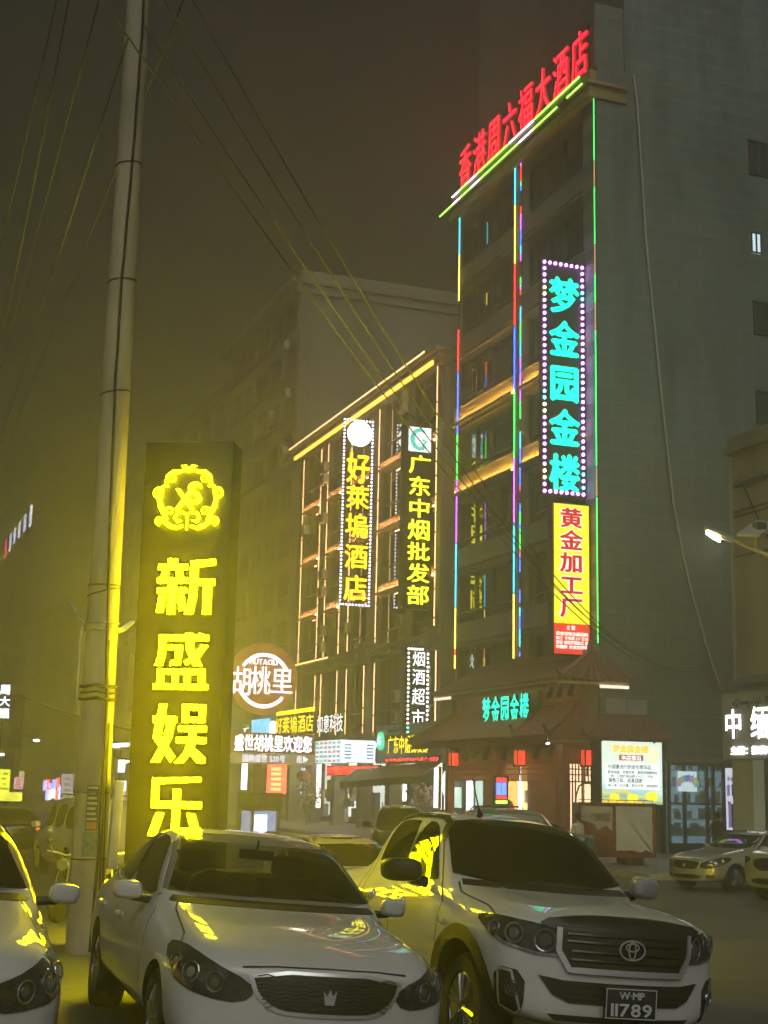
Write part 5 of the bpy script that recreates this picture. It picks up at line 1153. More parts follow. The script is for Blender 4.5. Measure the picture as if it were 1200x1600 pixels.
b = MB(); pa, pb_ = Lp(1104, 829.5, D-.02), Lp(1124, 842, D-.02); ax = (pb_-pa).normalized()
M = Matrix.Translation((pa+pb_)/2-CU*.01); 
vs_ = []
for f, ww in ((-.5, .05), (-.35, .1), (.35, .11), (.5, .09)): c_ = (pa+pb_)/2+(pb_-pa)*f-CU*.02; vs_ += [c_+sd*ww-CU*.045, c_-sd*ww-CU*.045, c_+sd*ww+CU*.03-CF*.05, c_-sd*ww+CU*.03]
b.add(vs_, [(i*4, i*4+1, i*4+5, i*4+4) for i in range(3)]+[(i*4, i*4+4, i*4+6, i*4+2) for i in range(3)]+[(i*4+1, i*4+3, i*4+7, i*4+5) for i in range(3)]+[(i*4+2, i*4+6, i*4+7, i*4+3) for i in range(3)]+[(0, 2, 3, 1), (12, 13, 15, 14)])
b.build('lamp', emit('lamp_warm_white', (1.0, .96, .62), 60), t)
c0 = [Lp(1151, 836, D-.4), Lp(1181, 815, D+.5), Lp(1216, 818, D+.5), Lp(1188, 837, D-.4)]
b = MB(); nrm = (c0[1]-c0[0]).cross(c0[3]-c0[0]).normalized()
b.add([p+nrm*.03 for p in c0]+[p-nrm*.03 for p in c0], [(0, 1, 2, 3), (7, 6, 5, 4), (0, 4, 5, 1), (1, 5, 6, 2), (2, 6, 7, 3), (3, 7, 4, 0)]); sp_ = b.build('solar_panel', mat('panel_back', (.42, .45, .46), .4, .2, var=.2, scale=6), t)
b = MB(); b.tube([Lp(1182, 828), Lp(1180, 838), Lp(1180, 856)], .035, 6); b.tube([(c0[0]+c0[1])/2, (c0[2]+c0[3])/2], .02, 4); b.build('panel_bracket', mat('lamp_pole', (.36, .32, .26), .5), t)
b = MB(); b.box(-.12, .12, -.08, .08, -.1, .1, Matrix.Translation(Lp(1187, 824))); b.build('control_box', M_box, t)
# ================================================================== VEHICLES
M_white = mat('paint_white', (.62, .605, .56), .5, var=.07, scale=2.5, coat=1.0, spec=.25)
M_silver = mat('paint_silver', (.34, .34, .33), .3, .35, var=.08, scale=2, coat=1.0)
M_blackp = mat('paint_black', (.012, .012, .014), .25, coat=1.0)
M_teal = mat('paint_teal', (.10, .16, .15), .35, coat=1.0)
M_cglass = mat('car_glass', (.012, .013, .013), .03, var=.2, scale=1, ior=1.55)
M_trim = mat('black_trim', (.018, .018, .018), .45, bump=.05)
M_chrome = mat('chrome', (.88, .88, .88), .28, .75, var=.05)
M_lens = mat('lamp_lens', (.05, .052, .055), .05, var=.6, scale=14, coat=1.0)
M_refl = mat('lamp_reflector', (.55, .56, .58), .12, .9, var=.4, scale=30)
M_tyre = mat('tyre', (.018, .017, .016), .85, var=.3, scale=20, bump=.2)
M_rim = mat('alloy', (.40, .40, .40), .25, .9, var=.1)
M_well = mat('wheel_well', (.008, .008, .008), .9)
M_gap = mat('panel_gap', (.03, .028, .025), .7)
M_int = mat('car_interior', (.03, .028, .026), .7, var=.3, scale=8)
def st(x, zb, w, zs, p5, p7, zc, bow=0, lean=0, zm=None):
    zm = zm or zb+(zs-zb)*.55
    pts = [(0, zb), (w*.62, zb), (w-.035, zb+.07), (w, zm), (w-.012, zs), p5, ((p5[0]+p7[0])/2+.012, (p5[1]+p7[1])/2+.012), p7, (p7[0]*.55, zc-.012), (0, zc)]
    return [(x + bow*(abs(y)/w)**2.4 + lean*(z-zb), y, z) for y, z in pts]
def loft(stations, crease=(4, 5)):
    vs = []; fs = []; m = len(stations[0])
    for s in stations:
        vs += [(x, y, z) for x, y, z in s] + [(x, -y, z) for x, y, z in s[1:-1]]
    def ix(i, j, side): return i*(2*m-2) + (j if side > 0 or j in (0, m-1) else m+j-1)
    for i in range(len(stations)-1):
        for j in range(m-1):
            for sd in (1, -1):
                q = [ix(i, j, sd), ix(i, j+1, sd), ix(i+1, j+1, sd), ix(i+1, j, sd)]; fs.append(q if sd > 0 else q[::-1])
    for i, fl in ((0, 1), (len(stations)-1, -1)):
        for j in range(m//2):
            for sd in (1, -1):
                a, b_, c_, d_ = ix(i, j, sd), ix(i, j+1, sd), ix(i, m-2-j, sd), ix(i, m-1-j, sd)
                q = [a, b_, c_, d_] if j < m//2-1 else [a, b_, d_] if False else [a, b_, c_, d_]
                if j == m//2-1: q = [a, b_, d_] if b_ == c_ else [a, b_, c_, d_]
                q = list(dict.fromkeys(q))
                if len(q) > 2: fs.append(q if sd*fl > 0 else q[::-1])
    return vs, fs
def body(stations, wheels, rr, mats, extra=(), cr=0.0):
    vs, fs = loft(stations); me = bpy.data.meshes.new('body'); me.from_pydata(vs, [], fs)
    bm = bmesh.new(); bm.from_mesh(me); bmesh.ops.remove_doubles(bm, verts=bm.verts, dist=1e-5); bmesh.ops.recalc_face_normals(bm, faces=bm.faces); bm.to_mesh(me); bm.free()
    for m in mats: me.materials.append(m)
    o = bpy.data.objects.new('body_source', me); COL.objects.link(o); s = o.modifiers.new('s', 'SUBSURF'); s.levels = 3; s.render_levels = 3
    dg = bpy.context.evaluated_depsgraph_get(); dg.update(); m1 = bpy.data.meshes.new_from_object(o.evaluated_get(dg))
    bv = BVHTree.FromPolygons([v.co for v in m1.vertices], [p.vertices for p in m1.polygons])
    cut = []
    def cutter(mb, m):
        c = mb.build('cutter', m); cut.append(c); md = o.modifiers.new('b', 'BOOLEAN'); md.operation = 'DIFFERENCE'; md.object = c; md.solver = 'EXACT'
        try: md.material_mode = 'TRANSFER'
        except Exception: pass
    for (x, y, z) in wheels:
        mb = MB(); mb.cyl((x, y-.42, z), (x, y+.30, z), rr, rr, 40); cutter(mb, M_well)
    for mb, m in extra: cutter(mb, m)
    dg = bpy.context.evaluated_depsgraph_get(); dg.update(); m2 = bpy.data.meshes.new_from_object(o.evaluated_get(dg))
    for c in cut: bpy.data.objects.remove(c, do_unlink=True)
    bpy.data.objects.remove(o, do_unlink=True)
    m2.polygons.foreach_set('use_smooth', [True]*len(m2.polygons)); m2.set_sharp_from_angle(angle=R(32)); m2.name = 'body'
    return m2, bv
def chaikin(p, n, closed=True):
    for _ in range(n):
        q = []
        for i in range(len(p)):
            a, b_ = p[i], p[(i+1) % len(p)]; q += [tuple(a[k]*.75+b_[k]*.25 for k in range(3)), tuple(a[k]*.25+b_[k]*.75 for k in range(3))]
        p = q
    return p
DIRS = {'F': V((1, 0, 0)), 'B': V((-1, 0, 0)), 'L': V((0, -1, 0)), 'R': V((0, 1, 0)), 'T': V((0, 0, -1)), 'FL': V((.72, -.69, 0)), 'FR': V((.72, .69, 0)), 'BL': V((-.72, -.69, 0)), 'BR': V((-.72, .69, 0))}
def decal(bv, pts, d, m, name, par, off=.006, rnd=1, grid=.06, back=.006, cast=3.0):
    """a panel that follows the body: the outline (approximate 3-D points) is thrown on the surface along d"""
    dd = DIRS[d] if isinstance(d, str) else V(d).normalized()
    e1 = dd.cross(V((0, 0, 1))); e1 = e1.normalized() if e1.length > .1 else V((1, 0, 0)); e2 = e1.cross(dd).normalized()
    if rnd: pts = chaikin(pts, rnd)
    ctr = sum((V(p) for p in pts), V())/len(pts)
    p2 = [((V(p)).dot(e1), (V(p)).dot(e2)) for p in pts]
    # resample long edges
    o2 = []
    for i in range(len(p2)):
        a, b_ = p2[i], p2[(i+1) % len(p2)]; n = max(1, int(math.hypot(a[0]-b_[0], a[1]-b_[1])/grid))
        for k in range(n): o2.append((a[0]+(b_[0]-a[0])*k/n, a[1]+(b_[1]-a[1])*k/n))
    nb_ = len(o2); vsq = [V(p) for p in o2]
    x0, x1 = min(p[0] for p in o2), max(p[0] for p in o2); y0, y1 = min(p[1] for p in o2), max(p[1] for p in o2)
    gx = x0+grid*.5
    while gx < x1:
        gy = y0+grid*.5
        while gy < y1:
            vsq.append(V((gx, gy))); gy += grid
        gx += grid
    rv, re, rf, _, _, _ = delaunay_2d_cdt(vsq, [(i, (i+1) % nb_) for i in range(nb_)], [list(range(nb_))], 1, 1e-5)
    fr = []; ok = []
    base = ctr.dot(dd)-cast
    for p in rv:
        org = e1*p.x+e2*p.y+dd*base; h = bv.ray_cast(org, dd)
        if h[0] is None: fr.append(None); continue
        n = h[1]; n = n if n.dot(dd) < 0 else -n; fr.append((h[0]+n*off, h[0]-n*back))
    mp = {}; vs = []
    for i, f in enumerate(fr):
        if f: mp[i] = len(vs)//2; vs += [f[0], f[1]]
    fs = []; ec_ = {}
    for f in rf:
        if all(i in mp for i in f):
            fs.append([2*mp[i] for i in f])
            for k in range(len(f)): e = (f[k], f[(k+1) % len(f)]); ec_[e] = 1
    for (a, b_) in list(ec_):
        if (b_, a) not in ec_: fs.append([2*mp[a], 2*mp[a]+1, 2*mp[b_]+1, 2*mp[b_]])
    mb = MB(); mb.add(vs, fs)
    return mb.build(name, m, par, smooth=45)
def seam(bv, pts, d, par, w_=.006, m=None, name='panel_gap', off=.0015):
    """a thin line along a polyline thrown on the body"""
    dd = DIRS[d] if isinstance(d, str) else V(d).normalized(); pts = [V(p) for p in pts]; dn = []
    for a, b_ in zip(pts, pts[1:]):
        n = max(1, int((b_-a).length/.05)); dn += [a.lerp(b_, k/n) for k in range(n)]
    dn.append(pts[-1]); hits = []
    for p in dn:
        h = bv.ray_cast(p-dd*3, dd)
        if h[0] is not None: n = h[1] if h[1].dot(dd) < 0 else -h[1]; hits.append((h[0], n))
    if len(hits) < 2: return
    vs = []; fs = []
    for i, (p, n) in enumerate(hits):
        t_ = (hits[min(i+1, len(hits)-1)][0]-hits[max(i-1, 0)][0]).normalized(); s_ = t_.cross(n).normalized()*w_; vs += [p+s_+n*off, p-s_+n*off]
    for i in range(len(hits)-1): fs.append([2*i, 2*i+1, 2*i+3, 2*i+2])
    mb = MB(); mb.add(vs, fs); return mb.build(name, m or M_gap, par)
def wheel(par, x, y, z, r, wd, spokes=5, rimr=.68):
    s = 1 if y > 0 else -1
    b = MB(); o_, i_ = y+s*wd*.15, y-s*wd
    b.lathe([(r*.66, y-s*wd), (r*.93, y-s*wd), (r, y-s*wd*.82), (r, y-s*.03), (r*.94, y+s*.015), (r*rimr*1.04, y+s*.012), (r*rimr, y-s*.01), (r*.66, y-s*wd)], (x, 0, z), 'y', 40)
    w_ = b.build('wheel', M_tyre, par, smooth=40)
    b = MB(); b.lathe([(r*rimr*1.02, y-s*.002), (r*rimr*.93, y+s*.004), (r*rimr*.90, y-s*.05), (r*.12, y-s*.07), (0.001, y-s*.07)], (x, 0, z), 'y', 36)
    for k in range(spokes):
        a = 2*math.pi*k/spokes+.3
        for da in (-.12, .12):
            c0 = V((x+r*.10*math.cos(a), y-s*.012, z+r*.10*math.sin(a))); c1 = V((x+r*rimr*.95*math.cos(a+da), y-s*.006, z+r*rimr*.95*math.sin(a+da))); b.tube([c0, c1], [.03, .022], 5)
    b.cyl((x, y-s*.03, z), (x, y+s*.008, z), r*.17, r*.14, 16); b.build('rim', M_rim, w_, smooth=40)
    return w_
def mirror(par, x, y, z, m, sc=1.0, chrome=None):
    s = 1 if y > 0 else -1
    b = MB(); n = 20; prof = ((-.085, .55), (-.075, .80), (-.04, .95), (.02, 1.0), (.06, .97), (.065, .90)); vs = []
    for dx, k in prof:
        for i in range(n):
            a = 2*math.pi*i/n; c_, s_ = math.cos(a), math.sin(a); p = 2/3.4
            u = (abs(c_)**p)*(1 if c_ > 0 else -1)*.125*k; v = (abs(s_)**p)*(1 if s_ > 0 else -1)*.080*k
            vs.append((x+dx*sc+.05*(u/.125)*sc, y+s*(.13+u+v*.12)*sc, z+(v-.010*(u/.125))*sc))
    m_ = len(prof)
    b.add(vs, [(i*n+k, i*n+(k+1) % n, (i+1)*n+(k+1) % n, (i+1)*n+k) for i in range(m_-1) for k in range(n)]+[tuple(range(n)), tuple(range((m_-1)*n, m_*n))])
    o = b.build('mirror', m, par, smooth=50)
    b = MB(); b.tube([(x+.03, y-s*.08, z-.075*sc), (x+.02, y+s*.07, z-.06*sc)], [.04*sc, .03*sc], 8); b.build('mirror_foot', M_trim, o, smooth=60)
    b = MB(); b.box(x+.066*sc, x+.070*sc, y+s*.04*sc, y+s*.22*sc, z-.055*sc, z+.055*sc); b.build('mirror_glass', M_chrome, o)
    return o
def ring(par, bv, c, d, r0, r1, m, name, off=.01, n=20):
    dd = DIRS[d] if isinstance(d, str) else V(d).normalized(); h = bv.ray_cast(V(c)-dd*3, dd)
    if h[0] is None: return None
    n_ = h[1] if h[1].dot(dd) < 0 else -h[1]; n_ = (n_-dd).normalized(); t_ = n_.orthogonal().normalized(); q = n_.cross(t_); p = h[0]+n_*off
    b = MB()
    if r0 > 0: b.tube([p+(t_*math.cos(2*math.pi*k/n)+q*math.sin(2*math.pi*k/n))*r1 for k in range(n+1)], r0, 6)
    else: b.cyl(p-n_*.01, p+n_*.004, r1, r1*.9, n)
    return b.build(name, m, par, smooth=50)
# ------------------------------------------------------------------ white sedan
def make_sedan(label, paint, group=None, name='parked_car', detail=True, hollow=True):
    t = thing(name, label, 'car', (0, 0, 0), group)
    W = .895
    S = [st(.03, .24, .66, .62, (.60, .675), (.44, .70), .715, .20, .03),
         st(.09, .21, .80, .645, (.70, .725), (.50, .755), .775, .22, .0),
         st(.40, .19, .875, .70, (.74, .82), (.52, .865), .885, .10),
         st(.95, .19, .893, .755, (.74, .885), (.52, .93), .947),
         st(1.42, .19, .895, .79, (.735, .93), (.55, .975), .99),
         st(1.58, .19, .895, .80, (.80, .945), (.72, .995), 1.035),
         st(2.10, .19, .895, .82, (.80, .965), (.645, 1.29), 1.345),
         st(2.38, .19, .893, .83, (.79, .97), (.61, 1.40), 1.445),
         st(2.95, .19, .893, .84, (.785, .975), (.60, 1.43), 1.472),
         st(3.50, .19, .893, .85, (.77, .985), (.565, 1.395), 1.435),
         st(4.05, .19, .888, .86, (.755, .985), (.60, 1.13), 1.165),
         st(4.30, .19, .87, .86, (.73, .975), (.60, 1.02), 1.04),
         st(4.68, .22, .83, .84, (.70, .95), (.55, .985), .995, -.08),
         st(4.84, .28, .74, .78, (.64, .88), (.5, .90), .91, -.12)]
    wh = [(.93, .80, .31), (.93, -.80, .31), (3.78, .80, .31), (3.78, -.80, .31)]
    wsh = [(0, -.755, 1.005), (0, .755, 1.005), (0, .68, 1.18), (0, .57, 1.39), (0, .30, 1.425), (0, -.30, 1.425), (0, -.57, 1.39), (0, -.68, 1.18)]
    extra = []
    if hollow:
        mb = MB(); pp = [(y*.95, z if z > 1.02 else 1.045) for _, y, z in wsh]; pp = [(y, min(z, 1.375)) for y, z in pp]
        n = len(pp); mb.add([(1.4, y, z) for y, z in pp]+[(5.0, y, z) for y, z in pp], [(k, (k+1) % n, n+(k+1) % n, n+k) for k in range(n)]+[tuple(range(n)), tuple(range(2*n-1, n-1, -1))])
        extra.append((mb, M_int))
        mb = MB(); mb.box(1.85, 3.75, -.60, .60, .55, 1.30); extra.append((mb, M_int))
    me, bv = body(S, [(x, y+(.1 if y > 0 else -.02), z) for x, y, z in wh], .365, [paint], extra)
    bo = bpy.data.objects.new('body', me); COL.objects.link(bo); bo.parent = t
    for x, y, z in wh: wheel(t, x, y+(.05 if y > 0 else -.05), z, .325, .21, 5)
    if hollow:
        gl = clear_tint
        decal(bv, wsh, 'F', gl, 'windshield', t, .008, 1, .05, .001)
        decal(bv, [(0, y*.97, z if z > 1.1 else 1.06) for _, y, z in wsh], 'B', gl, 'rear_window', t, .004, 1, .07, .001)
        decal(bv, [(0, -.78, .985), (0, .78, .985), (0, .755, 1.02), (0, -.755, 1.02)], 'F', M_trim, 'cowl', t, .004, 0, .07)
        for y in (.36, -.36):
            b = MB(); b.box(2.55, 2.75, y-.24, y+.24, .6, 1.14); b.box(2.6, 2.72, y-.13, y+.13, 1.12, 1.30); b.build('seat', M_int, t, bev=.05)
        b = MB(); b.box(3.5, 3.7, -.6, .6, .6, 1.12); b.build('rear_bench', M_int, t, bev=.05)
        b = MB(); b.box(1.62, 2.0, -.62, .62, .85, 1.03); b.build('dashboard', M_int, t, bev=.04)
        b = MB(); b.tube([(2.05+.03*math.sin(a), .36+.17*math.cos(a), 1.03+.15*math.sin(a)) for a in [k*.3927 for k in range(17)]], .016, 6); b.build('steering_wheel', M_trim, t, smooth=60)
        b = MB(); b.box(2.22, 2.26, -.13, .13, 1.27, 1.34); b.tube([(2.2, 0, 1.41), (2.24, 0, 1.33)], .012, 5); b.build('rear_view_mirror', M_trim, t, bev=.012)
    else:
        decal(bv, wsh, 'F', M_cglass, 'windshield', t, .004, 1, .09)
        decal(bv, [(0, y*.97, z if z > 1.1 else 1.06) for _, y, z in wsh], 'B', M_cglass, 'rear_window', t, .004, 1, .09)
    for sd in (1, -1):
        d = 'L' if sd > 0 else 'R'; y = sd*.8
        win = lambda pts, nm: decal(bv, [(x, y, z) for x, z in pts], d, M_cglass, nm, t, .010, 1, .05)
        win([(1.78, 1.0), (1.98, 1.10), (2.30, 1.315), (2.52, 1.372), (2.86, 1.385), (2.86, 1.015), (2.4, 1.0)], 'side_window')
        win([(2.92, 1.015), (2.92, 1.385), (3.2, 1.375), (3.42, 1.34), (3.66, 1.20), (3.62, 1.03)], 'side_window')
        win([(3.68, 1.04), (3.70, 1.18), (3.88, 1.08), (3.93, 1.045)], 'quarter_window')
        seam(bv, [(1.72, y, .98), (1.98, y, 1.13), (2.32, y, 1.345), (2.55, y, 1.40), (2.9, y, 1.415), (3.25, y, 1.40), (3.5, y, 1.35), (3.74, y, 1.2), (3.96, y, 1.03), (3.6, y, 1.005), (2.88, y, .985), (1.72, y, .98)], d, t, .009, M_chrome, 'window_trim', .004)
        seam(bv, [(1.62, y, .93), (1.48, y, .7), (1.46, y, .35), (1.6, y, .27)], d, t); seam(bv, [(2.89, y, .98), (2.89, y, .6), (2.84, y, .27)], d, t); seam(bv, [(3.98, y, 1.0), (3.75, y, .72), (3.5, y, .5), (3.38, y, .27)], d, t); seam(bv, [(1.6, y, .27), (3.38, y, .27)], d, t)
        seam(bv, [(1.5, y, .52), (3.4, y, .52)], d, t, .016, paint, 'side_moulding', .012)
        for x in (2.62, 3.62):
            hp = bv.ray_cast(V((x, sd*3, .80)), V((0, -sd, 0)))[0]
            b = MB(); b.tube([hp+V((-.09, sd*.005, 0)), hp+V((-.06, sd*.035, 0)), hp+V((.06, sd*.035, .005)), hp+V((.09, sd*.005, .005))], .013, 6); b.build('door_handle', M_chrome if detail else paint, t, smooth=60)
        mirror(t, 1.86, sd*.86, 1.02, paint, .78)
        f = 'FL' if sd > 0 else 'FR'
        hl = decal(bv, [(.06, sd*.50, .665), (.30, sd*.70, .77), (.60, sd*.80, .815), (.84, sd*.86, .80), (.66, sd*.885, .70), (.36, sd*.85, .60), (.14, sd*.62, .535), (.06, sd*.50, .57)], f, M_lens, 'headlight', t, .006, 1, .05)
        for (cx_, cy_, cz_, r_) in ((.20, .66, .645, .055), (.34, .755, .68, .06), (.52, .83, .715, .045)):
            ring(hl, bv, (cx_, sd*cy_, cz_), f, .006, r_, M_refl, 'reflector_ring', .012); ring(hl, bv, (cx_, sd*cy_, cz_), f, 0, r_*.55, M_refl, 'bulb_reflector', .008)
        b = decal(bv, [(.30, sd*.82, .60), (.60, sd*.88, .69), (.50, sd*.88, .70), (.28, sd*.80, .62)], f, mat('amber_lens', (.25, .10, .03), .1, coat=1), 'indicator', hl, .009, 0, .05)
        decal(bv, [(4.8, sd*.45, .78), (4.6, sd*.80, .80), (4.3, sd*.88, .86), (4.35, sd*.86, .92), (4.7, sd*.6, .92)], 'BL' if sd > 0 else 'BR', mat('tail_red', (.25, .01, .01), .15, coat=1), 'tail_light', t, .006, 1, .07)
        seam(bv, [(.62, sd*.80, .80), (.8, sd*.74, .89), (1.4, sd*.70, .96), (1.56, sd*.66, 1.0)], 'T', t); 
        decal(bv, [(.12, sd*.60, .30), (.25, sd*.80, .32), (.25, sd*.80, .40), (.12, sd*.62, .40)], f, M_trim, 'fog_lamp', t, .005, 1, .05)
    seam(bv, [(.2, -.50, .74), (.16, -.3, .755), (.15, 0, .76), (.16, .3, .755), (.2, .50, .74)], 'F', t, .007)
    fr = decal(bv, [(0, -.475, .735), (0, .475, .735), (0, .43, .60), (0, .33, .515), (0, .22, .495), (0, -.22, .495), (0, -.33, .515), (0, -.43, .60)], 'F', M_chrome, 'grille', t, .010, 1, .05)
    decal(bv, [(0, -.445, .718), (0, .445, .718), (0, .40, .60), (0, .31, .535), (0, .21, .517), (0, -.21, .517), (0, -.31, .535), (0, -.40, .60)], 'F', M_trim, 'grille_back', fr, .013, 1, .05)
    b = MB()
    for k in range(9):
        z = .535+.021*k; yw = .36+.06*min(1, (z-.53)/.1)
        pts = []
        for j in range(17):
            y = -yw+2*yw*j/16; h = bv.ray_cast(V((-3, y, z+.012*(j % 2))), V((1, 0, 0)))[0]
            if h: pts.append(h+V((-.016, 0, 0)))
        if len(pts) > 2: b.tube(pts, .004, 4)
    b.build('mesh_bars', mat('grille_bar', (.22, .22, .22), .25, .9), fr)
    h = bv.ray_cast(V((-3, 0, .615)), V((1, 0, 0)))[0]
    b = MB(); M = Matrix(((0, 0, -1, h.x-.014), (1, 0, 0, 0), (0, 1, 0, .57), (0, 0, 0, 1))); b.prism([(-.028, 0), (.028, 0), (.038, .075), (.018, .045), (.0, .085), (-.018, .045), (-.038, .075)], 0, .015, M); b.build('emblem', M_chrome, fr)
    decal(bv, [(0, -.42, .29), (0, .42, .29), (0, .47, .40), (0, -.47, .40)], 'F', M_trim, 'lower_intake', t, .006, 1, .06)
    return t
ct = bpy.data.materials.new('tinted_clear_glass'); ct.use_nodes = True; pq = ct.node_tree.nodes['Principled BSDF']
pq.inputs['Base Color'].default_value = (.02, .022, .02, 1); pq.inputs['Roughness'].default_value = .02; pq.inputs['Alpha'].default_value = .45; pq.inputs['IOR'].default_value = 1.5
clear_tint = ct
sed = make_sedan('white sedan in the foreground with a wide dark mesh grille', M_white, 'white sedans at the front')
c2 = copy_tree(sed); c2['label'] = 'white sedan cut off by the left edge of the picture, only its headlight side showing'
def park(o, x, y, ang, z=None): o.location = (x, y, gz(x, y) if z is None else z); o.rotation_euler = (0, 0, R(ang))
# ------------------------------------------------------------------ pickup
def make_pickup(label):
    t = thing('pickup_truck', label, 'pickup')
    S = [st(.06, .44, .70, .97, (.62, 1.035), (.44, 1.06), 1.07, .20, .03),
         st(.12, .38, .84, .99, (.74, 1.075), (.50, 1.11), 1.122, .22, .0),
         st(.45, .36, .905, 1.02, (.79, 1.11), (.54, 1.165), 1.18, .08),
         st(.98, .36, .925, 1.05, (.79, 1.15), (.55, 1.205), 1.222),
         st(1.36, .36, .925, 1.07, (.79, 1.175), (.58, 1.235), 1.255),
         st(1.50, .36, .92, 1.08, (.83, 1.185), (.73, 1.25), 1.29),
         st(1.92, .36, .915, 1.09, (.83, 1.195), (.67, 1.58), 1.645),
         st(2.15, .36, .915, 1.09, (.82, 1.20), (.635, 1.72), 1.775),
         st(2.75, .36, .915, 1.09, (.82, 1.20), (.625, 1.765), 1.82),
         st(3.25, .36, .915, 1.09, (.80, 1.20), (.60, 1.745), 1.80),
         st(3.42, .36, .915, 1.09, (.80, 1.19), (.61, 1.67), 1.72),
         st(3.50, .40, .915, 1.09, (.82, 1.14), (.72, 1.16), 1.16),
         st(5.10, .44, .915, 1.09, (.82, 1.14), (.72, 1.16), 1.16),
         st(5.28, .46, .88, 1.06, (.80, 1.12), (.70, 1.14), 1.14)]
    wh = [(.97, .80, .385), (.97, -.80, .385), (4.06, .80, .385), (4.06, -.80, .385)]
    me, bv = body(S, [(x, y+(.12 if y > 0 else 0), z+.02) for x, y, z in wh], .47, [M_white])
    bo = bpy.data.objects.new('body', me); COL.objects.link(bo); bo.parent = t
    for x, y, z in wh: wheel(t, x, y+(.06 if y > 0 else -.06), z, .385, .25, 6, .64)
    decal(bv, [(0, -.755, 1.26), (0, .755, 1.26), (0, .69, 1.45), (0, .60, 1.695), (0, .3, 1.745), (0, -.3, 1.745), (0, -.60, 1.695), (0, -.69, 1.45)], 'F', M_cglass, 'windshield', t, .014, 1, .05)
    decal(bv, [(0, -.72, 1.235), (0, .72, 1.235), (0, .70, 1.275), (0, -.70, 1.275)], 'F', M_trim, 'cowl', t, .005, 0, .08)
    for sd in (1, -1):
        d = 'L' if sd > 0 else 'R'; y = sd*.8; f = 'FL' if sd > 0 else 'FR'
        win = lambda pts, nm, m=M_cglass: decal(bv, [(x, y, z) for x, z in pts], d, m, nm, t, .012, 1, .05)
        win([(1.74, 1.235), (1.80, 1.30), (2.12, 1.60), (2.30, 1.685), (2.52, 1.695), (2.52, 1.235)], 'side_window'); win([(2.60, 1.235), (2.60, 1.695), (2.95, 1.69), (3.16, 1.66), (3.24, 1.50), (3.24, 1.26)], 'side_window')
        seam(bv, [(1.62, y, 1.20), (1.86, y, 1.43), (2.14, y, 1.67), (2.34, y, 1.735), (2.56, y, 1.745), (2.57, y, 1.40), (2.57, y, 1.0), (2.55, y, .44), (1.62, y, .44), (1.46, y, .7), (1.46, y, 1.1), (1.62, y, 1.20)], d, t, .008); seam(bv, [(2.57, y, 1.745), (3.0, y, 1.74), (3.25, y, 1.69), (3.34, y, 1.5), (3.34, y, 1.1), (3.3, y, .7), (3.1, y, .44), (2.55, y, .44)], d, t, .008); seam(bv, [(3.47, y, 1.5), (3.47, y, .4)], d, t, .008)
        # black visors over the windows
        seam(bv, [(1.98, y, 1.55), (2.16, y, 1.685), (2.35, y, 1.735), (2.54, y, 1.74)], d, t, .03, M_trim, 'rain_visor', .02); seam(bv, [(2.60, y, 1.74), (3.0, y, 1.735), (3.2, y, 1.69)], d, t, .028, M_trim, 'rain_visor', .02)
        for x in (2.40, 3.16):
            hp = bv.ray_cast(V((x, sd*3, 1.02)), V((0, -sd, 0)))[0]
            b = MB(); b.box(-.11, .11, -.02, .03, -.025, .025, Matrix.Translation(hp)); b.sphere(hp+V((-.1, sd*.0, 0)), .055, 12, 8, (1, .35, 1)); b.build('door_handle', M_chrome, t, bev=.012)
        mirror(t, 1.82, sd*.95, 1.30, M_trim if sd > 0 else M_chrome, 1.15)
        # black flare round the wheel openings
        for x in (.97, 4.06):
            pts = [(x+.52*math.cos(R(a)), y, .40+.52*math.sin(R(a))) for a in range(-8, 189, 8)]
            seam(bv, pts, d, t, .055, M_trim, 'wheel_flare', .02)
        hl = decal(bv, [(.06, sd*.50, 1.045), (.35, sd*.72, 1.075), (.62, sd*.85, 1.085), (.78, sd*.90, 1.06), (.55, sd*.90, .97), (.32, sd*.84, .89), (.14, sd*.66, .845), (.07, sd*.52, .88)], f, M_lens, 'headlight', t, .008, 1, .05)
        for (cx_, cy_, cz_, r_) in ((.17, .63, .955, .075), (.34, .76, .985, .065), (.50, .845, 1.0, .045)):
            ring(hl, bv, (cx_, sd*cy_, cz_), f, .008, r_, M_refl, 'reflector_ring', .016); ring(hl, bv, (cx_, sd*cy_, cz_), f, 0, r_*.6, M_refl if r_ < .07 else mat('projector', (.1, .11, .12), .05, coat=1), 'bulb_reflector', .012)
        seam(bv, [(.10, sd*.56, .86), (.2, sd*.70, .865), (.36, sd*.83, .91), (.55, sd*.895, .985)], f, hl, .010, M_refl, 'light_guide', .012)
        fg = decal(bv, [(.22, sd*.745, .73), (.42, sd*.875, .76), (.40, sd*.875, .50), (.28, sd*.80, .44), (.22, sd*.75, .47)], f, M_trim, 'fog_lamp_bezel', t, .012, 1, .05)
        seam(bv, [(.38, sd*.86, .74), (.36, sd*.86, .5), (.26, sd*.79, .455), (.24, sd*.76, .48), (.30, sd*.80, .73), (.38, sd*.86, .74)], f, fg, .010, M_chrome, 'bezel_chrome', .018)
        ring(fg, bv, (.28, sd*.80, .615), f, .006, .05, M_refl, 'fog_lamp_ring', .022); ring(fg, bv, (.28, sd*.80, .615), f, 0, .042, M_refl, 'fog_lamp', .018)
        seam(bv, [(.5, sd*.83, 1.10), (.8, sd*.78, 1.145), (1.35, sd*.77, 1.185), (1.5, sd*.73, 1.24)], 'T', t, .008)
        decal(bv, [(5.27, sd*.70, .72), (5.2, sd*.88, .72), (5.2, sd*.88, 1.02), (5.27, sd*.70, 1.02)], 'BL' if sd > 0 else 'BR', mat('tail_red', (.25, .01, .01), .15, coat=1), 'tail_light', t, .008, 1, .08)
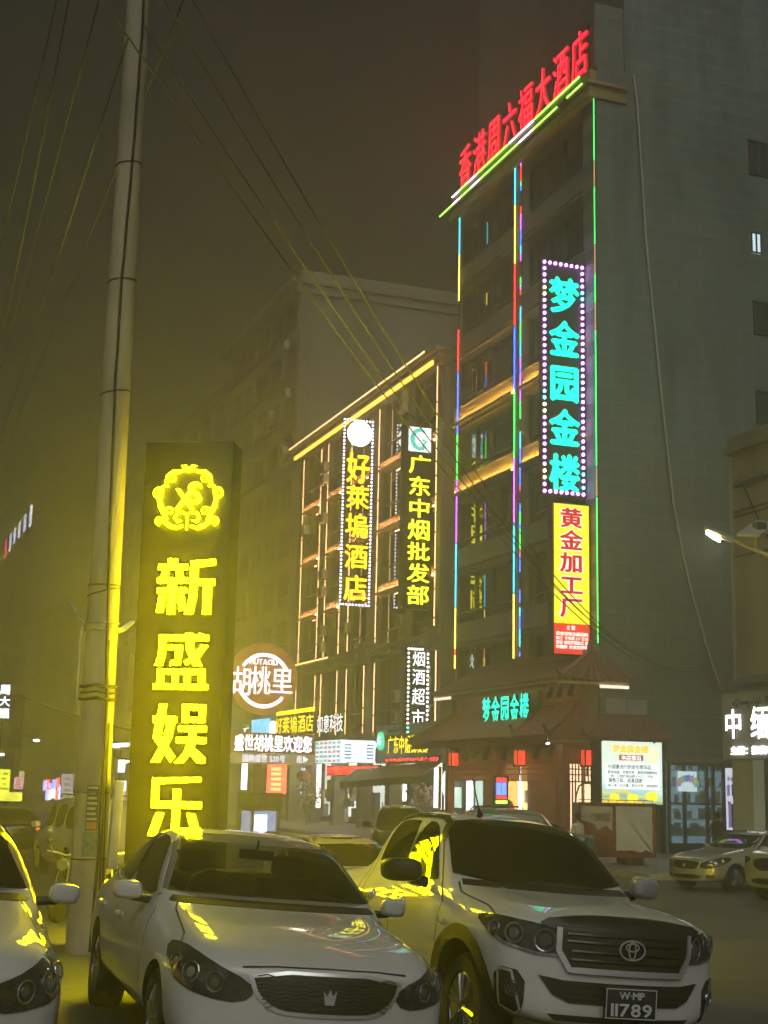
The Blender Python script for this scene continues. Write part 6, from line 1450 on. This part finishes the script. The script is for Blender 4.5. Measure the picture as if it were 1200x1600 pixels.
        seam(bv, [(.72, sd*.40, 1.2), (1.35, sd*.46, 1.24)], 'T', t, .012, M_white, 'bonnet_crease', .008)
    # dark bonnet guard, grille with chrome frame, lower intake, emblem, plate
    g_ = decal(bv, [(0, -.66, 1.085), (0, -.3, 1.125), (0, 0, 1.13), (0, .3, 1.125), (0, .66, 1.085), (0, .52, 1.03), (0, -.52, 1.03)], 'F', M_trim, 'bonnet_guard', t, .02, 1, .05, .01)
    fr = decal(bv, [(0, -.52, 1.045), (0, .52, 1.045), (0, .52, .90), (0, .44, .765), (0, -.44, .765), (0, -.52, .90)], 'F', M_chrome, 'grille', t, .016, 0, .05, .01)
    decal(bv, [(0, -.49, 1.06), (0, .49, 1.06), (0, .485, .90), (0, .415, .79), (0, -.415, .79), (0, -.485, .90)], 'F', M_trim, 'grille_back', fr, .020, 0, .05, .01)
    seam(bv, [(0, -.505, 1.05), (0, -.505, .90), (0, -.43, .775), (0, .43, .775), (0, .505, .90), (0, .505, 1.05)], 'F', fr, .020, M_chrome, 'chrome_surround', .030)
    b = MB()
    for z, r_ in ((1.015, .010), (.965, .012), (.90, .012), (.845, .010)):
        yw = .46 if z > .9 else .43; pts = []
        for j in range(21):
            y = -yw+2*yw*j/20
            if abs(y) < .10 and .85 < z < 1.0: continue
            h = bv.ray_cast(V((-3, y, z)), V((1, 0, 0)))[0]
            if h: pts.append(h+V((-.026, 0, 0)))
        b.tube(pts, r_, 5)
    b.build('grille_bar', mat('grille_bar_dark', (.06, .06, .06), .25, .8), fr, smooth=60)
    h = bv.ray_cast(V((-3, 0, .935)), V((1, 0, 0)))[0]; ex = h.x-.045
    def oval(cy_, cz_, ry, rz): return [(ex, cy_+ry*math.cos(a*.2618), cz_+rz*math.sin(a*.2618)) for a in range(25)]
    b = MB(); b.tube(oval(0, .935, .098, .066), .007, 6); b.tube(oval(0, .955, .05, .026), .006, 6); b.tube(oval(0, .935, .026, .058), .006, 6); b.build('emblem', M_chrome, fr, smooth=60)
    li = decal(bv, [(0, -.62, .72), (0, -.46, .70), (0, .46, .70), (0, .62, .72), (0, .53, .60), (0, .42, .555), (0, -.42, .555), (0, -.52, .60)], 'F', M_trim, 'lower_intake', t, .012, 0, .05, .01)
    b = MB()
    for z in (.68, .635, .59): b.tube([(bv.ray_cast(V((-3, -.46+.92*j/12, z)), V((1, 0, 0)))[0])+V((-.02, 0, 0)) for j in range(13)], .006, 4)
    b.build('intake_bar', M_gap, li)
    decal(bv, [(0, -.55, .47), (0, .55, .47), (0, .50, .43), (0, -.50, .43)], 'F', M_trim, 'lower_lip', t, .006, 0, .06)
    h = bv.ray_cast(V((-3, -.02, .60)), V((1, 0, 0)))[0]; pxx = h.x-.06
    b = MB(); b.box(pxx, pxx+.03, -.20, .20, .475, .685); pl = b.build('number_plate', mat('plate_black', (.03, .032, .035), .4), t, bev=.008)
    Mp = Matrix(((0, 0, -1, pxx-.003), (-1, 0, 0, 0), (0, 1, 0, .475), (0, 0, 0, 1)))
    mpw = mat('plate_white', (.62, .62, .60), .5, var=.1)
    b = MB(); text(b, 'W·MP', -.10, .10, .128, .195, Mp, .02, .004, 0, 2); text(b, '11789', -.165, .165, .01, .125, Mp, .02, .004, 0, 2); b.build('plate_lettering', mpw, pl)
    b = MB()
    for (a0, a1, c0, c1) in ((-.195, .195, .004, .010), (-.195, .195, .198, .204), (-.197, -.191, .004, .204), (.191, .197, .004, .204)): b.box(a0, a1, c0, c1, 0, .003, Mp)
    b.build('plate_border', mpw, pl)
    b = MB(); b.tube([(2.3, .25, 1.78), (2.33, .25, 1.84), (2.52, .25, 2.10)], [.03, .008, .004], 6); b.build('antenna', M_trim, t)
    for y in (.55, -.55): seam(bv, [(2.1, y, 1.75), (2.6, y, 1.8), (3.3, y, 1.78)], 'T', t, .012, M_trim, 'roof_channel', .004)
    hp = bv.ray_cast(V((1.45, 3, .83)), V((0, -1, 0)))[0]
    if hp: b = MB(); text(b, '4WD', -.10, .10, 0, .06, Matrix(((-1, 0, 0, 1.36), (0, 0, 1, hp.y+.003), (0, 1, 0, .93), (0, 0, 0, 1))), .02, .004, 0, 1); b.build('badge', M_chrome, t)
    return t
pk = make_pickup('white pickup truck with black chrome edged grille and dark number plate')
# ------------------------------------------------------------------ boxier vehicles farther off
def make_suv(name, label, cat, paint, L=4.7, W=.92, H=1.78, bonnet=1.02, nose=1.15, boxy=.0, glassm=M_cglass):
    t = thing(name, label, cat); k = H/1.78; a = nose
    S = [st(.04, .30, W*.80, bonnet-.14, (W*.74, bonnet-.08), (W*.5, bonnet-.05), bonnet-.04, .16),
         st(.12, .27, W*.93, bonnet-.10, (W*.82, bonnet-.03), (W*.56, bonnet), bonnet+.01, .14),
         st(.55, .26, W*.99, bonnet-.06, (W*.86, bonnet+.03), (W*.6, bonnet+.06), bonnet+.07),
         st(a, .26, W, bonnet-.03, (W*.87, bonnet+.07), (W*.66, bonnet+.11), bonnet+.125),
         st(a+.12, .26, W, bonnet-.02, (W*.88, bonnet+.09), (W*.70, bonnet+.14), bonnet+.165),
         st(a+.55-.2*boxy, .26, W, bonnet, (W*.88, bonnet+.10), (W*.70, H*.90), H*.93),
         st(a+.85-.3*boxy, .26, W, bonnet, (W*.88, bonnet+.10), (W*.68, H*.965), H*.985),
         st(a+1.5, .26, W, bonnet, (W*.88, bonnet+.10), (W*.67, H*.985), H),
         st(L-.75, .26, W, bonnet, (W*.88, bonnet+.10), (W*.66, H*.97), H*.985),
         st(L-.30, .26, W, bonnet, (W*.87, bonnet+.09), (W*.66, H*.93), H*.95),
         st(L-.10, .30, W*.96, bonnet-.02, (W*.85, bonnet+.06), (W*.66, bonnet+.2), bonnet+.22, -.05),
         st(L, .34, W*.88, bonnet-.06, (W*.80, bonnet), (W*.6, bonnet+.05), bonnet+.06, -.08)]
    wh = [(.92, W-.10, .36), (.92, -W+.10, .36), (L-.95, W-.10, .36), (L-.95, -W+.10, .36)]
    me, bv = body(S, [(x, y+(.12 if y > 0 else 0), z) for x, y, z in wh], .42, [paint])
    bo = bpy.data.objects.new('body', me); COL.objects.link(bo); bo.parent = t
    for x, y, z in wh: wheel(t, x, y+(.05 if y > 0 else -.05), z, .36, .23, 6, .66)
    w0, w1 = W*.74, W*.60; zb_, zt_ = bonnet+.17, H*.94
    decal(bv, [(0, -w0, zb_), (0, w0, zb_), (0, w1, zt_), (0, -w1, zt_)], 'F', glassm, 'windshield', t, .005, 1, .1)
    decal(bv, [(0, -w0*.95, bonnet+.2), (0, w0*.95, bonnet+.2), (0, w1, H*.9), (0, -w1, H*.9)], 'B', glassm, 'rear_window', t, .005, 1, .1)
    for sd in (1, -1):
        d = 'L' if sd > 0 else 'R'; f = 'FL' if sd > 0 else 'FR'; y = sd*W*.9; z0 = bonnet+.14; z1 = H*.90
        for x0, x1, x2, x3 in ((a+.32, a+1.35, a+1.35, a+.75-.3*boxy), (a+1.43, a+2.3, a+2.3, a+1.43), (a+2.38, L-.35, L-.5, a+2.38)):
            decal(bv, [(x0, y, z0), (x1, y, z0), (x2, y, z1), (x3, y, z1)], d, glassm, 'side_window', t, .005, 1, .1)
        for x in (a+.25, a+1.39, a+2.34): seam(bv, [(x, y, bonnet+.05), (x, y, .36)], d, t, .008)
        mirror(t, a+.45, sd*W*.98, bonnet+.18, paint, 1.05)
        decal(bv, [(.08, sd*W*.55, bonnet-.09), (.5, sd*W*.92, bonnet-.04), (.6, sd*W*.97, bonnet-.1), (.4, sd*W*.95, bonnet-.22), (.1, sd*W*.6, bonnet-.22)], f, M_lens, 'headlight', t, .006, 1, .07)
        decal(bv, [(L, sd*W*.72, bonnet-.25), (L-.1, sd*W*.95, bonnet-.25), (L-.1, sd*W*.95, bonnet+.1), (L, sd*W*.72, bonnet+.1)], 'BL' if sd > 0 else 'BR', mat('tail_red', (.25, .01, .01), .15, coat=1), 'tail_light', t, .006, 1, .08)
        b = MB(); b.tube([(a+1.0, sd*W*.60, H*.99), (a+1.1, sd*W*.6, H+.05), (L-.7, sd*W*.58, H+.04), (L-.6, sd*W*.58, H*.97)], .02, 6); b.build('roof_rail', M_trim if paint is not M_blackp else M_chrome, t)
    decal(bv, [(0, -.42, bonnet-.10), (0, .42, bonnet-.10), (0, .36, bonnet-.38), (0, -.36, bonnet-.38)], 'F', M_trim, 'grille', t, .008, 1, .07)
    decal(bv, [(0, -.5, .5), (0, .5, .5), (0, .45, .36), (0, -.45, .36)], 'F', M_trim, 'lower_intake', t, .008, 1, .08)
    return t
suv = make_suv('parked_suv', 'black suv seen between the white sedan and the white pickup', 'suv', M_blackp)
jeep = make_suv('parked_jeep', 'grey green boxy off roader behind the pickup roof', 'off roader', M_teal, L=4.2, H=1.80, bonnet=1.1, boxy=.8)
van = make_suv('parked_van', 'pale van beyond the left white sedan, beside the concrete pole', 'van', mat('paint_cream', (.42, .40, .36), .4, coat=.8), L=4.9, H=1.95, bonnet=1.05, nose=.75, boxy=.3)
esuv = make_suv('parked_suv', 'pale suv cut off by the right edge, beside the silver sedan', 'suv', M_silver, L=4.7, H=1.85, bonnet=1.05)
lex = make_sedan('low silver sedan by the glass shopfront on the right', M_silver, None, detail=False, hollow=False)
sed2 = make_sedan('silver sedan whose roof shows between the front sedan and the pickup', M_silver, None, detail=False, hollow=False)
taxi = make_sedan('dark sedan with red tail lights lit at the far left', M_blackp, None, detail=False, hollow=False)
for o in kids(taxi):
    if o.name.startswith('tail_light'): o.data.materials[0] = emit('tail_lit', (1, .04, .03), 4)
def park3(o, x, y, z, ang, roll, kx=1): o.location = (x, y, z); o.rotation_euler = (R(roll), 0, R(ang)); o.scale = (kx, 1, 1)
park3(sed, 2.69, 8.1, .175, 87.6, 4.1); park3(c2, .25, 7.4, .345, 88, 4.1); park3(pk, 5.21, 9.03, -.04, 88.3, 4.1, 1.04)
pL = onZ(1045, 1378, -.4); park(lex, 19.6, 31.2, 14)
park(esuv, 19.55, 27.75, 14)
p = atD(590, 1300, 44); park(suv, p.x, p.y-2, 70)
p = atD(528, 1330, 24); park(sed2, p.x+.1, p.y-2.4, 90)
p = atD(835, 1290, 40); park(jeep, p.x+2.0, p.y, 150)
p = atD(100, 1290, 38); park(van, p.x, p.y, -84)
p = atD(22, 1280, 44); park(taxi, p.x, p.y+4.6, -88)
# ================================================================== CART, MOTORCYCLE, PEOPLE
p0 = atD(960, 1330, 43.0); zg = gz(p0.x, p0.y)
t = thing('delivery_cart', 'red cargo tricycle box with torn white panels before the porch', 'cart', (p0.x, p0.y, zg))
ax = V((.94, -.34, 0)); ay = V((.34, .94, 0))
M = Matrix(((ax.x, ay.x, 0, p0.x), (ax.y, ay.y, 0, p0.y), (0, 0, 1, zg), (0, 0, 0, 1)))
L0 = -1.05; L1 = 1.25; h0, h1 = .42, 1.98
b = MB(M); b.box(L0, L1, 0, 1.5, h0, h1); bo_ = b.build('cargo_box', mat('cart_red', (.20, .045, .035), .5, var=.3, scale=3), t, bev=.02)
q = random.Random(3)
def ragged(x0, x1, z0, z1, side, n=9):
    P_ = []
    for k in range(n+1): P_.append((x0+(x1-x0)*k/n, z0+q.uniform(0, .10)))
    for k in range(n+1): P_.append((x1-q.uniform(0, .06), z0+(z1-z0)*k/n))
    P_ += [(x1, z1), (x0, z1)]
    return P_
b = MB(M); P_ = ragged(.06, 1.2, h0+.12, h1-.08, 0); b.add([(x, -.012, z) for x, z in P_], [tuple(range(len(P_)))]); b.build('white_panel', mat('panel_paper', (.46, .45, .45), .6, var=.2, scale=2), t)
b = MB(M); P_ = [(-1.0, 1.05+h0), (-.6, .95+h0), (-.5, .75+h0), (-.25, .9+h0), (-.04, .72+h0), (-.02, h1-.1), (-1.0, h1-.08)]; b.add([(x, -.012, z) for x, z in P_], [tuple(range(len(P_)))]); pl_ = b.build('torn_poster', mat('poster_paper', (.40, .36, .34), .7, var=.3, scale=4), t)
b = MB(M); text(b, '川渝快运', -.72, -.12, 1.02+h0, 1.28+h0, Matrix(((1, 0, 0, 0), (0, 0, -1, -.018), (0, 1, 0, 0), (0, 0, 0, 1))), .02, 0, 0, 1); b.build('lettering', M_gap, pl_)
b = MB(M); b.box(L0-.03, L1+.03, -.03, 0, h1-.06, h1+.02); b.box(L0-.03, L1+.03, -.03, 0, h0-.04, h0+.04)
for x in (L0, -.02, L1): b.box(x-.03, x+.03, -.03, 0, h0, h1)
for k in range(9): x = L0+.1+k*.27; b.tube([(x, .2, h1), (x, .2, h1+.1)], .012, 4)
b.tube([(L0, .2, h1+.1), (L1, .2, h1+.1)], .015, 4); b.build('frame', mat('cart_frame', (.14, .04, .03), .5), t)
for (x, y) in ((.6, .05), (.6, 1.4), (-1.6, .75)):
    b = MB(M); b.lathe([(.19, -.05), (.27, -.05), (.30, 0), (.27, .05), (.19, .05)], (x, y, .28), 'y', 24); b.cyl((x, y-.05, .28), (x, y+.05, .28), .05, .05, 8); b.build('wheel', M_tyre, t, smooth=40)
b = MB(M); b.tube([(-1.0, .75, .5), (-1.5, .75, .6), (-1.6, .75, .95), (-1.5, .75, 1.05)], .03, 6); b.tube([(-1.5, .4, 1.08), (-1.5, 1.1, 1.08)], .02, 6); b.tube([(-1.6, .75, .28), (-1.5, .75, .7)], .03, 6); b.box(-1.35, -1.0, .5, 1.0, .55, .68); b.build('driving_end', M_trim, t)
def motorcycle(label, x, y, ang):
    t = thing('motorcycle', label, 'motorcycle')
    for xx in (0, 1.25):
        b = MB(); b.lathe([(.22, -.04), (.28, -.05), (.30, 0), (.28, .05), (.22, .04)], (xx, 0, .3), 'y', 24); w_ = b.build('wheel', M_tyre, t, smooth=40)
        b = MB(); b.lathe([(.22, -.02), (.22, .02), (.20, .02), (.20, -.02)], (xx, 0, .3), 'y', 20)
        for k in range(5): a = k*1.2566; b.tube([(xx, 0, .3), (xx+.21*math.cos(a), 0, .3+.21*math.sin(a))], .012, 4)
        b.build('rim', M_rim, w_)
    b = MB(); b.tube([(0, .09, .3), (.12, .09, .62), (.27, .06, .98)], .022, 6); b.tube([(0, -.09, .3), (.12, -.09, .62), (.27, -.06, .98)], .022, 6); b.tube([(.3, 0, .85), (.5, 0, .42), (.9, 0, .35), (1.25, 0, .3)], .035, 6); b.tube([(.3, 0, .9), (.75, 0, .72), (1.35, 0, .78)], .03, 6); b.sphere((.62, 0, .42), .2, 12, 8, (1.1, .7, .9)); b.build('frame', M_metal, t, smooth=50)
    b = MB(); b.sphere((.55, 0, .82), .2, 14, 8, (1.3, .65, .6)); b.build('tank', M_blackp, t, smooth=60)
    b = MB(); b.box(.78, 1.45, -.12, .12, .76, .86); b.build('seat', M_trim, t, bev=.035)
    b = MB(); b.tube([(.36, -.36, 1.06), (.28, -.15, 1.04), (.27, 0, 1.0), (.28, .15, 1.04), (.36, .36, 1.06)], .014, 6); b.build('handlebar', M_chrome, t, smooth=60)
    b = MB(); b.cyl((.1, 0, .86), (.2, 0, .88), .09, .08, 16); b.build('headlight', M_refl, t)
    for s in (1, -1): b = MB(); b.tube([(.3, s*.25, 1.05), (.26, s*.3, 1.18)], .008, 5); b.sphere((.26, s*.31, 1.22), .06, 10, 6, (.25, 1, .7)); b.build('mirror', M_trim, t, smooth=60)
    b = MB(); b.tube([(.7, -.14, .25), (1.1, -.16, .26), (1.5, -.16, .36)], [.03, .045, .05], 8); b.build('exhaust', M_chrome, t, smooth=60)
    park(t, x, y, ang); return t
p = atD(178, 1320, 19.0); motorcycle('dark motorcycle standing just right of the concrete pole', p.x-.1, p.y, 75)
p = atD(95, 1320, 22.0); motorcycle('dark motorcycle left of the concrete pole, nearer than the van', p.x, p.y, 60)
def person(label, px, py, D, shirt, trousers, face, h=1.68, arm=0):
    """standing figure grown from a skeleton of joints; px, py is the top of the head"""
    top = atD(px, py, D); base = V((top.x, top.y, top.z-h)); k = h/1.7
    t = thing('person', label, 'person', base)
    J = {'pel': (0, 0, .95), 'wai': (0, .01, 1.08), 'che': (0, .01, 1.30), 'nek': (0, 0, 1.45), 'hd0': (0, -.02, 1.53), 'hd1': (0, -.025, 1.62), 'hd2': (0, -.01, 1.68)}
    Rr = {'pel': .145, 'wai': .13, 'che': .155, 'nek': .06, 'hd0': .075, 'hd1': .092, 'hd2': .065}
    E_ = [('pel', 'wai'), ('wai', 'che'), ('che', 'nek'), ('nek', 'hd0'), ('hd0', 'hd1'), ('hd1', 'hd2')]
    for s, n in ((1, 'l'), (-1, 'r')):
        J.update({n+'hip': (s*.09, 0, .90), n+'kne': (s*.10, -.03, .50), n+'ank': (s*.10, .01, .09), n+'toe': (s*.12, -.15, .04), n+'sho': (s*.18, .01, 1.39), n+'elb': (s*.25, .0, 1.12), n+'wri': (s*(.24-.1*arm), -.10-.12*arm, .90+.15*arm), n+'pal': (s*(.235-.12*arm), -.12-.16*arm, .83+.17*arm)})
        Rr.update({n+'hip': .095, n+'kne': .06, n+'ank': .042, n+'toe': .035, n+'sho': .065, n+'elb': .043, n+'wri': .028, n+'pal': .03})
        E_ += [('pel', n+'hip'), (n+'hip', n+'kne'), (n+'kne', n+'ank'), (n+'ank', n+'toe'), ('che', n+'sho'), (n+'sho', n+'elb'), (n+'elb', n+'wri'), (n+'wri', n+'pal')]
        for f in range(5):
            a = f'{n}f{f}'; b_ = J[n+'pal']; off = (-.028+.017*f) if f < 4 else 0
            if f < 4: J[a] = (b_[0]+s*.01, b_[1]+off, b_[2]-.05-.008*(f in (1, 2))); J[a+'t'] = (b_[0]-s*.012, b_[1]+off, b_[2]-.085-.01*(f in (1, 2)))
            else: J[a] = (b_[0]-s*.02, b_[1]-.04, b_[2]-.01); J[a+'t'] = (b_[0]-s*.025, b_[1]-.05, b_[2]-.045)
            Rr[a] = .010; Rr[a+'t'] = .007; E_ += [(n+'pal', a), (a, a+'t')]
    ks = list(J); me = bpy.data.meshes.new('body'); fa = R(face)
    me.from_pydata([(V((J[n][0]*math.cos(fa)-J[n][1]*math.sin(fa), J[n][0]*math.sin(fa)+J[n][1]*math.cos(fa), J[n][2]))*k) for n in ks], [(ks.index(a), ks.index(b_)) for a, b_ in E_], [])
    o = bpy.data.objects.new('body_source', me); COL.objects.link(o); md = o.modifiers.new('s', 'SKIN'); sv = me.skin_vertices[0].data
    for i, n in enumerate(ks): sv[i].radius = (Rr[n]*k, Rr[n]*k*(.75 if n in ('che', 'wai', 'pel') else 1)); sv[i].use_root = n == 'pel'
    s2 = o.modifiers.new('u', 'SUBSURF'); s2.levels = 2
    dg = bpy.context.evaluated_depsgraph_get(); dg.update(); m2 = bpy.data.meshes.new_from_object(o.evaluated_get(dg)); bpy.data.objects.remove(o, do_unlink=True)
    m2.materials.clear()
    for m in (shirt, trousers, mat('skin', (.35, .21, .15), .55), M_trim): m2.materials.append(m)
    for p_ in m2.polygons:
        c_ = p_.center/k; rr = math.hypot(c_.x, c_.y); p_.use_smooth = True
        p_.material_index = 3 if c_.z < .09 else 1 if c_.z < .96 and rr < .21 else 2 if c_.z > 1.445 or (rr > .2 and c_.z < 1.12) else 0
    ob = bpy.data.objects.new('body', m2); COL.objects.link(ob); ob.parent = t
    f_ = V((math.sin(fa), -math.cos(fa), 0)); hc = base+V((0, 0, 1.625*k)); sd_ = V((math.cos(fa), math.sin(fa), 0))
    b = MB(); b.sphere(hc+V((0, 0, .025))-f_*.018, .105*k, 14, 10, (1, 1, .98)); b.sphere(hc-f_*.06-V((0, 0, .04)), .07*k, 10, 8); b.build('hair', mat('hair_black', (.015, .012, .011), .5), t, smooth=60)
    b = MB(); b.sphere(hc+f_*.105+V((0, 0, -.02)), .018, 8, 6, (1, 1, 1.3))
    for s in (1, -1): b.sphere(hc+sd_*s*.098-V((0, 0, .012)), .024, 8, 6, (.6, 1, 1.3))
    b.build('nose_and_ears', mat('skin', (.35, .21, .15), .55), ob, smooth=60)
    b = MB()
    for s in (1, -1): b.sphere(hc+f_*.092+sd_*s*.035+V((0, 0, .005)), .011, 8, 6)
    b.box(-.022, .022, -.004, .004, -.004, .004, Matrix.Translation(hc+f_*.098-V((0, 0, .055))) @ Matrix.Rotation(fa, 4, 'Z')); b.build('face', M_bracketw, ob)
    return t
cl = lambda n, c: mat('cloth_'+n, c, .8, var=.2, scale=6)
person('person in a pale top between the pickup roof and the torn cart, head only', 902, 1272, 42, cl('pale', (.5, .48, .46)), cl('navy', (.04, .05, .09)), 200)
person('person in dark clothes standing inside the blue lit glass shop', 1121, 1270, 47.0, cl('black', (.03, .03, .035)), cl('navy', (.04, .05, .09)), 180, 1.72)
person('person with dark hair by the pink flowers under the awning', 671, 1271, 66, cl('white', (.55, .55, .55)), cl('navy', (.04, .05, .09)), 180)
bpy.data.objects.remove(_to, do_unlink=True)
# ================================================================== HAZE
h = MB(); h.box(-705, 905, -65, 1505, -1.6, 46)
m = bpy.data.materials.new('haze'); m.use_nodes = True; m.node_tree.nodes.clear()
pv = m.node_tree.nodes.new('ShaderNodeVolumePrincipled'); out = m.node_tree.nodes.new('ShaderNodeOutputMaterial')
pv.inputs['Color'].default_value = (0.9, 0.9, 0.88, 1); pv.inputs['Density'].default_value = 0.0105; pv.inputs['Anisotropy'].default_value = 0.62
m.node_tree.links.new(pv.outputs[0], out.inputs['Volume'])
tag(h.build('haze', m), kind='stuff')
